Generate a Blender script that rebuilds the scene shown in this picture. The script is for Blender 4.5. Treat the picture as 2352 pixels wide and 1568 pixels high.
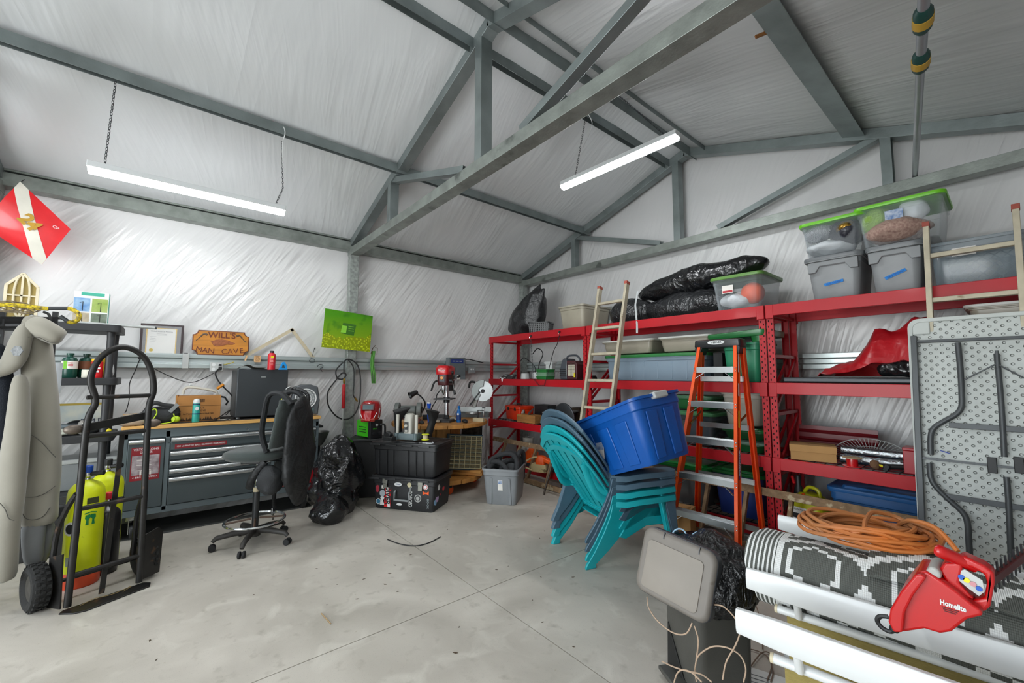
import bpy, math, random
import numpy as np
from mathutils import Vector, Matrix, Euler, noise as mnoise
C = bpy.context.scene.collection
S = bpy.context.scene
R_ = math.radians
random.seed(7)
for _o in list(bpy.data.objects): bpy.data.objects.remove(_o)

# ---------------------------------------------------------------- camera
CAM_H, FPX = 1.45, 953.09
_y, _p, _r = R_(39.54), R_(4.62), R_(0.114)
_f = Vector((-math.cos(_y)*math.cos(_p), math.sin(_y)*math.cos(_p), math.sin(_p)))
_rt = Vector((math.sin(_y), math.cos(_y), 0)); _up = _rt.cross(_f)
_rt, _up = _rt*math.cos(_r)+_up*math.sin(_r), _up*math.cos(_r)-_rt*math.sin(_r)
cd = bpy.data.cameras.new('camera'); cam = bpy.data.objects.new('camera', cd); C.objects.link(cam)
cd.sensor_width = 36; cd.lens = FPX*36/2352; cd.clip_start = .02
_m = Matrix((_rt, _up, -_f)).transposed().to_4x4(); _m.translation = (0, 0, CAM_H)
cam.matrix_world = _m; S.camera = cam
def at(u, v, x=None, y=None, z=None):
    """point on the real plane x=, y= or z= seen at photograph pixel u, v"""
    d = _rt*((u-1176)/FPX) - _up*((v-784)/FPX) + _f
    s = x/d.x if x is not None else (y/d.y if y is not None else (z-CAM_H)/d.z)
    return Vector((0, 0, CAM_H)) + d*s
# ---------------------------------------------------------------- world, light, exposure
w = bpy.data.worlds.new('world'); S.world = w; w.use_nodes = True
_bg = w.node_tree.nodes['Background']
_sky = w.node_tree.nodes.new('ShaderNodeTexSky'); _sky.sky_type = 'NISHITA'; _sky.sun_disc = False
_sky.sun_elevation = R_(35); _sky.sun_rotation = R_(20)
w.node_tree.links.new(_sky.outputs[0], _bg.inputs[0]); _bg.inputs[1].default_value = .35
pl = bpy.data.lights.new('doorway_daylight', 'AREA'); pl.shape = 'RECTANGLE'; pl.size = 3.7; pl.size_y = 2.75
pl.energy = 265; pl.color = (.93, .97, 1.0)
plo = bpy.data.objects.new('doorway_daylight', pl); C.objects.link(plo); plo.location = (-1.55, -4.17, 1.4); plo.rotation_euler = (R_(90+12), 0, 0)
LED_STRENGTH = 72.0
S.view_settings.view_transform = 'Standard'; S.view_settings.look = 'None'
S.view_settings.exposure = 0.0; S.view_settings.gamma = 1; S.view_settings.use_curve_mapping = False
S.cycles.use_denoising = True; S.cycles.max_bounces = 7; S.cycles.diffuse_bounces = 4; S.cycles.use_adaptive_sampling = True; S.cycles.adaptive_threshold = .02
S.cycles.transparent_max_bounces = 14; S.cycles.sample_clamp_indirect = 8; S.cycles.caustics_reflective = False; S.cycles.caustics_refractive = False

# ---------------------------------------------------------------- materials
def lin(c):
    if isinstance(c, str):
        c = [int(c[i:i+2], 16)/255 for i in (0, 2, 4)]
        return tuple(x/12.92 if x <= .04045 else ((x+.055)/1.055)**2.4 for x in c)
    return tuple(c)
MATS = {}
def mat(name, col, rough=.5, metal=0, var=.12, vs=6, bump=0, bs=40, spec=.5, trans=0, emis=0, col2=None, stretch=None, alpha=1, coat=0, wear=None, sheen=0):
    """one principled material with procedural colour variation, optional wear patches and bump"""
    if name in MATS: return MATS[name]
    m = bpy.data.materials.new(name); m.use_nodes = True; nt = m.node_tree; N = nt.nodes; L = nt.links
    b = N['Principled BSDF']; c = lin(col)
    tc = N.new('ShaderNodeTexCoord'); mp = N.new('ShaderNodeMapping'); L.new(tc.outputs['Object'], mp.inputs[0])
    if stretch: mp.inputs['Scale'].default_value = stretch
    nz = N.new('ShaderNodeTexNoise'); nz.inputs['Scale'].default_value = vs; nz.inputs['Detail'].default_value = 5
    L.new(mp.outputs[0], nz.inputs[0])
    rp = N.new('ShaderNodeMapRange'); rp.inputs[1].default_value = .3; rp.inputs[2].default_value = .7; L.new(nz.outputs[0], rp.inputs[0])
    mx = N.new('ShaderNodeMix'); mx.data_type = 'RGBA'; L.new(rp.outputs[0], mx.inputs[0])
    c2 = lin(col2) if col2 else tuple(x*(1-var) for x in c)
    c1 = c if col2 else tuple(min(1, x*(1+var*.6)) for x in c)
    mx.inputs[6].default_value = (*c2, 1); mx.inputs[7].default_value = (*c1, 1)
    out = mx.outputs[2]
    if wear:
        n2 = N.new('ShaderNodeTexNoise'); n2.inputs['Scale'].default_value = wear[1]; n2.inputs['Detail'].default_value = 8; L.new(tc.outputs['Object'], n2.inputs[0])
        r2 = N.new('ShaderNodeMapRange'); r2.inputs[1].default_value = wear[2]; r2.inputs[2].default_value = wear[2]+.06; L.new(n2.outputs[0], r2.inputs[0])
        m2 = N.new('ShaderNodeMix'); m2.data_type = 'RGBA'; L.new(r2.outputs[0], m2.inputs[0]); L.new(out, m2.inputs[6]); m2.inputs[7].default_value = (*lin(wear[0]), 1)
        out = m2.outputs[2]
    L.new(out, b.inputs['Base Color'])
    b.inputs['Roughness'].default_value = rough; b.inputs['Metallic'].default_value = metal
    b.inputs['Specular IOR Level'].default_value = spec; b.inputs['Transmission Weight'].default_value = trans
    b.inputs['Coat Weight'].default_value = coat; b.inputs['Coat Roughness'].default_value = .1; b.inputs['Alpha'].default_value = alpha
    b.inputs['Sheen Weight'].default_value = sheen
    if emis:
        b.inputs['Emission Strength'].default_value = emis; b.inputs['Emission Color'].default_value = (*c, 1)
    if bump:
        n3 = N.new('ShaderNodeTexNoise'); n3.inputs['Scale'].default_value = bs; n3.inputs['Detail'].default_value = 4; L.new(mp.outputs[0], n3.inputs[0])
        bp = N.new('ShaderNodeBump'); bp.inputs['Strength'].default_value = bump; bp.inputs['Distance'].default_value = .01
        L.new(n3.outputs[0], bp.inputs['Height']); L.new(bp.outputs[0], b.inputs['Normal'])
    MATS[name] = m; return m
def math_node(nt, op, a, b=None):
    n = nt.nodes.new('ShaderNodeMath'); n.operation = op
    for i, x in enumerate((a, b)):
        if x is None: continue
        if isinstance(x, (int, float)): n.inputs[i].default_value = x
        else: nt.links.new(x, n.inputs[i])
    return n.outputs[0]
def vinyl(name, col, ang, strength=.6, rough=.3, seed=0.0, seam=None):
    """glossy wrinkled white vinyl facing: ridges of noise stretched along ang, fanned and masked"""
    m = bpy.data.materials.new(name); m.use_nodes = True; nt = m.node_tree; N = nt.nodes; L = nt.links; b = N['Principled BSDF']
    tc = N.new('ShaderNodeTexCoord')
    wp = N.new('ShaderNodeTexNoise'); wp.inputs['Scale'].default_value = .55; wp.inputs['Detail'].default_value = 1; L.new(tc.outputs['Object'], wp.inputs[0])
    vm = N.new('ShaderNodeVectorMath'); vm.operation = 'MULTIPLY_ADD'; L.new(wp.outputs['Color'], vm.inputs[0]); vm.inputs[1].default_value = (.13, .13, 0); L.new(tc.outputs['Object'], vm.inputs[2])
    hs = []
    for i, (da, sx, sy, wt, thin) in enumerate(((0, .45, 9, 1.0, .3), (9, .5, 15, .35, .3), (-12, .35, 5.5, .9, .35), (4, .25, 2.2, 1.6, .5))):
        mp = N.new('ShaderNodeMapping'); mp.vector_type = 'TEXTURE'
        mp.inputs['Rotation'].default_value = (0, 0, R_(ang+da)); mp.inputs['Scale'].default_value = (1/sx, 1/sy, 1); mp.inputs['Location'].default_value = (seed+i*3.1, i*1.7, 0)
        L.new(vm.outputs[0], mp.inputs[0])
        nz = N.new('ShaderNodeTexNoise'); nz.inputs['Scale'].default_value = 1; nz.inputs['Detail'].default_value = 2; L.new(mp.outputs[0], nz.inputs[0])
        a = math_node(nt, 'ABSOLUTE', math_node(nt, 'SUBTRACT', nz.outputs[0], .5))
        rr = N.new('ShaderNodeMapRange'); rr.inputs[1].default_value = 0; rr.inputs[2].default_value = thin; rr.inputs[3].default_value = 1; rr.inputs[4].default_value = 0; L.new(a, rr.inputs[0])
        mk = N.new('ShaderNodeTexNoise'); mk.inputs['Scale'].default_value = 1.3; mk.inputs['Detail'].default_value = 1; mk2 = N.new('ShaderNodeMapping'); mk2.inputs['Location'].default_value = (seed*2+i*5, i, 0); L.new(tc.outputs['Object'], mk2.inputs[0]); L.new(mk2.outputs[0], mk.inputs[0])
        mr = N.new('ShaderNodeMapRange'); mr.inputs[1].default_value = .38; mr.inputs[2].default_value = .62; L.new(mk.outputs[0], mr.inputs[0])
        hs.append(math_node(nt, 'MULTIPLY', math_node(nt, 'MULTIPLY', rr.outputs[0], mr.outputs[0] if i < 3 else 1.0), wt))
    h = hs[0]
    for x in hs[1:]: h = math_node(nt, 'ADD', h, x)
    bp = N.new('ShaderNodeBump'); bp.inputs['Strength'].default_value = strength; bp.inputs['Distance'].default_value = .02
    L.new(h, bp.inputs['Height']); L.new(bp.outputs[0], b.inputs['Normal'])
    nz = N.new('ShaderNodeTexNoise'); nz.inputs['Scale'].default_value = 1.4; nz.inputs['Detail'].default_value = 3; L.new(tc.outputs['Object'], nz.inputs[0])
    mx = N.new('ShaderNodeMix'); mx.data_type = 'RGBA'; L.new(nz.outputs[0], mx.inputs[0]); c = lin(col)
    mx.inputs[6].default_value = (*[x*.86 for x in c], 1); mx.inputs[7].default_value = (*c, 1); L.new(mx.outputs[2], b.inputs['Base Color'])
    b.inputs['Roughness'].default_value = rough; b.inputs['Specular IOR Level'].default_value = .55
    return m
def film(name, col, rough=.2, sc=7, strength=.8, dist=.02, spec=.6):
    """crinkled plastic film: sharp ridges from folded noise"""
    m = mat(name, col, rough, var=.15, spec=spec); nt = m.node_tree; N = nt.nodes; L = nt.links; b = N['Principled BSDF']; tc = N.new('ShaderNodeTexCoord'); h = None
    for i, (s_, w_, st) in enumerate(((sc, 1, (1, 1, .4)), (sc*2.3, .35, (1, .4, 1)), (sc*5, .09, (.6, 1, 1)))):
        mp = N.new('ShaderNodeMapping'); mp.inputs['Scale'].default_value = st; mp.inputs['Rotation'].default_value = (i, i*.7, .4); L.new(tc.outputs['Object'], mp.inputs[0])
        nz_ = N.new('ShaderNodeTexNoise'); nz_.inputs['Scale'].default_value = s_; nz_.inputs['Detail'].default_value = 2; nz_.inputs['Distortion'].default_value = 1.2; L.new(mp.outputs[0], nz_.inputs[0])
        r = math_node(nt, 'MULTIPLY', math_node(nt, 'ABSOLUTE', math_node(nt, 'SUBTRACT', nz_.outputs[0], .5)), -5*w_); h = r if h is None else math_node(nt, 'ADD', h, r)
    bp = N.new('ShaderNodeBump'); bp.inputs['Strength'].default_value = strength; bp.inputs['Distance'].default_value = dist; L.new(h, bp.inputs['Height']); L.new(bp.outputs[0], b.inputs['Normal']); return m
# ---------------------------------------------------------------- mesh helpers
def V(*a): return Vector(a)
def rotm(rx=0, ry=0, rz=0): return Euler((R_(rx), R_(ry), R_(rz))).to_matrix().to_4x4()
def frame(o, xax, yax):
    x = Vector(xax).normalized(); z = x.cross(Vector(yax)).normalized(); y = z.cross(x)
    m = Matrix((x, y, z)).transposed().to_4x4(); m.translation = Vector(o); return m
class B:
    """collects shapes for ONE mesh"""
    def __init__(s): s.v = []; s.f = []; s.m = []; s.cur = 0
    def mi(s, i): s.cur = i; return s
    def add(s, vs, fs, M=None):
        n = len(s.v)
        s.v += [tuple(M @ Vector(p)) if M is not None else tuple(p) for p in vs]
        s.f += [tuple(i+n for i in f) for f in fs]; s.m += [s.cur]*len(fs); return s
    def box(s, c, d, M=None, rot=None, taper=1):
        x, y, z = d[0]/2, d[1]/2, d[2]/2; t = taper
        vs = [(-x*t, -y*t, -z), (x*t, -y*t, -z), (x*t, y*t, -z), (-x*t, y*t, -z), (-x, -y, z), (x, -y, z), (x, y, z), (-x, y, z)]
        T = Matrix.Translation(Vector(c)) @ (rotm(*rot) if rot else Matrix())
        return s.add(vs, [(3, 2, 1, 0), (4, 5, 6, 7), (0, 1, 5, 4), (1, 2, 6, 5), (2, 3, 7, 6), (3, 0, 4, 7)], (M @ T) if M is not None else T)
    def bb(s, a, b):  # box by two corners
        a, b = Vector(a), Vector(b); return s.box((a+b)/2, [abs(x) for x in (b-a)])
    def rings(s, rs, cap0=True, cap1=True, closed=True, loop=False, M=None):
        n = len(rs[0]); vs = [p for r in rs for p in r]; fs = []
        k = len(rs)
        for i in range(k if loop else k-1):
            j = (i+1) % k
            for a in range(n if closed else n-1):
                b = (a+1) % n; fs.append((i*n+a, i*n+b, j*n+b, j*n+a))
        if cap0 and not loop: fs.append(tuple(range(n-1, -1, -1)))
        if cap1 and not loop: fs.append(tuple((k-1)*n+i for i in range(n)))
        return s.add(vs, fs, M)
    def tube(s, pts, r, n=8, loop=False, flat=1, up=None, M=None):
        P = [Vector(p) for p in pts]; k = len(P); rs = r if isinstance(r, (list, tuple)) else [r]*k; out = []
        t0 = (P[1]-P[0]).normalized(); a = Vector(up) if up else (Vector((0, 0, 1)) if abs(t0.z) < .9 else Vector((1, 0, 0)))
        nrm = (a - t0*a.dot(t0)).normalized()
        for i in range(k):
            t = ((P[(i+1) % k] if (loop or i < k-1) else P[i]) - (P[i-1] if (loop or i > 0) else P[i]))
            t = t.normalized() if t.length > 1e-9 else t0
            nrm = nrm - t*nrm.dot(t); nrm = nrm.normalized() if nrm.length > 1e-6 else t.orthogonal().normalized()
            bn = t.cross(nrm)
            out.append([P[i] + nrm*math.cos(2*math.pi*j/n)*rs[i]*flat + bn*math.sin(2*math.pi*j/n)*rs[i] for j in range(n)])
        return s.rings(out, loop=loop, M=M)
    def cyl(s, a, b, r, r2=None, n=16, M=None): return s.tube([a, b], [r, r if r2 is None else r2], n, M=M)
    def bar(s, a, b, w, h, up=(0, 0, 1), M=None):  # rectangular bar from a to b; h along up
        a, b = Vector(a), Vector(b); t = (b-a).normalized(); u = Vector(up); u = (u-t*u.dot(t)).normalized(); q = t.cross(u)
        rs = [[p+q*sx*w/2+u*sz*h/2 for sx, sz in ((-1, -1), (1, -1), (1, 1), (-1, 1))] for p in (a, b)]
        return s.rings(rs, M=M)
    def chan(s, a, b, w, h, t=.004, up=(0, 0, 1), M=None):  # open C channel; web on +up side
        a, b = Vector(a), Vector(b); d = (b-a).normalized(); u = Vector(up); u = (u-d*u.dot(d)).normalized(); q = d.cross(u)
        pr = [(-w/2, -h/2), (-w/2, h/2), (w/2, h/2), (w/2, -h/2), (w/2-t, -h/2), (w/2-t, h/2-t), (-w/2+t, h/2-t), (-w/2+t, -h/2)]
        return s.rings([[p+q*x+u*z for x, z in pr] for p in (a, b)], M=M)
    def lathe(s, prof, n=24, c=(0, 0, 0), M=None, cap0=True, cap1=True):
        rs = [[(c[0]+r*math.cos(2*math.pi*i/n), c[1]+r*math.sin(2*math.pi*i/n), c[2]+z) for i in range(n)] for r, z in prof]
        return s.rings(rs, cap0, cap1, M=M)
    def prism(s, poly, z0, z1, M=None):
        return s.rings([[(x, y, z0) for x, y in poly], [(x, y, z1) for x, y in poly]], M=M)
    def grid(s, fn, nu, nv, M=None, cu=False, cv=False):
        vs = [fn(i/(nu if cu else nu-1), j/(nv if cv else nv-1)) for i in range(nu) for j in range(nv)]; fs = []
        for i in range(nu if cu else nu-1):
            for j in range(nv if cv else nv-1):
                a, b = (i+1) % nu, (j+1) % nv; fs.append((i*nv+j, a*nv+j, a*nv+b, i*nv+b))
        return s.add(vs, fs, M)
    def ball(s, c, r, n=16, m=10, M=None, nf=None):
        r = r if isinstance(r, (list, tuple)) else (r, r, r)
        rs = []
        for i in range(m+1):
            th = math.pi*i/m; th = min(max(th, .02), math.pi-.02)
            row = []
            for j in range(n):
                ph = 2*math.pi*j/n; d = Vector((math.sin(th)*math.cos(ph), math.sin(th)*math.sin(ph), -math.cos(th)))
                k = nf(d) if nf else 1
                row.append((c[0]+d.x*r[0]*k, c[1]+d.y*r[1]*k, c[2]+d.z*r[2]*k))
            rs.append(row)
        return s.rings(rs, M=M)
def rrect(w, d, r, z, cx=0, cy=0, n=4):
    pts = []
    for sx, sy, a0 in ((1, 1, 0), (-1, 1, 90), (-1, -1, 180), (1, -1, 270)):
        for i in range(n+1):
            a = R_(a0+90*i/n); pts.append((cx+sx*(w/2-r)+r*math.cos(a), cy+sy*(d/2-r)+r*math.sin(a), z))
    return pts
def spline(pts, n=8, loop=False):
    P = [Vector(p) for p in pts]; k = len(P); out = []
    for i in range(k if loop else k-1):
        g = (lambda j: P[j % k]) if loop else (lambda j: P[min(max(j, 0), k-1)])
        p0, p1, p2, p3 = g(i-1), g(i), g(i+1), g(i+2)
        for j in range(n):
            t = j/n; out.append(.5*((2*p1)+(p2-p0)*t+(2*p0-5*p1+4*p2-p3)*t*t+(-p0+3*p1-3*p2+p3)*t**3))
    if not loop: out.append(P[-1])
    return out
def obj(name, bm, m, parent=None, bevel=0, seg=2, smooth=40, solid=0, sub=0, loc=None):
    me = bpy.data.meshes.new(name); me.from_pydata(bm.v, [], bm.f)
    ms = m if isinstance(m, (list, tuple)) else [m]
    for x in ms: me.materials.append(x)
    if any(bm.m): me.polygons.foreach_set('material_index', bm.m)
    me.validate(); me.update()
    import bmesh
    bb = bmesh.new(); bb.from_mesh(me); bmesh.ops.recalc_face_normals(bb, faces=bb.faces)
    if smooth:
        for f in bb.faces: f.smooth = True
        ca = R_(smooth)
        for e in bb.edges:
            e.smooth = len(e.link_faces) == 2 and e.calc_face_angle(0) < ca
    bb.to_mesh(me); bb.free()
    o = bpy.data.objects.new(name, me); C.objects.link(o)
    if parent is not None: o.parent = parent
    if loc: o.location = loc
    if solid: md = o.modifiers.new('s', 'SOLIDIFY'); md.thickness = solid; md.offset = 0
    if sub: md = o.modifiers.new('u', 'SUBSURF'); md.levels = md.render_levels = sub
    if bevel: md = o.modifiers.new('b', 'BEVEL'); md.width = bevel; md.segments = seg; md.limit_method = 'ANGLE'; md.angle_limit = R_(35)
    return o
def tag(o, label=None, cat=None, group=None, kind=None):
    if label: o['label'] = label
    if cat: o['category'] = cat
    if group: o['group'] = group
    if kind: o['kind'] = kind
    return o
def thing(name, label, cat, loc=(0, 0, 0), rz=0, group=None, rot=None):
    o = bpy.data.objects.new(name, None); C.objects.link(o); o.empty_display_size = .05
    o.location = loc; o.rotation_euler = tuple(R_(a) for a in rot) if rot else (0, 0, R_(rz))
    return tag(o, label, cat, group)
def struct(name, bm, m, **k): return tag(obj(name, bm, m, **k), kind='structure')
def dup(o, loc=None, rz=None, label=None, parent=None):
    c = o.copy(); C.objects.link(c)
    if parent is not None: c.parent = parent
    if loc is not None: c.location = loc
    if rz is not None: c.rotation_euler = (c.rotation_euler[0], c.rotation_euler[1], R_(rz))
    if label: c['label'] = label
    for ch in [x for x in bpy.data.objects if x.parent is o]: dup(ch, parent=c)
    return c
def text(s, size, m, parent=None, M=None, name='lettering', depth=.0006, bold=0, width=None, shear=0):
    """raised lettering: mesh in the x-z plane facing -y, centred"""
    cu = bpy.data.curves.new('t', 'FONT'); cu.body = s; cu.size = size; cu.align_x = 'CENTER'; cu.align_y = 'CENTER'; cu.extrude = depth; cu.offset = bold; cu.shear = shear; cu.resolution_u = 3
    t = bpy.data.objects.new('t', cu); C.objects.link(t); bpy.context.view_layer.update()
    me = bpy.data.meshes.new_from_object(t); bpy.data.objects.remove(t)
    T = rotm(90); k = 1
    if width:
        xs = [v.co.x for v in me.vertices]; k = width/max(1e-6, max(xs)-min(xs))
    me.transform((M if M is not None else Matrix()) @ T @ Matrix.Diagonal((k, 1, 1, 1)))
    me.materials.append(m); o = bpy.data.objects.new(name, me); C.objects.link(o)
    if parent is not None: o.parent = parent
    return o
def nz(p, sc=1, seed=0): return mnoise.noise(Vector((p[0]*sc+seed, p[1]*sc+seed*1.7, p[2]*sc-seed)))
def crumple(bm, amp, sc, seed=0, amp2=0, sc2=20, keep=None):
    """push points about with noise, ridged, for bags and cloth"""
    out = []
    for p in bm.v:
        a = mnoise.noise_vector(Vector(p)*sc+Vector((seed, seed, seed)))
        q = Vector(p)+a*amp
        if amp2:
            r = 1-abs(nz(p, sc2, seed))*3; q = q+mnoise.noise_vector(Vector(p)*sc2+Vector((seed, 3, seed)))*amp2
        if keep: q = Vector(keep(p, q))
        out.append(tuple(q))
    bm.v = out; return bm
# common materials
GALV = mat('galvanised_steel', '8d938d', .42, .5, .25, 9, .15, 60, wear=('5d625e', 3, .62))
STEELD = mat('dark_zinc_steel', '858e8d', .40, .55, .25, 4, .1, 50)
BLACK = mat('black_plastic', '1b1c1d', .5, 0, .2, 20)
BLACKS = mat('black_satin_plastic', '232527', .32)
RUBBER = mat('black_rubber', '161617', .75, bump=.1)
DGREY = mat('dark_grey_plastic', '3a3e40', .5)
GREY = mat('mid_grey_plastic', '85898a', .5)
LGREY = mat('light_grey_plastic', 'b9bcba', .45)
WHITE = mat('white_plastic', 'dcdedd', .4, var=.05)
CHROME = mat('chrome', 'c9cccd', .18, 1, .05)
ALU = mat('aluminium', 'b4b7b6', .35, .9, .1)
DSTEEL = mat('dark_steel', '3c3f42', .4, .6)
RED = mat('red_plastic', 'c8141c', .3, coat=.3)
ORANGE = mat('orange_plastic', 'f05a14', .4)
YELLOW = mat('yellow_plastic', 'e8d81c', .4)
BLUE = mat('blue_plastic', '0d52b4', .4)
CARD = mat('brown_cardboard', 'b58a56', .85, var=.1)
PAPER = mat('white_paper', 'e6e6e2', .7, var=.04)
# ================================================================ SETTING
WX0, WX1, WY0, WY1 = -5.62, .78, -4.2, 4.96
def zroof(x): return 3.21 + .325*((x+5.6) if x < -2.44 else (.72-x))
def sag(u, v, L, W, pv, seed):   # billow between framing lines
    return .02*math.sin(math.pi*u/L)*0 + .018*nz((u*1.1, v*1.1, 0), 1, seed) + .006*nz((u*5, v*1.5, 0), 1, seed+4)
def sheet(name, o, xd, yd, L, W, m, seed, step=.08, kind=True, hole=None):
    """wall or roof facing, a billowing sheet: local x along xd, local y along yd, normal into the room"""
    M = frame(o, xd, yd); b = B(); nu, nv = max(2, int(L/step)), max(2, int(W/step))
    b.grid(lambda u, v: (u*L, v*W, sag(u*L, v*W, L, W, 0, seed)), nu, nv)
    ob = struct(name, b, m); ob.matrix_world = M; return ob
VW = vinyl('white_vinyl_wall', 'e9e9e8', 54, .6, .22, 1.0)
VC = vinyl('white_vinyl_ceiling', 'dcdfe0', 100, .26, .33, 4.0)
VC2 = vinyl('white_vinyl_ceiling_dim', 'c9cbcb', 98, .32, .34, 9.0)  # darker copy of the ceiling vinyl; the slope's dimmer light is in its colour
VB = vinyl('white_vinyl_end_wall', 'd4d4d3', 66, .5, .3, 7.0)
sheet('wall_left', (WX0, WY0, 0), (0, 1, 0), (0, 0, 1), WY1-WY0, 3.3, VW, 1)
sheet('wall_right', (WX1, WY1, 0), (0, -1, 0), (0, 0, 1), WY1-WY0, 3.3, VW, 2)
def gable(name, y, flip, seed):
    b = B(); n = 70; k = 44
    def fn(u, v):
        x = WX0 + u*(WX1-WX0); return ((x-WX0) if not flip else (WX1-x), v*(zroof(x)+.02), sag(x, v*4, 1, 1, 0, seed))
    b.grid(fn, n, k); ob = struct(name, b, VB)
    ob.matrix_world = frame((WX0, y, 0), (1, 0, 0), (0, 0, 1)) if not flip else frame((WX1, y, 0), (-1, 0, 0), (0, 0, 1)); return ob
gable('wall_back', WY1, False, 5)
# front wall behind the camera with the open roll-up doorway
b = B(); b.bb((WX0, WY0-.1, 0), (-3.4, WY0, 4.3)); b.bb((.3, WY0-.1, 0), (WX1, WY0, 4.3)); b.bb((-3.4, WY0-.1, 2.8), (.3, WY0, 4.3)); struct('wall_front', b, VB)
b = B(); 
for x in (-3.44, .34): b.bb((x-.05, WY0, 0), (x+.05, WY0+.04, 2.8))
b.bb((-3.49, WY0, 2.8), (.39, WY0+.04, 2.9)); struct('door_1', b, WHITE, bevel=.003)
sl = math.hypot(3.2, 3.2*.325)
sheet('ceiling', (-5.64, WY0, zroof(-5.64)), (0, 1, 0), (1, 0, .325), WY1-WY0+.02, sl, VC, 3)
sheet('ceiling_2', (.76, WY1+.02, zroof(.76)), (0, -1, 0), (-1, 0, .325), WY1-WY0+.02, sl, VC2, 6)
# concrete slab with two saw-cut joints
m = bpy.data.materials.new('concrete'); m.use_nodes = True; nt = m.node_tree; N = nt.nodes; L = nt.links; bs = N['Principled BSDF']
tc = N.new('ShaderNodeTexCoord')
def nse(sc, det, dist=0):
    n = N.new('ShaderNodeTexNoise'); n.inputs['Scale'].default_value = sc; n.inputs['Detail'].default_value = det; n.inputs['Distortion'].default_value = dist; L.new(tc.outputs['Object'], n.inputs[0]); return n.outputs[0]
def cmix(f, a, b_, lo=0, hi=1):
    r = N.new('ShaderNodeMapRange'); r.inputs[1].default_value = lo; r.inputs[2].default_value = hi; L.new(f, r.inputs[0])
    x = N.new('ShaderNodeMix'); x.data_type = 'RGBA'; L.new(r.outputs[0], x.inputs[0])
    for i, q in ((6, a), (7, b_)):
        if isinstance(q, str): x.inputs[i].default_value = (*lin(q), 1)
        else: L.new(q, x.inputs[i])
    return x.outputs[2]
c = cmix(nse(1.1, 8, 1.2), 'aaa499', 'c8c2b7', .32, .68)
c = cmix(nse(4.5, 8, .8), c, 'cfcabf', .55, .8)
c = cmix(nse(13, 6), c, 'a49e92', .58, .78)
c = cmix(nse(240, 2), c, '8e8a82', .62, .8)
st = N.new('ShaderNodeTexVoronoi'); st.inputs['Scale'].default_value = 7; L.new(tc.outputs['Object'], st.inputs[0])
c = cmix(st.outputs['Distance'], 'a39a86', c, .0, .045)
L.new(c, bs.inputs['Base Color']); bs.inputs['Roughness'].default_value = .42; bs.inputs['Specular IOR Level'].default_value = .45
bp = N.new('ShaderNodeBump'); bp.inputs['Strength'].default_value = .12; bp.inputs['Distance'].default_value = .004; L.new(nse(30, 6), bp.inputs['Height']); L.new(bp.outputs[0], bs.inputs['Normal'])
CONC = m
JX, JY, JW = -2.385, 1.69, .0035
b = B()
for x0, x1 in ((WX0-.1, JX-JW), (JX+JW, WX1+.1)):
    for y0, y1 in ((WY0-.1, JY-JW), (JY+JW, WY1+.1)): b.bb((x0, y0, -.1), (x1, y1, 0))
b.bb((WX0-.1, WY0-.1, -.2), (WX1+.1, WY1+.1, -.012)); struct('floor', b, CONC)
b = B(); b.bb((WX0-3, WY0-14, -.25), (WX1+3, WY0-.1, -.03)); struct('ground', b, mat('gravel_outside', '8d867a', .9, bump=.5))
# trusses: galvanised C sections
def zc(x): return 3.12 + .328*((x+5.6) if x < -2.44 else (.72-x))
def truss(n, y, full=True):
    t = tag(bpy.data.objects.new('trim_%d' % n, None), kind='structure'); C.objects.link(t)
    mir = lambda x: -4.88-x
    def ch(nm, a, b_, w, h, up): obj(nm, B().chan(a, b_, w, h, .005, up), GALV if nm == 'bottom_chord' else STEELD, t, bevel=.003)
    ch('bottom_chord', (-5.56, y, 3.065), (mir(-5.56), y, 3.065), .12, .095, (0, 0, -1))
    for s in (lambda x: x, mir):
        ch('top_chord', (s(-5.6), y, zc(s(-5.6))+.03), (s(-2.44), y, zc(s(-2.44))+.03), .105, .095, (0, 0, -1))
        ch('web', (s(-4.27), y, zc(s(-4.27))+.02), (s(-4.27), y, 3.08), .10, .075, (1 if s(0) == 0 else -1, 0, 0))
        ch('web', (s(-4.22), y, 3.58), (s(-2.80), y, 3.14), .075, .06, (0, 0, -1))
        b = B()
        ch('web', (s(-2.56) if s(0) == 0 else -2.56, y, 4.12), (-2.56, y, 3.08), .11, .085, (1, 0, 0)) if s(0) == 0 else None
    return t
# webs follow the photo: king post near the ridge, short posts and diagonals either side
truss(1, 1.815); truss(2, 4.80); truss(3, -1.25); truss(4, -4.05)
def beam(n, a, b_, w, h, m=STEELD, up=(0, 0, 1)): return struct('trim_%d' % n, B().chan(a, b_, w, h, .004, up), m, bevel=.003)
beam(5, (-4.06, WY0+.05, 3.63), (-4.06, 4.9, 3.63), .055, .09)
beam(6, (-2.66, WY0+.05, 4.13), (-2.66, 4.9, 4.13), .06, .10)
beam(7, (-2.27, WY0+.05, 4.16), (-2.27, 4.9, 4.16), .18, .12, up=(0, 0, 1))
beam(8, (-.80, WY0+.05, 3.70), (-.80, 4.9, 3.70), .13, .17, up=(-1, 0, .33))
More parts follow.
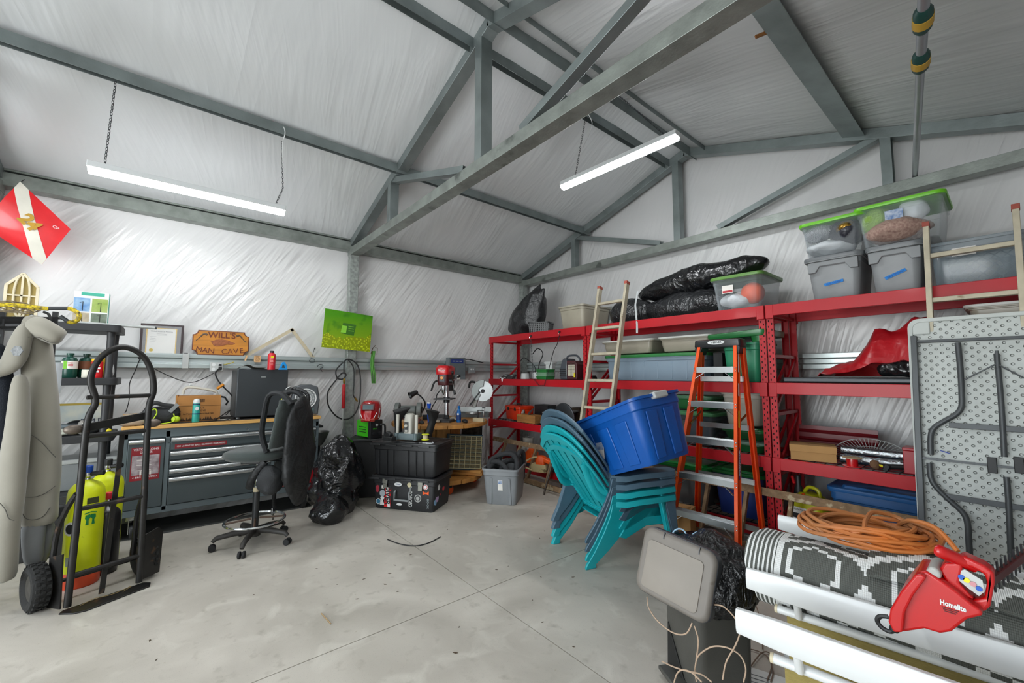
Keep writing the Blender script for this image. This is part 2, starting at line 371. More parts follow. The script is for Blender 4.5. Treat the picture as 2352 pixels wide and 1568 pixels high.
# eave struts, girts, posts
b = B(); b.bb((-5.61, WY0, 3.08), (-5.48, 4.9, 3.20)); b.bb((-5.61, WY0, 3.22), (-5.50, 4.9, 3.24)); struct('trim_9', b, GALV, bevel=.004)
b = B(); b.bb((.64, WY0, 3.08), (.77, 4.9, 3.20)); struct('trim_10', b, GALV, bevel=.004)
def girt(n, a, along, L, face):   # hat section: two ledges and a recessed middle
    pr = [(0, 0), (.1, 0), (.1, .045), (.075, .055), (.075, .095), (.1, .105), (.1, .15), (0, .15)]
    b = B(); al = Vector(along); fc = Vector(face)
    rs = [[Vector(a)+al*t+fc*x+Vector((0, 0, 1))*z for x, z in pr] for t in (0, L)]; b.rings(rs)
    return struct('trim_%d' % n, b, mat('bright_galvanised', 'b9c3c2', .33, .6, .15, 5, stretch=(1, .3, 6)), bevel=.003)
girt(11, (-5.6, WY0+.01, 1.515), (0, 1, 0), 9.1, (1, 0, 0)); girt(12, (WX1-.02, WY0+.01, 1.515), (0, 1, 0), 9.1, (-1, 0, 0)); girt(13, (-5.5, WY1-.02, 1.515), (1, 0, 0), 6.2, (0, -1, 0))
ZINC = mat('spangled_zinc_post', '9fa5a0', .5, .45, .35, 28, .1, 80)
k = 14
for x, y in ((-5.50, 1.815), (-5.50, 4.80), (-5.50, -1.25), (.66, 1.815), (.66, -1.25), (.66, 4.80)):
    struct('trim_%d' % k, B().box((x, y, 1.52), (.10, .115, 3.04)), ZINC, bevel=.006); k += 1
# LED shop lights on chains
LEDM = bpy.data.materials.new('led_diffuser'); LEDM.use_nodes = True; _n = LEDM.node_tree; _b = _n.nodes['Principled BSDF']
_b.inputs['Base Color'].default_value = (.9, .9, .9, 1); _b.inputs['Emission Color'].default_value = (.95, .98, 1, 1); _b.inputs['Emission Strength'].default_value = LED_STRENGTH
_z = _n.nodes.new('ShaderNodeTexNoise'); _z.inputs['Scale'].default_value = 3; _n.links.new(_z.outputs[0], _b.inputs['Roughness'])
def chain(b, a, c, r=.0022, pitch=.022):
    a, c = Vector(a), Vector(c); n = max(2, int((c-a).length/pitch)); d = (c-a).normalized(); u = d.orthogonal().normalized(); w_ = d.cross(u)
    for i in range(n):
        p = a+(c-a)*((i+.5)/n); q = u if i % 2 else w_
        b.tube([p+d*math.cos(t)*pitch*.62+q*math.sin(t)*pitch*.3 for t in [k*math.pi/4 for k in range(8)]], r, 4, loop=True)
def led(a, b_, chains, label, cord=None):
    a, b_ = Vector(a), Vector(b_); mid = (a+b_)/2; d = (b_-a); L_ = d.length
    t = thing('led_shop_light', label, 'light', mid, math.degrees(math.atan2(d.y, d.x)), 'LED shop lights')
    M = t.matrix_basis.inverted() if False else None
    h = B(); h.rings([[(x, y, z) for y, z in ((-.045, -.005), (.045, -.005), (.035, .04), (-.035, .04))] for x in (-L_/2, L_/2)])
    obj('housing', h, mat('white_enamel', 'd8dbdb', .35, var=.03), t, bevel=.003)
    obj('diffuser', B().rings([[(x, .042*math.cos(q), -.006-.038*math.sin(q)) for q in [math.pi*i/8 for i in range(9)]] for x in (-L_/2+.008, L_/2-.008)]), LEDM, t)
    inv = (Matrix.Translation(mid) @ rotm(0, 0, math.degrees(math.atan2(d.y, d.x)))).inverted()
    for p, q in chains:
        bb = B(); chain(bb, inv @ Vector(p), inv @ Vector(q)); obj('chain', bb, DSTEEL, t)
    if cord: obj('cord', B().tube(spline([inv @ Vector(p) for p in cord], 6), .004, 6), WHITE, t)
    return t
led((-4.06, -.516, 2.90), (-4.06, .726, 2.90), [((-4.06, -.41, 3.585), (-4.06, -.43, 2.94)), ((-4.06, .676, 3.53), (-4.06, .70, 3.10)), ((-4.06, .70, 3.10), (-4.06, .65, 2.94))],
    'white LED shop light hanging above the tool chest wall', [(-4.06, .64, 3.60), (-4.04, .67, 3.66), (-4.02, .69, 3.60), (-4.05, .68, 3.5), (-4.06, .69, 3.3)])
led((-2.83, 3.0, 3.36), (-1.61, 3.05, 3.38), [((-2.64, 3.15, 4.08), (-2.68, 3.02, 3.4)), ((-2.24, 3.1, 4.1), (-1.72, 3.05, 3.42))],
    'white LED shop light hanging under the ridge near the end wall', [(-2.62, 3.15, 4.12), (-2.60, 3.2, 4.02), (-2.62, 3.18, 3.9), (-2.66, 3.12, 3.75)])
led((-1.0, -1.4, 2.9), (-1.0, -.18, 2.9), [((-1.0, -1.2, 3.6), (-1.0, -1.2, 2.94)), ((-1.0, -.3, 3.6), (-1.0, -.3, 2.94))], 'white LED shop light behind the camera')
led((-4.06, -3.4, 2.9), (-4.06, -2.18, 2.9), [((-4.06, -3.2, 3.585), (-4.06, -3.2, 2.94)), ((-4.06, -2.3, 3.585), (-4.06, -2.3, 2.94))], 'added unseen LED shop light by the roll-up doorway')  # extra fixture out of view, added to flatten and brighten the room light
# ================================================================ RED RACKS
RRED = mat('rack_red_paint', 'b4111e', .42, 0, .10, 3, coat=.1, spec=.35)
WIRE = mat('dark_wire_deck', '2b2b2c', .5, .5)
RX = (-5.40, -3.377, -1.357); RW = 2.008; RY, RD = 4.0, .60
def holes_post(b, x, y, face):   # upright: angle section only; teardrop slots are near-black plates, not cut
    w_ = .052
    b.bar((x, y, 0), (x, y, 2.06), w_, .003, up=(0, 1, 0)); b.bar((x-face*w_/2, y+.018, 0), (x-face*w_/2, y+.018, 2.06), .003, .036, up=(0, 1, 0)); b.bar((x+face*w_/2, y+.012, 0), (x+face*w_/2, y+.012, 2.06), .003, .024, up=(0, 1, 0))
SLOT = mat('slot_shadow_black', '120404', .9)  # near-black colour stands for the shade inside the slot openings
def rack(x0, label):
    t = thing('storage_rack', label, 'rack', (x0, RY, 0), 0, 'red steel storage racks')
    for sx, f in ((.026, 1), (RW-.026, -1)):
        for sy in (0, 1):
            b = B(); y = .0 if sy == 0 else RD; s_ = 1 if sy == 0 else -1; w_ = .05
            b.box((sx, y, 1.03), (w_, .003, 2.06)); b.box((sx-w_/2*1, y+s_*.02, 1.03), (.003, .04, 2.06)); b.box((sx+w_/2, y+s_*.012, 1.03), (.003, .024, 2.06))
            u = obj('upright', b, RRED, t)
            b = B()
            for k in range(40):
                z = .05+k*.0508
                for dx in (-.012, .012):
                    zz = z+(.0254 if dx > 0 else 0)
                    b.prism([(sx+dx-.005, 0), (sx+dx+.005, 0), (sx+dx+.003, -.018), (sx+dx-.003, -.018)], -.0004, .0006, Matrix.Translation((0, y-s_*.0017, zz)) @ rotm(90))
                    if sy == 0 or True: b.box(((sx-w_/2-.0016) if f < 0 else (sx+w_/2+.0016), y+s_*.012, z+.01), (.0006, .008, .016))
            obj('slot', b, SLOT, u)['kind'] = 'stuff'
        for z0, z1 in ((.12, .12), (.62, .62), (1.12, 1.12), (1.62, 1.62), (1.98, 1.98), (.14, .60), (.64, 1.1), (1.14, 1.6)):
            obj('end_brace', B().bar((sx, .02, z0), (sx, RD-.02, z1), .02 if z0 == z1 else .018, .03), RRED, t, bevel=.002)
    for z in (2.06, 1.39, .76, .17):
        for y in (-.012, RD+.012):
            b = B(); b.box((RW/2, y, z-.048), (RW-.10, .022, .096)); 
            for x in (.03, RW-.03): b.box((x, y-.004 if y < .3 else y+.004, z-.06), (.06, .018, .12))
            bm_ = obj('beam', b, RRED, t, bevel=.003)
        b = B()
        for k in range(27): x = .06+k*(RW-.12)/26; b.bar((x, .0, z-.006), (x, RD, z-.006), .005, .005)
        for k in range(5): y = .05+k*(RD-.1)/4; b.bar((.05, y, z-.013), (RW-.05, y, z-.013), .006, .006)
        obj('wire_deck', b, WIRE, t)
    return t
rack(RX[0], 'red steel storage rack nearest the room corner, holding the grey propane heater')
rack(RX[1], 'red steel storage rack behind the orange stepladder, holding green lidded tubs')
rack(RX[2], 'red steel storage rack by the white folding table, holding the red tarp')
# hooks with chain on the first rack
for (u, v) in ((1219, 772), (1285, 762)):
    p = at(u, v, y=RY-.03)
    t = thing('hook_magnet', 'round magnetic hook on the top beam %s' % ('above the green seed trays' if u < 1250 else 'above the grey propane heater'), 'hook', p, 0, 'magnetic hooks on the rack beam')
    M = rotm(90); obj('magnet', B().cyl((0, .006, 0), (0, -.006, 0), .017, n=20), mat('hook_black', '1f1d1d', .4), t, bevel=.002)
    obj('hook', B().tube([(0, -.006, 0), (0, -.022, 0), (0, -.027, -.012), (0, -.022, -.03), (0, -.012, -.034)], .003, 6), CHROME, t)
b = B(); p0 = at(1219, 778, y=RY-.05); p1 = at(1226, 870, y=RY-.045); p2 = at(1238, 885, y=RY-.04); p3 = at(1250, 885, y=RY-.04); p4 = at(1260, 850, y=RY-.045); p5 = at(1285, 770, y=RY-.05)
chain(b, p0, p1); chain(b, p1, p2); chain(b, p2, p3); chain(b, p3, p4)
tag(obj('hanging_chain', b, DSTEEL), 'thin dark chain looped down from the magnetic hooks on the corner rack', 'chain')
b = B(); b.tube(spline([p5, at(1279, 792, y=RY-.05), at(1272, 805, y=RY-.045), p4], 6), .005, 6)
tag(obj('bungee_cord', b, BLACK), 'black cord from the hook down beside the propane heater', 'cord')

# ================================================================ BINS
def clearmat(name, col, a=.32, rough=.15):
    if name in MATS: return MATS[name]
    m = mat(name, col, rough, alpha=a, var=.05, spec=.6)
    if a < .5:   # thin plastic: glancing walls and rounded edges read denser
        nt = m.node_tree; lw = nt.nodes.new('ShaderNodeLayerWeight'); lw.inputs[0].default_value = .35; r = nt.nodes.new('ShaderNodeMapRange'); r.inputs[3].default_value = a; r.inputs[4].default_value = min(.8, a+.55); nt.links.new(lw.outputs['Facing'], r.inputs[0]); nt.links.new(r.outputs[0], nt.nodes['Principled BSDF'].inputs['Alpha'])
    return m
CLR = clearmat('clear_plastic', 'c4cdd2', .07); CLRM = clearmat('milky_plastic', 'cfcbbd', .75, .35); CLRB = clearmat('cloudy_blue_plastic', '8fa3b3', .72, .3)
def binob(name, label, cat, loc, rz, w_, d, h, body, lid=None, lidm=None, tap=.86, lip=.012, group=None, rot=None, ribs=0, r=.045, handle=None, opening=True, wall=.004, lidh=.035, ribmat=None):
    """tapered moulded container: outer shell, rolled rim, inner wall; local origin at the base centre"""
    t = thing(name, label, cat, loc, rz, group, rot)
    b = B(); o = []; n = 4
    for k, (z, s) in enumerate(((0, tap*.97), (.012, tap), (h*.5, (1+tap)/2), (h*.80, .97), (h*.82, 1.0), (h-.022, 1.0), (h-.02, 1.0+2*lip/w_), (h, 1.0+2*lip/w_))):
        ww, dd = w_*s, d*(s if k < 5 else s+0*lip)
        o.append(rrect(ww, dd, r*s, z, n=n))
    for z, s in ((h, .985), (h*.5, (1+tap)/2-.02), (.008, tap-.03)): o.append(rrect(w_*s, d*s, r*s*.9, z, n=n))
    b.rings(o, cap0=True, cap1=True)
    obj('body', b, body, t, smooth=35, bevel=.0)
    if ribs:
        b = B()
        for i in range(ribs):
            x = (i-(ribs-1)/2)/ribs*w_*.86
            for sy in (-1, 1): b.bar((x*tap, sy*(d/2*tap+.001), .02), (x*.97, sy*(d/2*.965), h*.78), .014, .012, up=(0, 1, 0))
        for i in range(2):
            y = (i-.5)*d*.4
            for sx in (-1, 1): b.bar((sx*(w_/2*tap+.001), y*tap, .02), (sx*(w_/2*.965), y, h*.78), .014, .012, up=(1, 0, 0))
        obj('rib', b, ribmat or body, t, bevel=.004)['kind'] = 'stuff'
    if lid:
        b = B(); L_ = w_+2*lip+.012; D_ = d+2*lip+.012
        b.rings([rrect(L_, D_, r+.01, h-.012), rrect(L_+.006, D_+.006, r+.012, h-.004), rrect(L_+.004, D_+.004, r+.012, h+lidh*.45), rrect(L_*.965, D_*.95, r, h+lidh*.6), rrect(L_*.94, D_*.92, r, h+lidh*.35), rrect(L_*.75, D_*.72, r*.8, h+lidh*.35), rrect(L_*.72, D_*.69, r*.8, h+lidh*.8)])
        obj('lid', b, lidm, t, smooth=30)
    if handle:
        for sx in (-1, 1):
            b = B(); b.rings([rrect(.03, .11, .008, h-.055, sx*(w_/2+lip+.008)), rrect(.034, .12, .008, h-.01, sx*(w_/2+lip+.006)), rrect(.034, .12, .008, h+lidh*.5, sx*(w_/2+lip+.004))]); obj('latch', b, handle, t, bevel=.003)
    return t
def lay(u0, u1, v, y, z=None):   # centre x, width from two pixel columns on the plane y
    a, b_ = at(u0, v, y=y), at(u1, v, y=y); return (a.x+b_.x)/2, b_.x-a.x
def frontbox(u0, u1, v, y, depth):  # base centre and width of an axis aligned container whose front is at y
    cx, w_ = lay(u0, u1, v, y); return cx, w_
Z1, Z2, Z3, Z4 = 2.062, 1.392, .762, .172
BAGM = film('black_bin_liner', '141517', .2, 3.2, .45, .03)
BAGM2 = film('grey_stretched_bin_liner', '242527', .26, 6, .6, .02)
def bagblob(name, label, c, r, seed, m=BAGM, rz=0, rot=None, amp=.05, sc=5, amp2=.018, sc2=16, flat=None, peak=0, n=44, k=34, cat='bag', group=None, shape=None):
    b = B(); b.ball((0, 0, 0), r, n, k, nf=shape)
    def keep(p, q):
        z = q.z
        if flat is not None and z < flat: q.z = flat+(z-flat)*.08
        return q
    if peak: b.v = [((x*(1-.72*max(0, z/r[2])**2)), y*(1-.6*max(0, z/r[2])**2), z+peak*max(0, z/r[2])**3) for x, y, z in b.v]
    crumple(b, amp, sc, seed, amp2, sc2, keep)
    lo = min(v[2] for v in b.v); b.v = [(x, y, z-lo) for x, y, z in b.v]
    o = obj(name, b, m, smooth=48); o.location = c; o.rotation_euler = tuple(R_(a) for a in rot) if rot else (0, 0, R_(rz))
    return tag(o, label, cat, group)
# --- top of rack 1
p = at(1203, 766, y=4.28); bagblob('trash_bag', 'upright black bag of stuff in the room corner on top of the rack', (p.x-.0, 4.34, Z1), (.40, .26, .24), 3, peak=.0, flat=-.22, amp=.05, sc2=10, m=film('matt_black_bag', '1f2022', .38, 4, .4, .02), shape=lambda d: 1+.0*d.z).scale = (1, 1, 1)
_b = bpy.data.objects[-1] if False else None
def crate(name, label, loc, rz, w_, d, h, m, dot=.012, pitch=.03, group=None):
    """open basket with pierced walls: grid of bars"""
    t = thing(name, label, 'basket', loc, rz, group); T = .9
    b = B(); rim = []
    b.rings([rrect(w_+.03, d+.03, .03, h), rrect(w_+.03, d+.03, .03, h-.02), rrect(w_, d, .03, h-.02), rrect(w_-.012, d-.012, .03, h)], loop=True); obj('rim', b, m, t)
    for face in range(4):
        b = B(); L_ = w_ if face % 2 == 0 else d; off = d/2 if face % 2 == 0 else w_/2; a = R_(90*face)
        n = max(3, int(L_/pitch)); k = max(2, int(h/pitch))
        def P(u, z):
            s = T+(1-T)*z/h; x, y = u*s, -off*s; return (x*math.cos(a)-y*math.sin(a), x*math.sin(a)+y*math.cos(a), z)
        for i in range(n+1):
            u = -L_/2+L_*i/n; b.bar(P(u, .0), P(u, h-.01), pitch*.42, .004, up=(math.cos(a-math.pi/2), math.sin(a-math.pi/2), 0))
        for j in range(k+1):
            z = (h-.01)*j/k; b.bar(P(-L_/2, z), P(L_/2, z), .004, pitch*.42)
        obj('pierced_wall', b, m, t)
    b = B(); b.rings([rrect(w_*T, d*T, .02, 0), rrect(w_*T, d*T, .02, .005)]); obj('base', b, m, t)
    return t
p = at(1236, 752, y=4.16); crate('laundry_basket', 'small black pierced basket beside the black bag on the rack top', (p.x, 4.22, Z1), 28, .30, .24, .16, BLACKS)
bx = at(1338, 748, y=4.04); binob('storage_tub', 'beige storage tub without its lid, on top of the corner rack', 'tub', (bx.x-.20, 4.32, Z1), 0, .43, .58, .30, mat('beige_tub', 'a59f8e', .45), tap=.87)
t = thing('tub_lid', 'clear grey tub lid propped upright behind the beige tub', 'lid', (bx.x-.23, 4.64, Z1+.16), rot=(72, 0, 0)); b = B(); b.rings([rrect(.46, .36, .04, 0), rrect(.47, .37, .04, .012), rrect(.45, .35, .04, .022), rrect(.32, .22, .03, .022), rrect(.30, .20, .03, .012)]); obj('panel', b, clearmat('smoky_lid', '8f928f', .75), t)
obj('cord', B().tube(spline([(-.2, -.12, .03), (-.24, .1, .03), (-.2, .2, .035), (-.12, .12, .03), (-.08, -.1, .03)], 8), .008, 6), mat('grey_hose', '9a9c98', .5), t)
# --- top of rack 2: black bags
pm = at(1440, 735, y=4.12); bagblob('trash_bag', 'black bag lying behind the beige ladder beside the beige tub', (pm.x-.05, 4.32, Z1), (.30, .22, .19), 11, m=BAGM2, flat=-.12, amp=.03)
pm = at(1570, 722, y=4.12); bagblob('trash_bag', 'long taped black bag lying under another bag on the rack', (pm.x+.0, 4.32, Z1), (.55, .24, .18), 23, m=BAGM2, flat=-.11, amp=.03)
pm = at(1600, 640, y=4.3); o = bagblob('trash_bag', 'long rolled black bag lying across the other bag and the clear tub', (pm.x-.03, 4.38, 2.31), (.72, .19, .15), 31, amp=.03, sc=4, rot=(0, -6, 0), amp2=.012)
b = B(); b.tube([at(1462, 668, y=4.03)+V(0, .02, 0), at(1459, 700, y=4.03), at(1463, 745, y=3.97), at(1463, 765, y=3.97)], .004, 6, flat=3); tag(obj('strap', b, mat('clear_tape', 'b9bdbd', .25)), 'pale strap around the lower black bags on the middle rack', 'strap')
cx, w_ = lay(1668, 1776, 650, 4.04)
t = binob('storage_tub', 'clear tub with green lid and orange ball, on top of the middle rack', 'tub', (-1.62, 4.30, Z1), 0, .44, .52, .31, CLR, True, mat('moss_green_lid', '5c8a3c', .35), ribs=0, tap=.86)
def pushed(name, label, cat, c, r, m, seed=1, amp=.02, sc=12, flat=None):
    return bagblob(name, label, c, r, seed, m=m, amp=amp, sc=sc, amp2=.006, flat=flat, cat=cat, n=24, k=16)
RAG = mat('white_rags', 'cfd4d8', .8, bump=.4, bs=20)
pushed('rag_bundle', 'white and pale blue rags in the clear tub with green lid', 'cloth', (-1.66, 4.26, Z1+.012), (.175, .21, .08), RAG, 5, .03)
o = obj('ball', B().ball((0, 0, 0), .10, 24, 16), mat('matt_orange_rubber', 'e8571e', .5, emis=0)); o.location = (-1.52, 4.17, Z1+.155); tag(o, 'orange ball inside the clear tub on the middle rack', 'ball')
def sticker(parent, w_, h, loc, m, name='sticker', rot=(0, 0, 0)):
    b = B().box((0, 0, 0), (w_, .0012, h)); o = obj(name, b, m, parent); o.location = loc; o.rotation_euler = tuple(R_(a) for a in rot); return o
LABW = mat('white_label', 'e2dfd8', .5); LABB = mat('blue_photo_label', '3c6aa5', .5, col2='c9d0d8', vs=30); LABR = mat('red_print', 'b3202c', .5)
s = sticker(t, .10, .075, (-.07, -.262, .20), LABW); sticker(s, .09, .02, (0, -.001, -.02), LABR, 'red_band')
# --- top of rack 3: grey totes with tape, clear bins above
GT = mat('grey_tote', '878a8c', .42); GTD = mat('darker_grey_lid', '6f7376', .4); LIME = mat('lime_green_lid', '6cc01a', .35)
TAPE = mat('blue_masking_tape', '1f7fd0', .7); INK = mat('dark_ink', '1b2440', .6)
tb = []
for (uL, uR, lb, s1) in ((1853, 1975, 'grey tote with blue tape, stacked second in from the middle rack end', 0), (1997, 2118, 'grey tote with blue tape beside the beige ladder rails', 1)):
    a, c_ = at(uL, 640, y=4.03), at(uR, 635, y=4.03); cx = (a.x+c_.x)/2; w_ = (c_.x-a.x)
    lab = ('grey lidded tote with level blue tape label on the rack top', 'grey lidded tote with steeply slanted blue tape label on the rack top')[s1]
    t = binob('storage_tote', lab, 'tote', (cx, 4.30, Z1), 0, w_*1.04, .50, .335, GT, True, GTD, group='grey taped totes', tap=.84, r=.05)
    # moulded handle recess ledge and clip
    b = B(); W2 = w_*.33
    b.prism([(-W2-.05, .0), (-W2, .0), (-W2+.03, .05), (W2-.03, .05), (W2, .0), (W2+.05, .0), (W2+.05, .085), (-W2-.05, .085)], -.012, .012, Matrix.Translation((0, -.247, .225)) @ rotm(90)); obj('handle_ledge', b, GT, t, bevel=.004)
    s = sticker(t, .125, .022, (.0, -.238, .13), TAPE, 'tape', (4, -9 if s1 == 0 else -23, 0))
    text('Early October', .02, mat('blue_pen', '163a8c', .6), s, Matrix.Translation((0, -.0012, 0)), width=.10, depth=.0002, shear=.3)
    tb.append((cx, w_))
for i, (dx, lab) in enumerate(((.0, 'clear tub with lime green lid holding zebra print and gold items'), (.035, 'clear tub with lime green lid holding checked cloth and white bag'))):
    cx, w_ = tb[i]; W = (.40, .47)[i]
    t = binob('storage_tub', lab+', top of a stack', 'tub', (cx+dx, 4.31, Z1+.335+.03), (0, 0)[i], W, .50, (.275, .30)[i], CLR, True, LIME, group='clear tubs with lime lids', tap=.87, lidh=.03)
    sticker(t, .10, .07, (.0 if i == 0 else -.02, -.247, .21), LABB) if i == 1 else None
    z0 = Z1+.335+.042
    if i == 0:
        ZEB = bpy.data.materials.new('zebra_print'); ZEB.use_nodes = True; wn = ZEB.node_tree.nodes.new('ShaderNodeTexWave'); wn.inputs['Scale'].default_value = 14; wn.inputs['Distortion'].default_value = 9
        cr = ZEB.node_tree.nodes.new('ShaderNodeValToRGB'); cr.color_ramp.interpolation = 'CONSTANT'; cr.color_ramp.elements[1].position = .5; cr.color_ramp.elements[0].color = (.02, .02, .03, 1); cr.color_ramp.elements[1].color = (.6, .62, .65, 1)
        ZEB.node_tree.links.new(wn.outputs['Fac'], cr.inputs[0]); ZEB.node_tree.links.new(cr.outputs[0], ZEB.node_tree.nodes['Principled BSDF'].inputs[0])
        pushed('zebra_print_cloth', 'zebra print cloth bundle inside the first lime lidded tub', 'cloth', (cx-.10, 4.20, z0+.13), (.11, .12, .07), ZEB, 3)
        pushed('rag_bundle', 'white cloth at the bottom of the first lime lidded tub', 'cloth', (cx-.04, 4.24, z0), (.165, .19, .06), RAG, 8, .02)
        pushed('dark_decorations', 'dark decorations bundle inside the first lime lidded tub', 'decoration', (cx+.08, 4.22, z0+.06), (.115, .16, .11), mat('dark_glossy_wrap', '2a2a33', .3, bump=.5), 9, .03)
        pushed('gold_ornament', 'gold striped ball ornament in the first lime lidded tub', 'ornament', (cx+.09, 4.12, z0+.14), (.065, .06, .055), mat('gold_foil', 'b98f36', .3, .7, col2='3a2c14', vs=25), 4, .004)
    else:
        pushed('tinsel_ball', 'pale green tinsel bundle inside the second lime lidded tub', 'decoration', (cx-.11, 4.18, z0+.10), (.095, .12, .10), mat('green_tinsel', '8fb34e', .6, bump=1, bs=80), 3)
        pushed('checked_cloth', 'red and cream checked cloth bundle inside the second lime lidded tub', 'cloth', (cx+.01, 4.18, z0), (.19, .19, .09), mat('checked_cloth', '8a6a62', .85, col2='b79b8c', vs=60), 7)
        pushed('stuffed_bag', 'white plastic bag inside the second lime lidded tub', 'bag', (cx+.11, 4.17, z0+.12), (.08, .10, .10), RAG, 12)
        pushed('burgundy_cloth', 'burgundy cloth near the lid of the second lime lidded tub', 'cloth', (cx-.02, 4.22, z0+.17), (.10, .10, .04), mat('burgundy_cloth', '5c1a2a', .8), 13)
cx = (at(2150, 640, y=4.05).x+at(2325, 620, y=4.05).x)/2
t = binob('storage_tub', 'cloudy clear tub holding a lattice crate, behind the beige ladder', 'tub', (cx+.02, 4.31, Z1), 0, .42, .5, .30, clearmat('clear_blue_grey', '8c9aa2', .4), tap=.92)
s = sticker(t, .11, .055, (-.05, -.252, .22), LABW); sticker(s, .07, .014, (-.01, -.001, .012), LABR, 'red_band')
b = B()
for k in range(-4, 9):
    for sg in (-1, 1):
        x = -.16+k*.055; pts = [(x, 0), (x+.20*sg, .20)]; 
        x0_, x1_ = x, x+.2*sg
        if -.15 <= x0_ <= .15 or -.15 <= x1_ <= .15:
            f0 = max(0, min(1, (max(min(x0_, .15), -.15)-x0_)/(x1_-x0_))); f1 = max(0, min(1, (max(min(x1_, .15), -.15)-x0_)/(x1_-x0_)))
            b.bar((x0_+(x1_-x0_)*f0, -.18, .2*f0), (x0_+(x1_-x0_)*f1, -.18, .2*f1), .006, .012, up=(0, 1, 0))
b.bb((-.16, -.185, .19), (.16, -.175, .21)); b.bb((-.16, -.18, 0), (-.15, .18, .21)); b.bb((.15, -.18, 0), (.16, .18, .21)); b.bb((-.16, .17, 0), (.16, .18, .21)); b.bb((-.16, -.18, 0), (.16, .18, .008))
o = obj('milk_crate', b, mat('grey_crate', '5c6468', .6)); o.location = (cx+.04, 4.31, Z1+.012); tag(o, 'grey lattice milk crate inside the cloudy clear tub', 'crate')
pushed('cream_cloth', 'cream cloth filling the lattice milk crate', 'cloth', (cx+.04, 4.33, Z1+.024), (.11, .12, .08), mat('cream_cloth', 'bdb7aa', .85), 7)
# --- shelf 2, rack 1
def xa(u, v=860, y=4.06): return at(u, v, y=y).x
t = thing('solar_light', 'black solar light panel with two small windows, at the rack end', 'light', (xa(1163), 4.10, Z2), 20)
for i in (0, 1):
    b = B().rings([rrect(.10, .16, .02, .02, i*.115-.05), rrect(.11, .17, .02, .035, i*.115-.05), rrect(.10, .16, .02, .045, i*.115-.05)]); h_ = obj('panel', b, BLACKS, t); h_.rotation_euler = (R_(22), 0, 0)
    o = obj('window', B().box((i*.115-.05, .02, .0475), (.04, .03, .003)), mat('pale_panel', '9fa6a6', .3), h_)
obj('base', B().box((0, .02, .012), (.16, .10, .024)), BLACK, t, bevel=.005)
t = thing('bracket', 'white plastic bracket hanging over the second shelf edge', 'bracket', (xa(1163, 872), 3.985, Z2+.005), 10)
obj('arm', B().tube(spline([(-.05, 0, .015), (0, -.005, .005), (.06, 0, .012)], 6), .007, 8), WHITE, t); obj('cup', B().lathe([(.016, -.045), (.02, -.02), (.022, 0)], 16), WHITE, t)
obj('paint_cup', B().lathe([(.066, 0), (.066, .01), (.058, .08), (.05, .085), (.0, .086)], 28), LGREY).location = (xa(1198), 4.13, Z2); tag(bpy.data.objects['paint_cup'], 'upturned light grey plastic bowl on the corner rack shelf', 'bowl')
t = thing('seed_tray', 'green plastic seed trays stacked beside the propane heater', 'tray', (xa(1243), 4.14, Z2), 0)
GRN = mat('green_tray', '2c7a3c', .4)
for i in range(3):
    o = obj('tray', B().rings([rrect(.20, .16, .015, i*.048), rrect(.215, .175, .015, i*.048+.036), rrect(.23, .19, .018, i*.048+.038), rrect(.23, .19, .018, i*.048+.044)]), GRN if i != 1 else mat('pale_green_rim', '7aa283', .4), t)
t = thing('charger_box', 'white box shaped appliance behind the green seed trays', 'appliance', (xa(1262, 830, 4.3), 4.32, Z2), 8); obj('case', B().rings([rrect(.12, .10, .02, .0), rrect(.12, .10, .02, .22)]), WHITE, t, bevel=.004); obj('lid', B().rings([rrect(.15, .13, .03, .22), rrect(.17, .14, .03, .245), rrect(.14, .11, .03, .26)]), WHITE, t)
obj('white_container', B().box((0, 0, .05), (.09, .08, .10)), WHITE, bevel=.006).location = (xa(1232, 850, 4.3), 4.30, Z2); tag(bpy.data.objects['white_container'], 'small white box at the back of the corner rack shelf', 'box')
b = B(); b.tube(spline([at(1224, 812, y=4.5), at(1235, 800, y=4.5), at(1247, 812, y=4.5), at(1238, 838, y=4.45), (xa(1238, 850, 4.4), 4.4, Z2+.01)], 8), .008, 6); tag(obj('cable', b, BLACK), 'thick black cable arching behind the seed trays', 'cable')
b = B(); b.tube(spline([at(1195, 830, y=4.5), at(1205, 822, y=4.5), at(1228, 842, y=4.5), (xa(1228, 860, 4.5), 4.5, Z2+.01)], 8), .006, 6); tag(obj('cable', b, BLACK), 'black cable near the rear upright of the corner rack', 'cable')
# propane heater
t = thing('propane_heater', 'grey and maroon portable propane heater with wire guard', 'heater', (xa(1303, 870, 4.06), 4.16, Z2), 6)
HB = mat('heater_slate', '43484f', .45); HM = mat('heater_maroon', '4a1a20', .45)
b = B(); 
prof = [(-.14, 0), (.06, 0), (.06, .05), (.055, .24), (-.02, .30), (-.10, .30), (-.145, .2)]
b.prism([(-.13, 0), (-.015, 0), (-.015, .23), (-.03, .27), (-.065, .285), (-.105, .25), (-.135, .13)], -.12, .10, rotm(90)); obj('side_shell', b, HB, t, bevel=.015, seg=3)
b = B(); b.prism([(-.02, 0), (.145, 0), (.15, .06), (.145, .20), (.11, .245), (-.02, .25)], -.10, .10, rotm(90)); obj('body', b, HM, t, bevel=.012, seg=3)
b = B(); b.box((.06, -.088, .12), (.11, .03, .15)); obj('burner_tile', b, mat('cream_ceramic', 'cdc6b0', .7), t)
b = B()
for k in range(7): b.tube([(.0+k*.02, -.10, .03), (.0+k*.02, -.125, .05), (.0+k*.02, -.125, .20), (.0+k*.02, -.09, .235)], .0016, 5)
for k in range(5): b.tube([(-.01, -.12, .05+k*.04), (.14, -.12, .05+k*.04)], .0016, 5)
obj('wire_guard', b, CHROME, t)
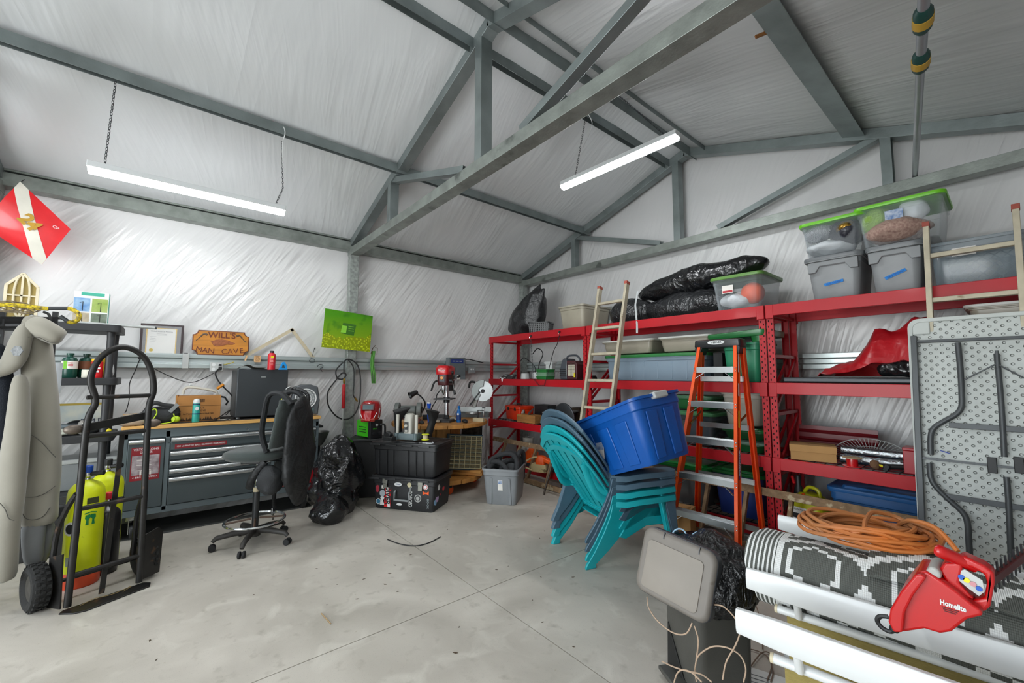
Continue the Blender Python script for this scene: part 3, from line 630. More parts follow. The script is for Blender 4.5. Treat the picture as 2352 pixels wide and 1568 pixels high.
obj('handle', B().tube(spline([(-.10, .0, .27), (-.06, 0, .315), (.05, 0, .32), (.10, 0, .30), (.13, 0, .25)], 6), .013, 8), HB, t)
b = B()
for k in range(4): b.box((-.08, -.112, .05+k*.028), (.09, .012, .008))
obj('grille', b, BLACK, t, bevel=.002)
obj('yellow_label', B().box((.12, -.122, .06), (.022, .002, .055)), YELLOW, t)
b = B(); b.rings([rrect(.14, .12, .03, 0), rrect(.15, .13, .03, .02), rrect(.12, .1, .03, .055)]); o = obj('camera_case', b, BLACK); o.location = (xa(1338, 868, 4.08)-.09, 4.35, Z2); tag(o, 'small black case behind the propane heater', 'case')
# --- shelf 3, rack 1
t = thing('tool_case', 'bright orange hard case with black latches at the rack end', 'case', (xa(1180, 940, 4.2)+.02, 4.30, Z3), -8)
OR2 = mat('vivid_orange_case', 'e8380f', .38)
obj('body', B().rings([rrect(.40, .26, .03, 0), rrect(.42, .28, .03, .16)]), OR2, t); obj('lid', B().rings([rrect(.43, .29, .03, .165), rrect(.43, .29, .03, .20), rrect(.40, .26, .03, .215)]), OR2, t)
for x in (-.1, .1): obj('latch', B().box((x, -.148, .165), (.04, .014, .05)), BLACK, t, bevel=.003)
obj('handle', B().tube([(-.06, 0, .215), (-.06, 0, .232), (.06, 0, .232), (.06, 0, .215)], .01, 8), BLACK, t)
t = thing('wood_block', 'weathered square timber offcut lying across the third shelf edge', 'timber', (xa(1206, 975, 4.05), 4.07, Z3), 4)
WD = mat('warm_cut_wood', '9c6a34', .7, var=.35, vs=5, stretch=(1, 8, 8), bump=.3, bs=30); WDG = mat('weathered_end_grain', '6e5a42', .85, var=.4, vs=20, bump=.4)
b = B().box((.06, 0, .06), (.36, .14, .118)); obj('log', b, WD, t, bevel=.006); obj('end_face', B().box((-.125, 0, .058), (.008, .13, .108)), WDG, t, bevel=.004)
p = at(1190, 942, y=4.2); pushed('crumpled_bag', 'crumpled pale plastic bag behind the timber offcut', 'bag', (xa(1196, 945, 4.19), 4.215, Z3+.0), (.06, .05, .085), mat('pale_bag', 'a7a39b', .5), 8, .02)
t = thing('slate_sheet', 'dark thin sheet leaning between the timber and the black basket', 'sheet', (xa(1222, 960, 4.12), 4.1, Z3+.12), rot=(35, -30, 0)); obj('panel', B().box((0, 0, 0.03), (.12, .16, .008)), DGREY, t)
crate('laundry_basket', 'black pierced basket with a grey lid on the third shelf', (xa(1272, 980, 4.06), 4.20, Z3), 3, .34, .30, .17, BLACK)
t = thing('basket_lid', 'grey tub lid laid over the black pierced basket', 'lid', (xa(1272, 940, 4.06), 4.22, Z3+.172), 6, rot=(2, -3, 6)); b = B(); b.rings([rrect(.43, .34, .03, 0), rrect(.45, .36, .03, .006), rrect(.45, .36, .03, .022), rrect(.41, .32, .03, .028), rrect(.30, .2, .02, .026)]); obj('panel', b, mat('grey_lid', '6f7271', .45), t)
for nm, u, y, s_, m_, lab in (('black_box', 1253, 4.45, (.28, .2, .24), BLACK, 'plain black box behind the grey basket lid'), ('cardboard_box', 1330, 4.42, (.18, .2, .24), mat('dark_cardboard', '4a3c2c', .8), 'dark brown carton behind the grey basket lid')):
    o = obj(nm, B().box((0, 0, s_[2]/2), s_), m_, bevel=.004); o.location = (xa(u, 940, y), y, Z3); tag(o, lab, 'box')
t = thing('barrel_lid', 'round black barrel lid with recessed clip, propped on edge', 'lid', (xa(1311, 970, 4.04)+.0, 3.955, Z3+.005), rot=(-80, 0, 0)); b = B(); b.lathe([(.155, -.01), (.165, -.004), (.165, .012), (.15, .016), (.145, .004), (0, .004)], 40, c=(0, -.168, 0)); obj('disc', b, DSTEEL, t); obj('recess', B().lathe([(.03, .0), (.03, .010), (0, .010)], 16, c=(0, -.29, 0)), ALU, t)
# --- rack 2 shelf 2
UB = clearmat('milky_underbed', 'a7a090', .8, .35); UBL = mat('white_lid', 'c9cac4', .4)
for (u0, u1, lab) in ((1378, 1497, 'milky underbed bin with white lid, behind the beige ladder'), (1508, 1632, 'milky underbed bin with white lid, beside the stepladder top')):
    x0_, x1_ = xa(u0, 800, 4.05), xa(u1, 800, 4.05)
    binob('underbed_bin', lab, 'tub', ((x0_+x1_)/2, 4.30, Z2+.31), 0, x1_-x0_-.03, .45, .15, UB, True, UBL, group='milky underbed bins', tap=.9, lidh=.012)
x0_, x1_ = xa(1385, 840, 4.04), xa(1622, 840, 4.04)
binob('long_storage_bin', 'very long cloudy bin with green lid on the second shelf', 'tub', ((x0_+x1_)/2, 4.30, Z2), 0, x1_-x0_-.04, .48, .27, CLRB, True, mat('forest_green_lid', '2f7a3f', .3), tap=.95, ribs=6, ribmat=CLRB)
x0_, x1_ = xa(1660, 820, 4.05), xa(1745, 820, 4.05)
binob('storage_tote', 'green tote without a lid behind the stepladder', 'tote', ((x0_+x1_)/2, 4.26, Z2), 0, x1_-x0_, .44, .36, mat('jade_green_tote', '2f8c66', .4), tap=.86)
t = thing('tub_lid', 'dark green tub lid resting crooked on the green tote', 'lid', ((x0_+x1_)/2-.02, 4.24, Z2+.40), rot=(0, -3, 0)); b = B(); b.rings([rrect(.50, .50, .04, 0), rrect(.52, .52, .05, .03), rrect(.52, .52, .05, .055), rrect(.48, .48, .04, .06), rrect(.3, .3, .03, .05)]); obj('panel', b, mat('dark_green_lid', '1f6a34', .25), t, bevel=.004); obj('grip', B().rings([rrect(.10, .06, .02, -.05, .18, -.2), rrect(.12, .08, .03, .01, .18, -.2)]), MATS['dark_green_lid'], t)
o = obj('black_box', B().box((0, 0, .14), (.09, .3, .28)), BLACK, bevel=.004); o.location = (xa(1642, 850, 4.08), 4.3, Z2); tag(o, 'narrow black box between the long bin and the green tote', 'box')
# --- rack 2 shelf 3
DG = MATS['dark_green_lid']
x0_, x1_ = xa(1515, 980, 4.06), xa(1640, 980, 4.06)
t = binob('storage_tub', 'cloudy grey tub with green lid behind the stepladder rails', 'tub', ((x0_+x1_)/2, 4.30, Z3), 0, x1_-x0_-.02, .46, .30, clearmat('smoky_tub', '59626a', .75), True, mat('sage_green_lid', '4c8a5c', .3), tap=.9)
binob('storage_tub', 'shallow green tub stacked on the cloudy grey tub', 'tub', ((x0_+x1_)/2-.02, 4.30, Z3+.345), 0, x1_-x0_-.04, .42, .12, DG, True, mat('dull_green_lid', '4f7d5c', .4), tap=.9, lidh=.02)
x0_, x1_ = xa(1660, 960, 4.06), xa(1752, 960, 4.06)
for k in range(2):
    binob('storage_tub', ('shallow green tub on the third shelf deck beside the rack uprights', 'shallow green tub in the middle of the stack beside the rack uprights')[k], 'tub', ((x0_+x1_)/2, 4.26, Z3+.11*k), 0, x1_-x0_, .44, .085, mat('bottle_green_tub', '1c5a30', .35), True, DG if k else mat('pale_green_grey_lid', '6f8f80', .4), tap=.88, lidh=.02)
binob('storage_tub', 'milky tub with white lid on the green tubs beside the uprights', 'tub', ((x0_+x1_)/2-.01, 4.26, Z3+.235), 0, x1_-x0_-.02, .42, .30, CLRM, True, UBL, tap=.84, lidh=.02)
pushed('cream_cloth', 'cream folded cloth inside the milky tub', 'cloth', ((x0_+x1_)/2-.01, 4.24, Z3+.25), (.13, .15, .11), mat('cream_cloth2', 'c8bfa0', .8), 17)
# --- rack 2 bottom
BT = mat('navy_tote', '1b2f6a', .4)
x0_, x1_ = xa(1640, 1120, 4.06), xa(1752, 1120, 4.06)
binob('storage_tote', 'navy blue tote with green lid at the rack bottom', 'tote', ((x0_+x1_)/2, 4.28, Z4), 0, x1_-x0_, .46, .38, BT, True, DG, tap=.85)
x0_, x1_ = xa(1490, 1120, 4.06), xa(1632, 1120, 4.06)
binob('storage_tote', 'grey smoky tote with bright green lid at the rack bottom', 'tote', ((x0_+x1_)/2, 4.28, Z4), 0, x1_-x0_-.03, .46, .36, clearmat('smoky_tote', '6a6c6e', .85), True, mat('bright_green_lid', '0f7a30', .25), tap=.88)
# --- rack 3 shelf 2: red tarp, black sacks and flat black panel
x0_, x1_ = xa(1800, 880, 4.03), -.12
t = thing('flat_panel', 'long flat black panel lying along the second shelf edge', 'panel', ((x0_+x1_)/2, 4.12, Z2)); obj('board', B().box((0, 0, .022), (x1_-x0_, .22, .044)), DSTEEL, t, bevel=.012); obj('top_sheet', B().box((.08, 0.02, .05), (x1_-x0_-.2, .2, .008)), BLACK, t)
TARP = film('red_tarp', 'b0101c', .35, 1.8, .35, .03)
def cloth_heap(name, label, x0, x1, y0, y1, zb, prof, m, seed, cat, amp=.03):
    b = B(); nu, nv = 56, 34
    def fn(u, v):
        x = x0+(x1-x0)*u; h = prof(u)*math.sin(math.pi*min(1, .03+v*.97))**.6
        y = y0+(y1-y0)*v; q = nz((x*2.2, y*1.2, 0), 3, seed)
        return (x, y+.03*q, zb+.004+max(0, h*(1+.35*q)+amp*abs(nz((x+y*.7, y, 0), 9, seed))*1.2*(1 if h > .01 else 0)))
    b.grid(fn, nu, nv); n0 = len(b.v)
    o = obj(name, b, m, smooth=50, solid=.004); return tag(o, label, cat)
def tp(u): return .05+.05*min(1, u*5)+.27*max(0, min(1, (u-.24)/.16))**1.2 + .07*math.exp(-((u-.75)/.14)**2) if u > .03 else 0
cloth_heap('tarp', 'bunched glossy red tarp on the second shelf', xa(1885, 850, 4.2), -.15, 4.06, 4.55, Z2+.05, tp, TARP, 4, 'tarp')
p = at(2045, 850, y=4.05); bagblob('trash_bag', 'folded black plastic sheeting over the shelf edge by the red tarp', (p.x+.13, 4.10, Z2+.045), (.22, .10, .07), 41, amp=.02, sc=7, flat=-.06)
# --- rack 3 shelf 3
t = thing('shoe_box', 'brown cardboard box with lid on the third shelf', 'box', (xa(1860, 1055, 4.07)+.0, 4.15, Z3), 16)
obj('base', B().box((0, 0, .045), (.30, .20, .09)), CARD, t); obj('lid', B().box((0, 0, .095), (.312, .212, .055)), CARD, t, bevel=.002); 
text('THIS SIDE UP' if False else '· · ·', .02, INK, t, Matrix.Translation((0, 0, .123)) @ rotm(-90), width=.05)
t = thing('wire_spool', 'small red wire spool with pale flanges on the shelf edge', 'spool', (xa(1957, 1068, 4.04), 4.055, Z3), 0)
obj('wire', B().lathe([(.034, .006), (.036, .05), (.034, .062)], 24), RED, t)
for z, r_ in ((0, .06), (.062, .06)): obj('flange', B().lathe([(r_, z), (r_+.002, z+.003), (r_, z+.006), (0, z+.006)], 32), mat('pale_wood_disc', 'b39a78', .6) if z else RED, t)
FOIL = mat('silver_foil_duct', 'b9bcbf', .2, .95, bump=.8, bs=60)
for i, (dy, dz) in enumerate(((0, .095), (-.05, .035))):
    o = obj('foil_tube', B().cyl((0, 0, 0), (.70, .0, 0), .03, n=20), FOIL); o.location = (xa(1930, 1030, 4.2), 4.24+dy, Z3+dz); tag(o, ('silver foil covered tube lying higher, under the fan grille', 'silver foil covered tube lying lower, behind the red spool')[i], 'tube', 'foil covered tubes')
b = B(); R0 = .24
for k in range(30): a = math.pi*(.02+.96*k/29); b.tube([(.06*math.cos(a), 0, .06*math.sin(a)), (R0*math.cos(a), 0, R0*math.sin(a))], .0022, 4)
for r_ in (.06, .15, .235): b.tube([(r_*math.cos(math.pi*k/24), 0, r_*math.sin(math.pi*k/24)) for k in range(25)], .004, 5)
o = obj('fan_grille', b, LGREY); o.location = (xa(1990, 1040, 4.35)+.02, 4.40, Z3+.01); o.scale = (1.1, 1, .72); tag(o, 'arched white fan grille standing behind the foil tubes', 'grille')
t = thing('tool_box', 'red metal box at the shelf end by the folding table', 'box', (xa(2090, 1060, 4.06), 4.14, Z3), 0); obj('body', B().box((0, 0, .08), (.07, .16, .16)), mat('red_metal', 'a31422', .35), t, bevel=.004); obj('lid', B().box((0, 0, .17), (.074, .165, .02)), MATS['red_metal'], t, bevel=.004)
pushed('rock', 'brown lump of stone on the wire deck by the red spool', 'stone', (xa(2010, 1068, 4.06), 4.06, Z3), (.035, .03, .035), mat('brown_stone', '6e5038', .9, bump=.8), 6, .012)
t = thing('caulk_gun', 'black tool with yellow tip lying on the third shelf', 'tool', (xa(2060, 1072, 4.05), 4.07, Z3+.01), 10); obj('barrel', B().cyl((-.08, .0, .02), (.09, .03, .03), .018), BLACK, t); obj('grip', B().box((-.06, -.01, .012), (.03, .02, .05), rot=(0, 25, 0)), BLACK, t, bevel=.004); obj('tip', B().cyl((-.08, 0, .02), (-.11, -.006, .03), .01, .004), YELLOW, t)
t = thing('roof_panel', 'ribbed dark red metal panel offcuts standing behind the third shelf', 'panel', (xa(1920, 990, 4.55), 4.56, Z3)); 
for k in range(2): b = B(); b.rings([[(x, y+k*.01, z) for z, y in ((0, 0), (.10, 0), (.115, -.015), (.13, 0), (.17, 0), (.185, -.015), (.20, 0), (.235, 0))] for x in (-.28, .28)], closed=False, cap0=False, cap1=False); obj('sheet', b, mat('dark_red_metal', '6a1018', .35), t, solid=.002)
# --- rack 3 bottom
t = thing('fuel_can', 'yellow plastic fuel can with black and red spout under the shelf', 'can', (xa(1852, 1180, 4.1), 4.20, Z4), -12)
YC = mat('yellow_fuel_can', 'b9b512', .4)
b = B(); b.rings([rrect(.24, .20, .04, 0), rrect(.26, .22, .05, .02), rrect(.26, .22, .05, .20), rrect(.22, .19, .05, .26), rrect(.12, .12, .04, .30)]); obj('body', b, YC, t)
obj('handle', B().tube(spline([(.08, 0, .25), (.07, 0, .33), (-.0, 0, .345), (-.04, 0, .29)], 6), .014, 8), YC, t)
obj('spout', B().lathe([(.035, .28), (.03, .33), (.018, .35), (.02, .43)], 20, c=(-.07, -.02, 0)), BLACK, t); obj('valve', B().cyl((-.10, -.03, .36), (-.11, -.04, .42), .012, n=12), RED, t); obj('tip', B().cyl((.0, -.09, .30), (.03, -.12, .27), .012, n=12), ORANGE, t)
s = sticker(t, .12, .10, (-.03, -.113, .14), LABW, 'label'); text("PRESS'N POUR", .02, BLACK, s, Matrix.Translation((0, -.001, .03)), width=.105); sticker(s, .09, .04, (0, -.001, -.02), BLACK, 'graphic')
x0_, x1_ = xa(1895, 1130, 4.05), xa(2140, 1130, 4.05)
t = binob('storage_tote', 'large steel blue tote with masking tape strip at the rack bottom', 'tote', ((x0_+x1_)/2+.03, 4.29, Z4), 0, x1_-x0_, .5, .40, mat('steel_blue_tote', '20558c', .4), True, mat('steel_blue_lid', '235a93', .35), tap=.93); sticker(t, .20, .022, (.0, -.252, .26), mat('masking_tape', '8f8a72', .7), 'tape')
t = binob('underbed_bin', 'grey lidded bin under the top beam beside the folding table', 'tub', (.12, 4.28, Z2+.36), 0, .6, .44, .16, UB, True, UBL, tap=.9, lidh=.012)
o = obj('black_box', B().box((0, 0, .17), (.6, .44, .34)), mat('charcoal_box', '2c2c2e', .7), bevel=.005); o.location = (.16, 4.28, Z2+.01); tag(o, 'charcoal box under the grey bin behind the folding table', 'box')
# ladders at the racks
def rung_ladder(name, label, base, top, width, side, n, rm, cap=None, section=(.028, .065), rr=.02, first=.12, flat=True):
    t = thing(name, label, 'ladder', (0, 0, 0)); a, c_ = Vector(base), Vector(top); s = Vector(side).normalized(); up = (c_-a).normalized(); nrm = s.cross(up)
    for k in (-1, 1):
        b = B(); b.bar(a+s*k*width/2, c_+s*k*width/2, section[0], section[1], up=nrm); r_ = obj('rail', b, rm, t, bevel=.003)
        if cap: obj('end_cap', B().bar(c_+s*k*width/2-up*.03, c_+s*k*width/2+up*.004, section[0]+.006, section[1]+.006, up=nrm), cap, t, bevel=.003)
    L_ = (c_-a).length
    for i in range(n):
        d = first+i*.3048
        if d > L_-.02: break
        p_ = a+up*d; b = B()
        if flat: b.bar(p_-s*width/2, p_+s*width/2, .03, .032, up=nrm)
        else: b.tube([p_-s*width/2, p_+s*width/2], rr, 10)
        obj('rung', b, rm, t, bevel=.003)
    return t
LAD = mat('cream_ladder_aluminium', 'b9b09a', .45, .25, var=.15, vs=14, wear=('7d6a50', 9, .66)); CAPR = mat('faded_red_cap', '9c4a3c', .6)
rung_ladder('extension_ladder', 'narrow cream aluminium ladder leaning on the middle rack behind the chairs', (-2.965, 3.42, .0), (-2.915, 3.93, 2.50), .375, (1, .02, 0), 8, LAD, CAPR, section=(.03, .06), first=.20)
rung_ladder('extension_ladder', 'cream ladder standing behind the white folding table', (-.17, 3.72, 0), (-.135, 3.945, 2.49), .39, (1, .0, 0), 8, LAD, CAPR, section=(.03, .05), first=.13)
OLD = mat('old_weathered_wood', '8a6f52', .8, var=.3, vs=8, stretch=(3, 3, 3), wear=('b9a98a', 12, .6), bump=.3, bs=60)
t = thing('wooden_ladder', 'long old wooden ladder lying on its side along the racks', 'ladder', (0, 0, 0))
for z, y, x0_ in ((.475, 3.93, -5.2), (.035, 3.80, -4.35)):
    b = B(); b.bar((x0_, y, z), (-.15, y, z), .032, .065, up=(0, .2, 1)); obj('rail', b, OLD, t, bevel=.004)
for k in range(14):
    x = -4.9+k*.335
    if x > -.2: break
    b = B(); b.bar((x, 3.93, .45), (x-.02 if x > -4.2 else x-.05, 3.805, .06), .045, .03, up=(1, 0, 0)); obj('rung', b, OLD, t, bevel=.004)
# fix-up of the corner bag: tall leaning shape
_o = [o for o in bpy.data.objects if o.get('label', '').startswith('upright black bag')][0]
_me = _o.data
for v_ in _me.vertices:
    z = v_.co.z; f = max(0, z)/.38; v_.co.z = z*1.55; v_.co.x = v_.co.x*(1.0-.25*f)+.22*f*f-.04; v_.co.y *= (1-.35*f)
# ================================================================ STEPLADDER
LO = mat('orange_fibreglass', 'f0540c', .42, var=.08); ALR = mat('ribbed_aluminium', 'aeb2b3', .35, .85)
t = thing('stepladder', 'orange fibreglass stepladder with black top standing before the middle rack', 'ladder', (-1.70, 3.375, 0), -.3)
def lp(sg, z): return Vector((sg*(.285-.0736*z), .256*z, z))
for sg in (-1, 1):
    r = obj('front_rail', B().chan(lp(sg, .03), lp(sg, 1.74), .07, .028, .004, up=(-sg, 0, 0)), LO, t, bevel=.002)
    if sg == 1:
        a = lp(1, 1.2); 
        for z, w_, h, m_ in ((1.56, .018, .17, LABW), (1.33, .02, .11, LABW), (1.09, .02, .14, YELLOW)):
            p = lp(1, z)+V(.0155, 0, 0); b = B().box((0, 0, 0), (.0012, w_, h)); o = obj('sticker', b, m_, r); o.location = p; o.rotation_euler = (R_(-14), R_(-4.2), 0)
        p = lp(1, .75)+V(.0158, 0, 0); M = Matrix.Translation(p) @ rotm(-14, -4.2, 0) @ rotm(0, 0, 90)
        b = B(); b.prism([(.016*math.cos(q), .13*math.sin(q)) for q in [2*math.pi*i/32 for i in range(32)]], -.0005, .0008, M @ rotm(90)); obj('oval_badge', b, mat('navy_badge', '1d1a66', .4), r)
        b = B(); b.prism([(.012*math.cos(q), .10*math.sin(q)) for q in [2*math.pi*i/32 for i in range(32)]], .0008, .0014, M @ rotm(90)); obj('badge_face', b, WHITE, r)
        text('WERNER', .03, MATS['navy_badge'], r, M @ Matrix.Translation((0, -.0018, 0)) @ rotm(0, 90, 0), width=.16)
    obj('rear_rail', B().chan((sg*.285, .50, .03), (sg*.18, .50, 1.70), .035, .05, .004, up=(0, 1, 0)), LO, t, bevel=.002)
    obj('front_foot', B().box((sg*.285, .0, .02), (.045, .085, .05)), RUBBER, t, bevel=.006); obj('rear_foot', B().box((sg*.285, .50, .02), (.05, .06, .04)), RUBBER, t, bevel=.006)
    obj('spreader', B().bar(lp(sg*.88, 1.02), (sg*.20, .49, 1.12), .003, .022), mat('brass_plated', '8a6f3a', .4, .7), t)
for k in range(1, 6):
    z = .304*k; p = lp(1, z); w_ = 2*p.x-.02
    b = B(); b.box((0, p.y, z), (w_, .08, .008)); b.box((0, p.y-.039, z-.022), (w_, .004, .05)); b.box((0, p.y+.039, z-.018), (w_, .004, .036))
    for i in range(5): b.box((0, p.y-.03+i*.015, z+.005), (w_, .004, .003))
    s = obj('step', b, ALR, t, bevel=.0015)
    for sg in (-1, 1):
        obj('step_brace', B().bar((sg*(w_/2-.08), p.y-.035, z-.04), lp(sg*.93, z-.10)+V(0, -.03, 0), .003, .02, up=(0, 1, 0)), ALU, s)
        b = B(); 
        for dz in (-.005, -.032): b.ball((sg*(w_/2+.018), p.y-.048, z+dz), (.006, .004, .006), 8, 5)
        obj('rivet', b, CHROME, s)['kind'] = 'stuff'
for k in (.17, .55, 1.0, 1.42): obj('rear_brace', B().bar((-.275+.06*k, .48, k), (.275-.06*k, .48, k), .006, .045, up=(0, 0, 1)), ALU, t)
b = B(); b.rings([rrect(.40, .13, .02, 1.70, 0, .47), rrect(.41, .14, .02, 1.715, 0, .47), rrect(.40, .14, .02, 1.765, 0, .47), rrect(.37, .11, .02, 1.775, 0, .47)])
b.prism([(-.2, 1.70), (-.19, 1.64), (-.16, 1.64), (-.13, 1.70)], .405, .54, rotm(90) @ Matrix.Diagonal((1, 1, -1, 1))); b.prism([(.2, 1.70), (.19, 1.64), (.16, 1.64), (.13, 1.70)], .405, .54, rotm(90) @ Matrix.Diagonal((1, 1, -1, 1)))
c_ = obj('top_cap', b, BLACKS, t, bevel=.003)
b = B(); b.prism([(.075*math.cos(q), .019*math.sin(q)) for q in [2*math.pi*i/32 for i in range(32)]], 0, .002, Matrix.Translation((0, .398, 1.745)) @ rotm(90)); o = obj('oval_badge', b, WHITE, c_)
text('WERNER', .024, BLACK, c_, Matrix.Translation((0, .3955, 1.745)), width=.10, bold=.0005)

# ================================================================ ADIRONDACK CHAIRS
TEAL = mat('teal_resin', '12a0a8', .42, var=.06, bump=.05, bs=120); SLATE = mat('slate_blue_resin', '4a6475', .45, var=.12, vs=8, bump=.05, bs=120)
def adirondack(name, label, m, z0):
    t = thing(name, label, 'chair', (-2.27, 2.96, z0), -16, 'stacked resin garden chairs')
    def back(u, v):   # u -1..1 across, v 0..1 up
        hw = .23+.10*math.sin(min(1, v*1.1)*math.pi*.55); arch = .13*abs(u)**2.4*max(0, v-.35)/.65
        y = -.10-.44*v+.05*u*u*(.3+v); z = .31+.66*v*(1)-arch+.0
        return Vector((u*hw, y, z))
    b = B()
    ns = 6
    for k in range(ns):   # slats with narrow slots between
        u0, u1 = -1+2*k/ns+.04, -1+2*(k+1)/ns-.04
        b.grid(lambda p, q: back(u0+(u1-u0)*p, q*.95), 5, 14)
    obj('back_slats', b, m, t, solid=.006)
    for v0, v1, off in ((.0, .07, -.004), (.80, .86, -.010), (.93, 1.0, -.016)):
        b = B(); b.grid(lambda p, q: back(-1+2*p, v0+(v1-v0)*q)+V(0, off, 0), 24, 3); obj('back_rib', b, m, t, solid=.014)
    b = B(); rim = [back(-1, v/12) for v in range(13)]+[back(-1+2*i/20, 1) for i in range(1, 20)]+[back(1, 1-v/12) for v in range(13)]
    b.tube([p+V(0, -.006, 0) for p in rim], .011, 6); obj('back_rim', b, m, t)
    def seat(u, v): return Vector((u*(.235+.03*v), -.13+.60*v, .27+.12*v+.03*math.sin(v*math.pi)*-1+.012*u*u-.10*max(0, v-.9)*3))
    b = B()
    for k in range(6):
        u0, u1 = -1+2*k/6+.03, -1+2*(k+1)/6-.03; b.grid(lambda p, q: seat(u0+(u1-u0)*p, q), 4, 12)
    b.grid(lambda p, q: seat(-1+2*p, .0+.08*q), 12, 2); b.grid(lambda p, q: seat(-1+2*p, .9+.1*q), 12, 2)
    obj('seat', b, m, t, solid=.008)
    for sg in (-1, 1):
        b = B()   # arm: wide flat board with a rolled edge, widening to the front
        n = 18; L_ = [(-.22, .245, .30), (-.12, .25, .37), (0, .245, .40), (.18, .245, .41), (.34, .26, .40), (.38, .28, .36)]
        prof = []
        for y, xi, xo in L_:
            zt = .50 if y > -.12 else .485; prof.append([(sg*xi, y, zt), (sg*xo, y, zt), (sg*(xo+.006), y, zt-.042), (sg*(xo-.004), y, zt-.042), (sg*(xo-.008), y, zt-.012), (sg*xi, y, zt-.012)])
        b.rings(prof); obj('armrest', b, m, t, bevel=.004)
        b = B()   # curved stay from arm up to the back
        b.tube(spline([(sg*.30, -.18, .475), (sg*.275, -.30, .52), (sg*.262, -.38, .66), (sg*.262, -.43, .78)], 5), [.014]*16, 6, flat=2.2); obj('arm_stay', b, m, t)
        # rear leg: broad blade sweeping back to the foot
        x = sg*.30
        b = B(); b.rings([[(x+sg*(.02-.0), y, z) for y, z in poly] for poly in [[(-.20, .48), (.02, .46), (-.02, .40), (-.12, .26), (-.24, .12), (-.33, 0), (-.43, 0), (-.40, .10), (-.30, .30), (-.24, .44)]]]+[[(x-sg*.012, y, z) for y, z in [(-.20, .48), (.02, .46), (-.02, .40), (-.12, .26), (-.24, .12), (-.33, 0), (-.43, 0), (-.40, .10), (-.30, .30), (-.24, .44)]]])
        bb = B()
        rs = []
        for f, (z, y0_, y1_, xo) in enumerate(((.47, -.22, .10, .33), (.38, -.24, .02, .325), (.26, -.29, -.08, .31), (.12, -.36, -.22, .285), (.03, -.42, -.33, .27), (0, -.43, -.33, .27))):
            rs.append([(sg*xo, y0_, z), (sg*(xo-.03), y0_+.01, z), (sg*(xo-.03), y1_-.02, z), (sg*xo, y1_, z)])
        bb.rings(rs); obj('rear_leg', bb, m, t, bevel=.006)
        bb = B(); rs = []
        for z, y0_, y1_, xo in ((.47, .20, .36, .385), (.30, .24, .35, .385), (.12, .28, .36, .39), (0, .31, .37, .395)):
            rs.append([(sg*xo, y0_, z), (sg*(xo-.05), y0_+.01, z), (sg*(xo-.05), y1_, z), (sg*xo, y1_, z)])
        bb.rings(rs); obj('front_leg', bb, m, t, bevel=.006)
        b = B(); b.rings([[(sg*.33, y, z) for y, z in ((.26, .42), (.10, .43), (-.06, .34), (-.16, .22), (-.10, .20), (.10, .27), (.28, .26))], [(sg*.315, y, z) for y, z in ((.26, .42), (.10, .43), (-.06, .34), (-.16, .22), (-.10, .20), (.10, .27), (.28, .26))]]); obj('side_apron', b, m, t, bevel=.004)
    return t
adirondack('garden_chair', 'teal resin garden chair standing on the floor, lowest of its stack', TEAL, 0)
adirondack('garden_chair', 'teal resin garden chair stacked on the lowest one', TEAL, .064)
adirondack('garden_chair', 'slate blue resin garden chair stacked on the teal ones', SLATE, .128)
adirondack('garden_chair', 'slate blue resin garden chair on top of the stack under the blue tote', SLATE, .192)
# blue tote tipped in the top chair
BTM = mat('royal_blue_tote', '0a53a6', .38, var=.08, bump=.04, bs=150)
t = binob('storage_tote', 'big royal blue open tote tipped in the top garden chair', 'tote', (-1.89, 2.87, .746), 0, .77, .53, .47, BTM, tap=.83, r=.07, lip=.02, rot=(6, -20.3, -8.7))
b = B()
for sy in (-1, 1):
    for x in (-.22, -.02, .18): b.rings([[(x*.86-.055, sy*.222, .03), (x*.86+.055, sy*.222, .03), (x*.86+.05, sy*.229, .03), (x*.86-.05, sy*.229, .03)], [(x-.065, sy*.255, .34), (x+.065, sy*.255, .34), (x+.06, sy*.262, .34), (x-.06, sy*.262, .34)]])
obj('side_rib', b, BTM, t, bevel=.006)['kind'] = 'stuff'
b = B()
for sx in (-1, 1):
    for y in (-.12, .07): b.rings([[(sx*.322, y-.05, .03), (sx*.322, y+.05, .03), (sx*.33, y+.045, .03), (sx*.33, y-.045, .03)], [(sx*.376, y-.06, .36), (sx*.376, y+.06, .36), (sx*.384, y+.055, .36), (sx*.384, y-.055, .36)]])
obj('end_rib', b, BTM, t, bevel=.006)['kind'] = 'stuff'
obj('handle_clip', B().box((.40, .0, .455), (.05, .15, .05)), LGREY, t, bevel=.01, seg=3)
s = sticker(t, .085, .13, (-.12, -.252, .20), LABW, 'tag', (-8, 12, 0)); sticker(s, .08, .05, (0, -.001, .03), LABB, 'tag_print')

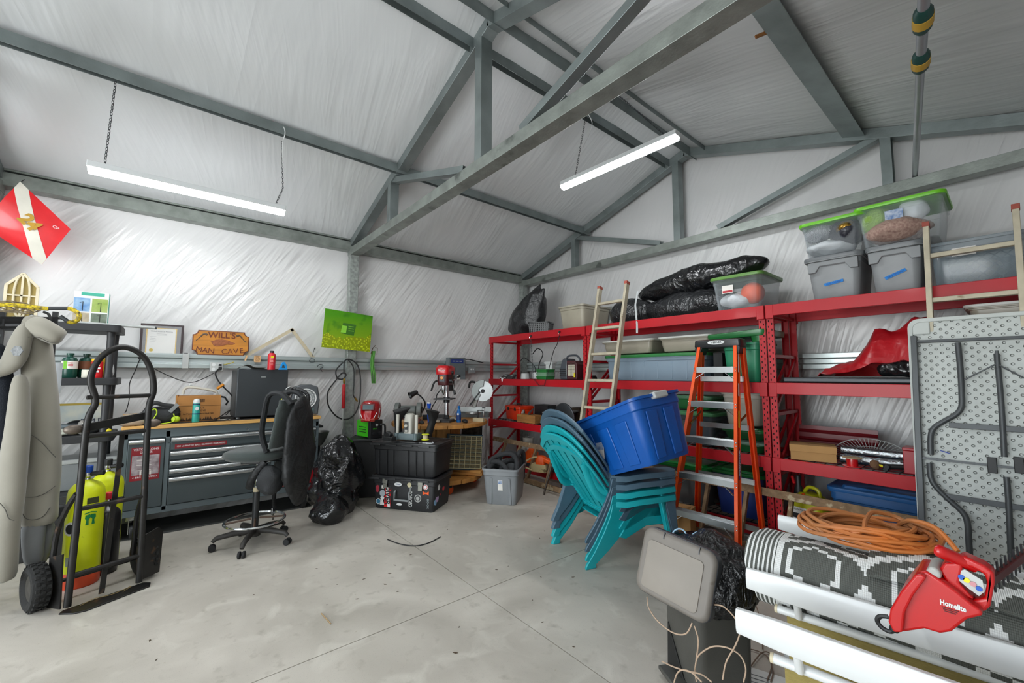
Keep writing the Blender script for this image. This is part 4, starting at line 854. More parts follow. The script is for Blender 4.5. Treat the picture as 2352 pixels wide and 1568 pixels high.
# ================================================================ GREY TOTE WITH HOSES, CHAINSAW ETC
bx, by = -3.93, 3.13
t = binob('storage_tote', 'grey open tote on the floor full of black foam hoses', 'tote', (-3.90, 3.12, 0), 38, .41, .52, .40, mat('mid_grey_tote', '83878a', .42), tap=.84, r=.05)
s = sticker(t, .055, .115, (.0, -.2445, .22), LABW, 'sticker', (6, 0, 0)); sticker(s, .046, .035, (0, -.001, .035), LABB, 'photo')
obj('panel_groove', B().rings([[(x, -.219-.104*z, z) for x, z in ((sx*.10, .01), (sx*.125, .01), (sx*.115, .30), (sx*.09, .30))] for sx in (-1,)]+[[(x, -.228-.104*z, z) for x, z in ((-.10, .01), (-.125, .01), (-.115, .30), (-.09, .30))]]), MATS['mid_grey_tote'], t, bevel=.002)
obj('panel_groove', B().rings([[(x, -.219-.104*z, z) for x, z in ((.10, .01), (.125, .01), (.115, .30), (.09, .30))], [(x, -.228-.104*z, z) for x, z in ((.10, .01), (.125, .01), (.115, .30), (.09, .30))]]), MATS['mid_grey_tote'], t, bevel=.002)
FOAM = mat('black_foam_tube', '2a2b2d', .85, bump=.3, bs=60)
ca, sa = math.cos(R_(38)), math.sin(R_(38))
def L2(x, y, z): return V(-3.90+x*ca-y*sa, 3.12+x*sa+y*ca, z)
loops = [([(-.15, -.2, .2), (-.17, -.1, .42), (-.08, .0, .50), (.08, .0, .52), (.16, -.08, .42), (.13, -.18, .15)], 'arching highest over the grey tote'),
         ([(-.17, .1, .15), (-.18, -.05, .40), (-.02, -.12, .44), (.12, -.20, .30)], 'leaning over the near rim of the grey tote'),
         ([(-.12, .15, .2), (-.10, .16, .46), (.05, .18, .50), (.15, .12, .44), (.16, .05, .2)], 'looped at the back of the grey tote'),
         ([(.17, .18, .2), (.19, .14, .50), (.15, .05, .52), (.13, -.05, .3)], 'standing up at the rear corner of the grey tote'),
         ([(-.05, -.1, .2), (-.02, -.05, .40), (.08, .05, .44), (.16, .14, .34)], 'low in the middle of the grey tote'),
         ([(-.17, -.18, .18), (-.16, -.16, .36), (-.12, -.08, .40), (-.05, .05, .34)], 'at the front inside the grey tote')]
for pts, lab in loops:
    b = B(); b.tube(spline([L2(*p) for p in pts], 7), .028, 12); tag(obj('foam_hose', b, FOAM), 'thick black foam hose '+lab, 'hose', 'black foam hoses')
t = thing('chainsaw', 'orange and cream chainsaw resting on the wooden ladder', 'chainsaw', at(1240, 1082, y=3.86)+V(0, 0, 0), 20)
CRM = mat('cream_casting', 'c3b183', .55, wear=('6f5f3c', 14, .6))
obj('body', B().rings([rrect(.22, .12, .02, 0), rrect(.23, .13, .02, .07), rrect(.2, .12, .02, .10)]), CRM, t)
obj('engine_cover', B().rings([rrect(.13, .12, .02, .09, .02), rrect(.12, .11, .03, .18, .03), rrect(.08, .08, .03, .205, .02)]), ORANGE, t); obj('filter_cover', B().box((.11, 0, .15), (.12, .10, .05), rot=(0, 18, 0)), ORANGE, t, bevel=.01)
obj('front_handle', B().tube(spline([(-.08, -.07, .02), (-.18, -.08, .05), (-.20, -.06, .10), (-.10, -.02, .17), (-.02, 0, .18)], 7), .010, 8), CRM, t)
obj('guide_bar', B().prism([(-.3, -.02), (-.1, -.03), (-.1, .03), (-.3, .02)], .0, .006, Matrix.Translation((0, .07, .05)) @ rotm(90)), DSTEEL, t)
obj('rear_handle', B().tube(spline([(.10, 0, .16), (.2, 0, .14), (.24, 0, .08), (.2, 0, .03), (.1, 0, .03)], 6), .013, 8), BLACK, t)
t = thing('gas_cylinder', 'white round gas cylinder behind the wooden ladder on the floor rack', 'tank', at(1214, 1050, y=4.25)*1, 0); t.location.z = Z4
obj('body', B().lathe([(.08, 0), (.12, .03), (.135, .08), (.135, .19), (.12, .24), (.06, .27), (.03, .28)], 28), mat('dull_white_paint', 'aeaaa0', .5), t); obj('collar', B().lathe([(.08, .26), (.085, .34), (.08, .34), (.075, .26)], 24, cap0=False, cap1=False), MATS['dull_white_paint'], t); obj('valve', B().cyl((0, 0, .27), (0, 0, .36), .012), CHROME, t)
o = obj('jug', B().rings([rrect(.16, .14, .03, 0), rrect(.17, .15, .03, .14), rrect(.08, .08, .03, .2)]), ORANGE); o.location = (at(1222, 1075, y=4.2).x, 4.2, Z4); tag(o, 'orange plastic jug behind the chainsaw on the floor rack', 'jug')
t = thing('step_stool', 'narrow dark bronze folding steps behind the teal chairs', 'ladder', (-3.62, 3.60, 0), 0)
BRZ = mat('dark_bronze_tube', '4a4038', .4, .5)
for sg in (0, 1):
    obj('rail', B().tube([(-.13+sg*.36, .0, 0), (-.07+sg*.34, .18, .58)], .012, 8), BRZ, t); obj('rear_leg', B().tube([(-.07+sg*.36, .26, 0), (-.07+sg*.34, .18, .58)], .010, 8), BRZ, t)
for k in (.17, .36): obj('step', B().bar((-.12+.05*k, .06+.15*k, k), (.23-.02*k, .06+.15*k, k), .05, .012, up=(0, 0, 1)), BRZ, t)

# ================================================================ CABLE SPOOL TABLE
SX, SY = -4.94, 2.84
PINE = mat('pine_planks', 'b9803e', .6, var=.22, vs=3, stretch=(1, 6, 1), bump=.2, bs=20, wear=('6e4520', 9, .68)); PINE2 = mat('pine_core_planks', 'c08a48', .55, var=.2, vs=4, stretch=(7, 7, 1), bump=.15, bs=20, wear=('5c3a18', 4, .70))
t = thing('cable_spool_table', 'wooden cable spool used as a round work table in the corner', 'table', (SX, SY, 0), 0)
for z0, th, R0, nm in ((.80, .045, .63, 'top_disc'), (.13, .05, .58, 'bottom_disc')):
    dsc = None
    for k in range(8):
        w_ = 2*R0/8; x0_ = -R0+k*w_+.003; x1_ = x0_+w_-.006; poly = []
        xs = [x0_+(x1_-x0_)*i/4 for i in range(5)]
        poly = [(x, -math.sqrt(max(0, R0*R0-x*x))) for x in xs]+[(x, math.sqrt(max(0, R0*R0-x*x))) for x in reversed(xs)]
        if k in (0, 7): poly = [p for i, p in enumerate(poly) if abs(p[0]) < R0-.01 or i in (0, 4)]
        o = obj('plank', B().prism(poly, z0, z0+th, rotm(0, 0, 38)), PINE, t, bevel=.004)
for k in range(9):
    a0, a1 = 2*math.pi*k/9, 2*math.pi*(k+.93)/9; r0, r1 = .25, .275
    poly = [(r1*math.cos(a0), r1*math.sin(a0)), (r1*1.0*math.cos(a1), r1*math.sin(a1)), (r0*math.cos(a1), r0*math.sin(a1)), (r0*math.cos(a0), r0*math.sin(a0))]
    obj('core_stave', B().prism(poly, .18, .80), PINE2, t, bevel=.003)
obj('yellow_batten', B().box((.08, -.30, .49), (.05, .02, .62), rot=(0, 0, 25)), mat('pale_yellow_wood', 'cfc07c', .6), t)
for a in (-95, -15, 70, 160):
    x, y = .47*math.cos(R_(a)), .47*math.sin(R_(a)); cst = obj('caster', B().cyl((x-.014, y, .055), (x+.014, y, .055), .052, n=20), ORANGE, t, bevel=.004); obj('fork', B().box((x, y, .105), (.05, .05, .05)), BLACK, cst)
# boards and parts cabinet on the bottom disc
def onspool(u, v, z): return at(u, v, z=z)
pA = at(1040, 1095, z=.22)
for k, lab in enumerate(('sawn pine board lying flat on the lower spool disc', 'sawn pine board on top of the other under the parts cabinet')):
    o = obj('wood_board', B().box((0, 0, .017), (.46, .10, .034)), mat('fresh_sawn_pine', 'c98f4a', .6, var=.15, vs=6, stretch=(1, 8, 8)), bevel=.003); o.location = (-4.56+.0*k, 3.0, .185+.036*k); o.rotation_euler = (0, 0, R_(38-8*k)); tag(o, lab, 'board')
t = thing('parts_cabinet', 'dark blue parts cabinet with grid of small drawers leaning on the spool', 'cabinet', (-4.49, 2.93, .258), rot=(-8, 4, 66))
NAVY = mat('dark_teal_metal', '1d3a47', .45, .2); KH = mat('shaded_drawer', '6f6344', .6, var=.3, vs=30); KHF = mat('cream_grid', 'b0a57c', .6)  # drawers darkened against a lighter grid to paint in the cell shade
obj('case', B().bb((-.24, 0, 0), (.22, .16, .44)), NAVY, t, bevel=.006)
b = B(); 
for i in range(7): b.box((-.205+i*.068, -.01, .22), (.006, .03, .40))
for j in range(9): b.box((0, -.01, .025+j*.049), (.42, .03, .006))
obj('drawer_grid', b, KHF, t)
b = B()
for i in range(6):
    for j in range(8): b.box((-.171+i*.068, .002, .047+j*.049), (.055, .012, .030)); b.box((-.171+i*.068, -.010, .040+j*.049), (.03, .014, .004))
obj('small_drawer', b, KH, t)['kind'] = 'stuff'
obj('handle', B().box((-.245, .07, .22), (.014, .06, .08)), LGREY, t, bevel=.004)
# things on the spool table
ZT = .846
t = thing('bench_grinder', 'grey bench grinder with round guard and black gooseneck lamp', 'grinder', at(938, 950, x=-5.10)*1, 55); t.location.z = ZT+.03
GRD = mat('grinder_grey', '6c716e', .45)
gx = t.location; 
obj('base', B().rings([rrect(.22, .14, .02, 0), rrect(.18, .12, .02, .03)]), DSTEEL, t); obj('motor', B().cyl((-.10, 0, .11), (.10, 0, .11), .062, n=24), GRD, t, bevel=.01); obj('pedestal', B().box((0, 0, .045), (.1, .09, .05)), GRD, t)
for sx in (-1, 1): w_ = obj('wheel_guard', B().cyl((sx*.11, 0, .115), (sx*.17, 0, .115), .098, n=32), GRD, t, bevel=.008); obj('wheel_hub', B().cyl((sx*.168, 0, .115), (sx*.185, 0, .115), .04, n=20), BLACKS, w_, bevel=.006)
obj('gooseneck', B().tube(spline([(.02, .09, .02), (.16, .10, .08), (.20, .10, .20), (.13, .08, .30), (.06, .05, .335)], 7), .010, 8), BLACK, t)
obj('lamp_shade', B().lathe([(.02, .0), (.032, .03), (.036, .09), (.05, .12), (.046, .12), (.0, .03)], 20, M=Matrix.Translation((.10, .08, .35)) @ rotm(0, -115, 30)), BLACKS, t); obj('red_switch', B().box((-.07, -.075, .03), (.03, .02, .04)), RED, t)
o = obj('wood_board', B().box((0, 0, .014), (.30, .22, .028)), mat('pale_plywood', 'b89c76', .7)); p = at(940, 955, x=-5.10); o.location = (p.x, p.y, ZT); o.rotation_euler = (0, 0, R_(45)); tag(o, 'pale plywood board under the bench grinder', 'board')
o = obj('impact_driver', B().lathe([(.012, 0), (.014, .03), (.017, .06), (.024, .14), (.02, .20), (.027, .235), (.027, .245)], 20), mat('gloss_blue', '0b4fc0', .3)); p = at(985, 950, x=-4.74); o.location = (p.x, p.y, ZT-.0); tag(o, 'upright blue tapered tool handle on the spool table', 'tool'); obj('white_cap', B().lathe([(.027, .245), (.027, .262), (.0, .264)], 20), WHITE, o)
# drill press
p = at(1022, 955, x=-4.78)
t = thing('drill_press', 'bench drill press with red head and yellow switch', 'drill press', (p.x, p.y, ZT), 40); t.scale = (1.15, 1.15, 1.15)
obj('base', B().rings([rrect(.20, .24, .01, 0), rrect(.20, .24, .01, .022), rrect(.18, .22, .01, .028)]), mat('machine_grey', '3f4042', .4, .4), t)
obj('column', B().cyl((0, .05, .028), (0, .05, .50), .024, n=24), CHROME, t); obj('column_collar', B().lathe([(.05, .028), (.035, .04), (.028, .07)], 20, c=(0, .05, 0)), BLACK, t)
obj('work_table', B().box((0, -.02, .255), (.20, .19, .016)), MATS['machine_grey'], t, bevel=.004); obj('table_bracket', B().cyl((0, .05, .21), (0, .05, .27), .036), MATS['machine_grey'], t)
obj('head', B().rings([rrect(.12, .20, .03, .41, 0, -.0), rrect(.13, .22, .03, .45), rrect(.13, .22, .03, .53)]), mat('head_maroon', '4a1518', .4), t)
hd = obj('pulley_cover', B().rings([rrect(.14, .27, .03, .53), rrect(.15, .28, .04, .55), rrect(.15, .28, .04, .605), rrect(.12, .24, .04, .63)]), RED, t); text('Bauer', .035, WHITE, hd, Matrix.Translation((0, -.142, .578)), shear=.3, width=.09)
obj('switch_plate', B().box((0, -.115, .485), (.06, .008, .065)), DSTEEL, t); obj('switch', B().lathe([(.02, 0), (.017, .012), (0, .014)], 16, M=Matrix.Translation((0, -.118, .492)) @ rotm(90)), mat('amber_switch', 'e08a12', .3), t)
obj('motor', B().cyl((0, .13, .34), (0, .13, .52), .06, n=20), BLACK, t, bevel=.008); obj('chuck', B().lathe([(.006, .30), (.022, .34), (.026, .38), (.02, .41)], 16, c=(0, -.06, 0)), CHROME, t)
hb = obj('feed_hub', B().cyl((.06, -.05, .46), (.10, -.05, .46), .024, n=16), BLACK, t)
for a in (20, 140, 260):
    d = V(0, math.cos(R_(a)), math.sin(R_(a))); q = V(.10, -.05, .46); l_ = obj('feed_handle', B().cyl(q, q+d*.12+V(.03, 0, 0), .005, n=8), CHROME, hb); obj('grip', B().cyl(q+d*.11+V(.027, 0, 0), q+d*.155+V(.04, 0, 0), .012, .014, n=12), BLACK, l_, bevel=.004)
obj('power_cord', B().tube(spline([(-.05, .10, .40), (-.12, .06, .30), (-.10, -.02, .24), (-.16, .02, .16), (-.20, .08, .08), (-.16, .12, .01)], 7), .006, 6), BLACK, t); obj('hose', B().tube(spline([(-.07, 0, .46), (-.14, .02, .44), (-.17, .0, .34)], 6), .011, 8), BLACK, t)
p = at(1054, 945, x=-4.58); t = thing('spray_bottle', 'slim blue spray bottle with white round label by the drill press', 'bottle', (p.x, p.y, ZT)); obj('body', B().lathe([(.028, 0), (.030, .01), (.030, .11), (.022, .15), (.012, .17), (.016, .185), (.018, .205), (.0, .212)], 24), mat('blue_gloss_bottle', '1466b0', .2), t)
obj('label', B().lathe([(.0306, .03), (.0306, .10)], 24, cap0=False, cap1=False), mat('navy_label', '123a78', .4), t); obj('round_badge', B().prism([(.013*math.cos(q), .013*math.sin(q)) for q in [math.pi*i/10 for i in range(20)]], 0, .001, Matrix.Translation((.019, -.025, .105)) @ rotm(90, 0, 37)), WHITE, t)
# mitre saw
p = at(1088, 950, x=-5.06)
t = thing('mitre_saw', 'mitre saw with big toothed blade raised over the spool table', 'saw', (p.x, p.y, ZT), 50)
obj('base', B().rings([rrect(.46, .20, .03, 0), rrect(.46, .20, .03, .05), rrect(.40, .16, .03, .07)]), mat('cast_grey', '5e6262', .5), t); obj('fence', B().box((.0, .05, .10), (.5, .012, .07)), ALU, t); obj('turntable', B().lathe([(.13, .05), (.13, .075), (0, .078)], 32, c=(0, -.03, 0)), ALU, t)
obj('arm', B().bar((-.02, .08, .08), (.05, .05, .30), .06, .06, up=(0, 1, 0)), ALU, t, bevel=.01)
bl = B(); n = 80; pr = []
for i in range(n): r_ = .152 if i % 2 else .142; pr.append((r_*math.cos(2*math.pi*i/n), r_*math.sin(2*math.pi*i/n)))
obj('blade', B().prism(pr, 0, .003, Matrix.Translation((.13, .0, .37)) @ rotm(90, 0, 0)), mat('brushed_blade', 'b7babb', .3, .9), t, smooth=20)
obj('blade_guard', B().prism([(.165*math.cos(q), .165*math.sin(q)) for q in [math.pi*(.45+.9*i/20) for i in range(21)]]+[(.06*math.cos(q), .06*math.sin(q)) for q in [math.pi*(1.35-.9*i/10) for i in range(11)]], -.03, .03, Matrix.Translation((.13, .0, .37)) @ rotm(90)), mat('saw_silver', '9aa09f', .4, .5), t, bevel=.006)
obj('arbor', B().cyl((.13, -.012, .37), (.13, .01, .37), .03, n=20), BLACK, t); obj('motor', B().cyl((.13, .02, .37), (.13, .14, .40), .055, n=20), DGREY, t, bevel=.01); obj('carry_handle', B().bar((-.06, -.02, .16), (.09, -.02, .36), .022, .03, up=(0, 1, 0)), DGREY, t, bevel=.008); obj('grip', B().tube(spline([(.02, -.02, .50), (-.05, -.04, .50), (-.07, -.04, .42)], 5), .016, 8), BLACK, t)
# clamp, block, gloves, bits
p = at(1106, 948, x=-4.70)
t = thing('c_clamp', 'black screw clamp standing up at the edge of the spool table', 'clamp', (p.x, p.y, ZT), 45); obj('frame', B().tube([(-.05, 0, .02), (-.05, 0, .12), (.035, 0, .12)], .009, 6), BLACK, t); obj('screw', B().cyl((.03, 0, .03), (.03, 0, .15), .006, n=10), CHROME, t); obj('tee_handle', B().box((.03, 0, .155), (.045, .014, .018)), BLACK, t, bevel=.003)
p = at(1100, 962, x=-4.50); o = obj('wood_block', B().box((0, 0, .022), (.15, .06, .044)), mat('pale_block', 'b8ab8a', .7)); o.location = (p.x, p.y, ZT); o.rotation_euler = (0, 0, R_(30)); tag(o, 'pale square edged wood block at the spool table edge', 'block')
p = at(1068, 958, x=-4.48); pushed('glove', 'black work glove crumpled near the spool table edge', 'glove', (p.x, p.y, ZT), (.06, .035, .02), BLACK, 5, .015)
for k, (u, x_, r_, m_, lab, nm, ct) in enumerate(((1000, -4.75, (.10, .05, .02), mat('torn_paper', 'a59a88', .8), 'crumpled brown paper behind the blue tool handle', 'crumpled_paper', 'paper'), (1040, -4.8, (.08, .06, .025), MATS['torn_paper'], 'wood shavings heap behind the drill press', 'shavings_heap', 'shavings'), (960, -4.8, (.06, .04, .03), mat('dull_maroon', '5e2a26', .6), 'small dull red tool beside the grinder', 'hand_tool', 'tool'), (970, -4.7, (.05, .03, .02), BLACK, 'small black pouch beside the blue tool handle', 'pouch', 'pouch'))):
    p = at(u, 945, x=x_); pushed(nm, lab, ct, (p.x, p.y, ZT), r_, m_, k+3, .02)
p = at(1000, 930, x=-5.12); o = obj('metal_bracket', B().box((0, 0, .03), (.34, .06, .06)), mat('dark_bar', '4c4e50', .5, .3), bevel=.004); o.location = (p.x, p.y-.0, ZT); o.rotation_euler = (0, 0, R_(60)); tag(o, 'dark steel bar lying behind the drill press', 'bar')
# camouflage flat thing behind the spool
t = thing('camo_panel', 'camouflage patterned folded blind leaning on the wall behind the spool', 'bag', (-5.32, 3.60, 0), 62); obj('fabric', B().rings([rrect(.30, .06, .03, .0), rrect(.32, .08, .03, .5), rrect(.26, .06, .03, .80)]), mat('camouflage', '5c5f55', .9, col2='23241f', vs=18), t); obj('strap', B().tube([(.14, -.05, .1), (.15, -.05, .78)], .008, 6), BLACK, t)
# stacked totes
TOT = mat('black_tote', '1e1f21', .5, bump=.12, bs=160)
M36 = 35.5; tcx, tcy = -4.40, 2.19
t = binob('gear_trunk', 'black ribbed trunk covered in dive stickers, lowest of the two', 'trunk', (tcx, tcy, 0), M36, .75, .44, .335, TOT, True, mat('black_lid', '242527', .4), tap=.93, r=.03, lidh=.035, ribs=0)
hd = obj('front_handle', B().tube([(-.085, -.228, .20), (-.085, -.245, .195), (-.085, -.25, .115), (.085, -.25, .115), (.085, -.245, .195), (.085, -.228, .20)], .011, 8), GREY, t)
for x in (-.21, .21):
    l_ = obj('latch', B().box((x, -.236, .275), (.05, .012, .10)), mat('worn_nickel', '8f8f86', .35, .8), t, bevel=.003); obj('latch_frame', B().tube([(x-.028, -.238, .335), (x-.028, -.242, .28), (x+.028, -.242, .28), (x+.028, -.238, .335)], .003, 5), CHROME, l_)
YF = -.216
def disc(x, z, r_, m_, nm='sticker', ry=None, y=YF): 
    b = B(); b.prism([(r_*math.cos(q), (ry or r_)*math.sin(q)) for q in [2*math.pi*i/28 for i in range(28)]], 0, .0015, Matrix.Translation((x, y-.0, z)) @ rotm(90-3.5)); return obj(nm, b, m_, t)
def yz(z): return -(.205+.0155*(z/.335))-.003
s = sticker(t, .075, .25, (-.185, yz(.15)-.001, .15), RED, 'diver_sticker', (-3, 0, 0))
b = B(); b.prism([(-.0375, .125), (.0, .125), (.0375, .02), (.0375, -.125), (.01, -.125), (-.0375, -.03)], 0, .001, rotm(90)); o = obj('white_stripe', B().prism([(-.037, .124), (-.005, .124), (.037, -.124), (.005, -.124)], 0, .0012, Matrix.Translation((0, -.0006, 0)) @ rotm(90)), WHITE, s)
text('DIVER', .085, BLACK, s, Matrix.Translation((0, -.003, 0)) @ rotm(0, 90, 0), width=.20, bold=.003)
disc(-.06, .272, .045, WHITE, ry=.02, y=yz(.27)); text('Dive', .022, mat('navy_print', '1c3474', .5), t, Matrix.Translation((-.06, yz(.27)-.003, .272)), shear=.3, width=.055)
disc(-.31, .225, .022, mat('maroon_print', '9c2233', .5), y=yz(.23)); disc(-.31, .20, .016, MATS['maroon_print'], y=yz(.2), ry=.03)
disc(-.30, .075, .030, WHITE, y=yz(.07)); disc(-.30, .075, .024, mat('teal_print', '2f6f8f', .5), y=yz(.07)-.001)
disc(-.25, .165, .034, mat('pale_print', '9aa3a8', .5), y=yz(.16)); 
b = B(); b.prism([(-.03, -.045), (.03, -.045), (.008, .0), (.026, .035), (0, .052), (-.026, .035), (-.008, 0)], 0, .0015, Matrix.Translation((-.252, yz(.08), .085)) @ rotm(90)); obj('sticker', b, WHITE, t)
sticker(t, .028, .035, (-.245, yz(.24), .232), LABW, 'sticker')
disc(.075, .275, .025, mat('cream_print', 'c9bf98', .5), y=yz(.27)); disc(-.045, .06, .034, WHITE, y=yz(.05), ry=.012)
text('FORGED', .055, WHITE, t, Matrix.Translation((.085, yz(.14), .125)) @ rotm(0, 90, 0), width=.16, bold=.001)
b = B(); 
for dx in (-.018, 0, .018): b.bar((.085+dx, yz(.24), .235+abs(dx)*.5), (.085+dx*.6, yz(.24), .275), .004, .0015, up=(0, 1, 0))
b.bar((.085, yz(.22), .205), (.085, yz(.24), .25), .005, .0015, up=(0, 1, 0)); obj('trident', b, WHITE, t)
disc(.155+.02, .14, .040, mat('silver_print', '9b9b98', .4), y=yz(.14)); disc(.175, .14, .030, BLACK, y=yz(.14)-.001); disc(.175, .14, .020, MATS['silver_print'], y=yz(.14)-.002)
disc(.265, .265, .028, WHITE, y=yz(.26)); disc(.265, .265, .023, mat('red_ring', 'c23138', .5), y=yz(.26)-.001); disc(.265, .265, .017, WHITE, y=yz(.26)-.002)
b = B(); b.prism([(-.035, -.02), (-.012, -.008), (.012, -.008), (.035, -.02), (.035, .02), (.012, .008), (-.012, .008), (-.035, .02)], 0, .0015, Matrix.Translation((.268, yz(.2), .20)) @ rotm(90)); obj('sticker', b, ORANGE, t)
text('BOOK', .03, mat('grey_print', '8f9a9c', .5), t, Matrix.Translation((.29, yz(.1), .09)) @ rotm(0, 90, 0), width=.10)
for y_, z_, r_, m_ in ((-.13, .13, .035, mat('lilac_print', 'b59ac0', .5)), (-.17, .10, .03, mat('sky_print', '7fa8cc', .5)), (-.05, .16, .02, MATS['maroon_print']), (-.10, .24, .03, WHITE), (.02, .2, .028, MATS['red_ring'])):
    b = B(); b.prism([(r_*math.cos(q), r_*math.sin(q)) for q in [2*math.pi*i/24 for i in range(24)]], 0, .0015, Matrix.Translation((.354+.012*z_/.33, y_, z_)) @ rotm(90, 0, 90)); obj('side_sticker', b, m_, t)
for k in (-.27, -.13, .01, .14, .30): pass
t2 = binob('gear_trunk', 'plain black ribbed trunk stacked on the stickered one', 'trunk', (tcx, tcy, .362), M36, .77, .44, .335, TOT, True, MATS['black_lid'], tap=.93, r=.03, lidh=.03, ribs=0)
for tt in (t2, t):
    b = B()
    for x in (-.30, -.20, -.12, .06, .15, .24):
        if tt is t: 
            continue
        b.box((x, -.224, .14), (.006, .012, .27), rot=(2.5, 0, 0))
    if tt is t2: obj('rib', b, TOT, tt, bevel=.002)['kind'] = 'stuff'
    b = B()
    for x in (-.36, -.15, .05, .26): b.box((x*.95, -.246, .325), (.13, .006, .02))
    obj('lid_tab', b, MATS['black_lid'], tt, bevel=.003)['kind'] = 'stuff'
# boot dryer, spool of twine, charger on the trunk
ZB = .742
p = at(935, 1010, z=ZB)
t = thing('boot_dryer', 'white and grey boot dryer standing on the black trunks', 'dryer', (p.x-.06, p.y+.05, ZB), M36)
DB = mat('dryer_slate', '5e6d70', .5); DW = mat('dryer_white', 'c4c2b8', .4)
obj('base', B().rings([rrect(.27, .14, .03, 0), rrect(.28, .15, .03, .03), rrect(.26, .13, .03, .065)]), DB, t)
for x in (-.115, .115): obj('leg', B().lathe([(.024, 0), (.022, .07)], 16, c=(x, -.07, 0)), DB, t)
obj('blower', B().rings([rrect(.10, .12, .02, .06, .01), rrect(.10, .12, .03, .22, .01), rrect(.09, .11, .04, .265, .01), rrect(.05, .07, .02, .28, .01)]), DW, t); pn = obj('control_panel', B().box((.0, -.062, .135), (.05, .006, .11)), DGREY, t, bevel=.003); obj('dial', B().cyl((0, -.065, .15), (0, -.078, .15), .017, n=20), DW, pn); obj('outlet', B().box((0, -.067, .095), (.03, .004, .02)), DW, pn)
for x in (-.115, .115): obj('air_tube', B().cyl((x, -.05, .06), (x, -.05, .27), .018, n=16), DW, t, bevel=.006)
for k, (dx, lab) in enumerate(((-.16, 'black rubber boot upside down on the dryer, beside the welder'), (.20, 'black rubber boot upside down on the dryer, beside the yellow twine spool'))):
    bt = thing('boot', lab, 'boot', t.location+V(dx*math.cos(R_(M36))-.06*math.sin(R_(M36)), dx*math.sin(R_(M36))+.06*math.cos(R_(M36)), .03), M36+(-20 if k else 150), 'black rubber boots')
    b = B(); rs = []
    for z, w_, d_, cy_ in ((0, .09, .11, 0), (.10, .08, .10, 0), (.20, .08, .10, 0), (.26, .09, .14, -.02), (.31, .095, .20, -.05), (.345, .09, .24, -.07)): rs.append(rrect(w_, d_, min(w_, d_)*.45, z, 0, cy_))
    b.rings(rs); obj('upper', b, RUBBER, bt); 
    bt.rotation_euler = (R_(-14 if k else -10), R_(10 if k else -8), bt.rotation_euler[2]); bt.scale = (.8, .8, .8)
    b = B(); b.rings([rrect(.10, .26, .045, .345, 0, -.07), rrect(.10, .26, .045, .362, 0, -.07)]); obj('sole', b, mat('dark_grey_sole', '3a3b3c', .7, bump=.3), bt)
p = at(977, 1010, z=ZB); t = thing('twine_spool', 'yellow flanged spool of cream twine on the black trunk', 'spool', (p.x, p.y, ZB)); obj('twine', B().lathe([(.026, .01), (.030, .03), (.026, .055)], 20), mat('cream_twine', 'cdbf98', .8, bump=.6, bs=120), t)
for z in (0, .055): obj('flange', B().lathe([(.038, z), (.042, z+.004), (.038, z+.01), (0, z+.01)], 28), mat('lemon_yellow', 'd9e01c', .35), t)
p = at(893, 1012, z=ZB); t = thing('charger', 'small black tool charger on the trunk beside the dryer', 'charger', (p.x-.03, p.y+.02, ZB), 20); obj('base', B().box((0, 0, .02), (.13, .08, .04)), BLACK, t, bevel=.006); obj('cradle', B().box((-.02, .01, .055), (.07, .05, .06), rot=(0, 20, 0)), BLACK, t, bevel=.008)
b = B(); q = at(970, 1018, z=ZB); b.tube(spline([q, q+V(.03, .03, .0), q+V(.05, .02, .004), q+V(.08, .08, 0), q+V(.03, .1, .004)], 6), .004, 6); b.v = [(x, y, max(z, ZB)+.003) for x, y, z in b.v]; tag(obj('rope', b, RAG), 'short knotted black and white cord beside the twine spool', 'cord')
# welder, helmet, its dark stand
t = thing('equipment_stand', 'black box shaped stand under the green welder', 'stand', (-5.12, 1.98, 0), 60); obj('body', B().box((0, 0, .33), (.42, .34, .66)), BLACK, t, bevel=.01); obj('shelf', B().box((0, 0, .67), (.48, .38, .03)), BLACK, t, bevel=.006)
t = thing('welder', 'lime green and black inverter welder behind the trash bag', 'welder', (-5.08, 1.95, .686), 100)
GW = mat('lime_green_metal', '43c41c', .35); obj('shell', B().box((0, .06, .11), (.15, .28, .20)), GW, t, bevel=.01); fr = obj('front_panel', B().rings([rrect(.17, .05, .01, .0, 0, -.10), rrect(.17, .05, .01, .22, 0, -.10)]), BLACKS, t, bevel=.004)
for z in (.07, .10, .13): obj('vent', B().box((-.077, .06, z), (.004, .15, .008)), BLACK, t)
for x in (-.04, .04): obj('socket', B().cyl((x, -.13, .06), (x, -.145, .06), .018, n=16), DSTEEL, fr)
obj('dial', B().cyl((.0, -.127, .16), (.0, -.14, .16), .014, n=16), LGREY, fr); text('PRO', .025, GW, fr, Matrix.Translation((-.02, -.127, .115)), width=.05); obj('torch_cable', B().tube(spline([(.04, -.14, .16), (.08, -.17, .16), (.09, -.17, .08), (.08, -.16, -.02), (.06, -.1, -.02)], 6), .012, 8), BLACK, t)
t = thing('welding_helmet', 'glossy red welding helmet with dark visor resting on the welder', 'helmet', (-5.06, 1.93, .90), 58)
HR = mat('candy_red', 'b00f18', .15, coat=.8)
b = B(); b.rings([[(s_*.12*w_, -.13*f_+o_, z) for s_, f_ in ((-1, -.55), (-1, .2), (-.72, .75), (-.3, 1), (.3, 1), (.72, .75), (1, .2), (1, -.55), (.5, -1), (-.5, -1))] for z, w_, o_ in ((0, .80, -.02), (.04, .95, -.01), (.12, 1.02, 0), (.18, .98, .02), (.225, .75, .04), (.24, .35, .05))]); obj('shell', b, HR, t, smooth=30, bevel=.008)
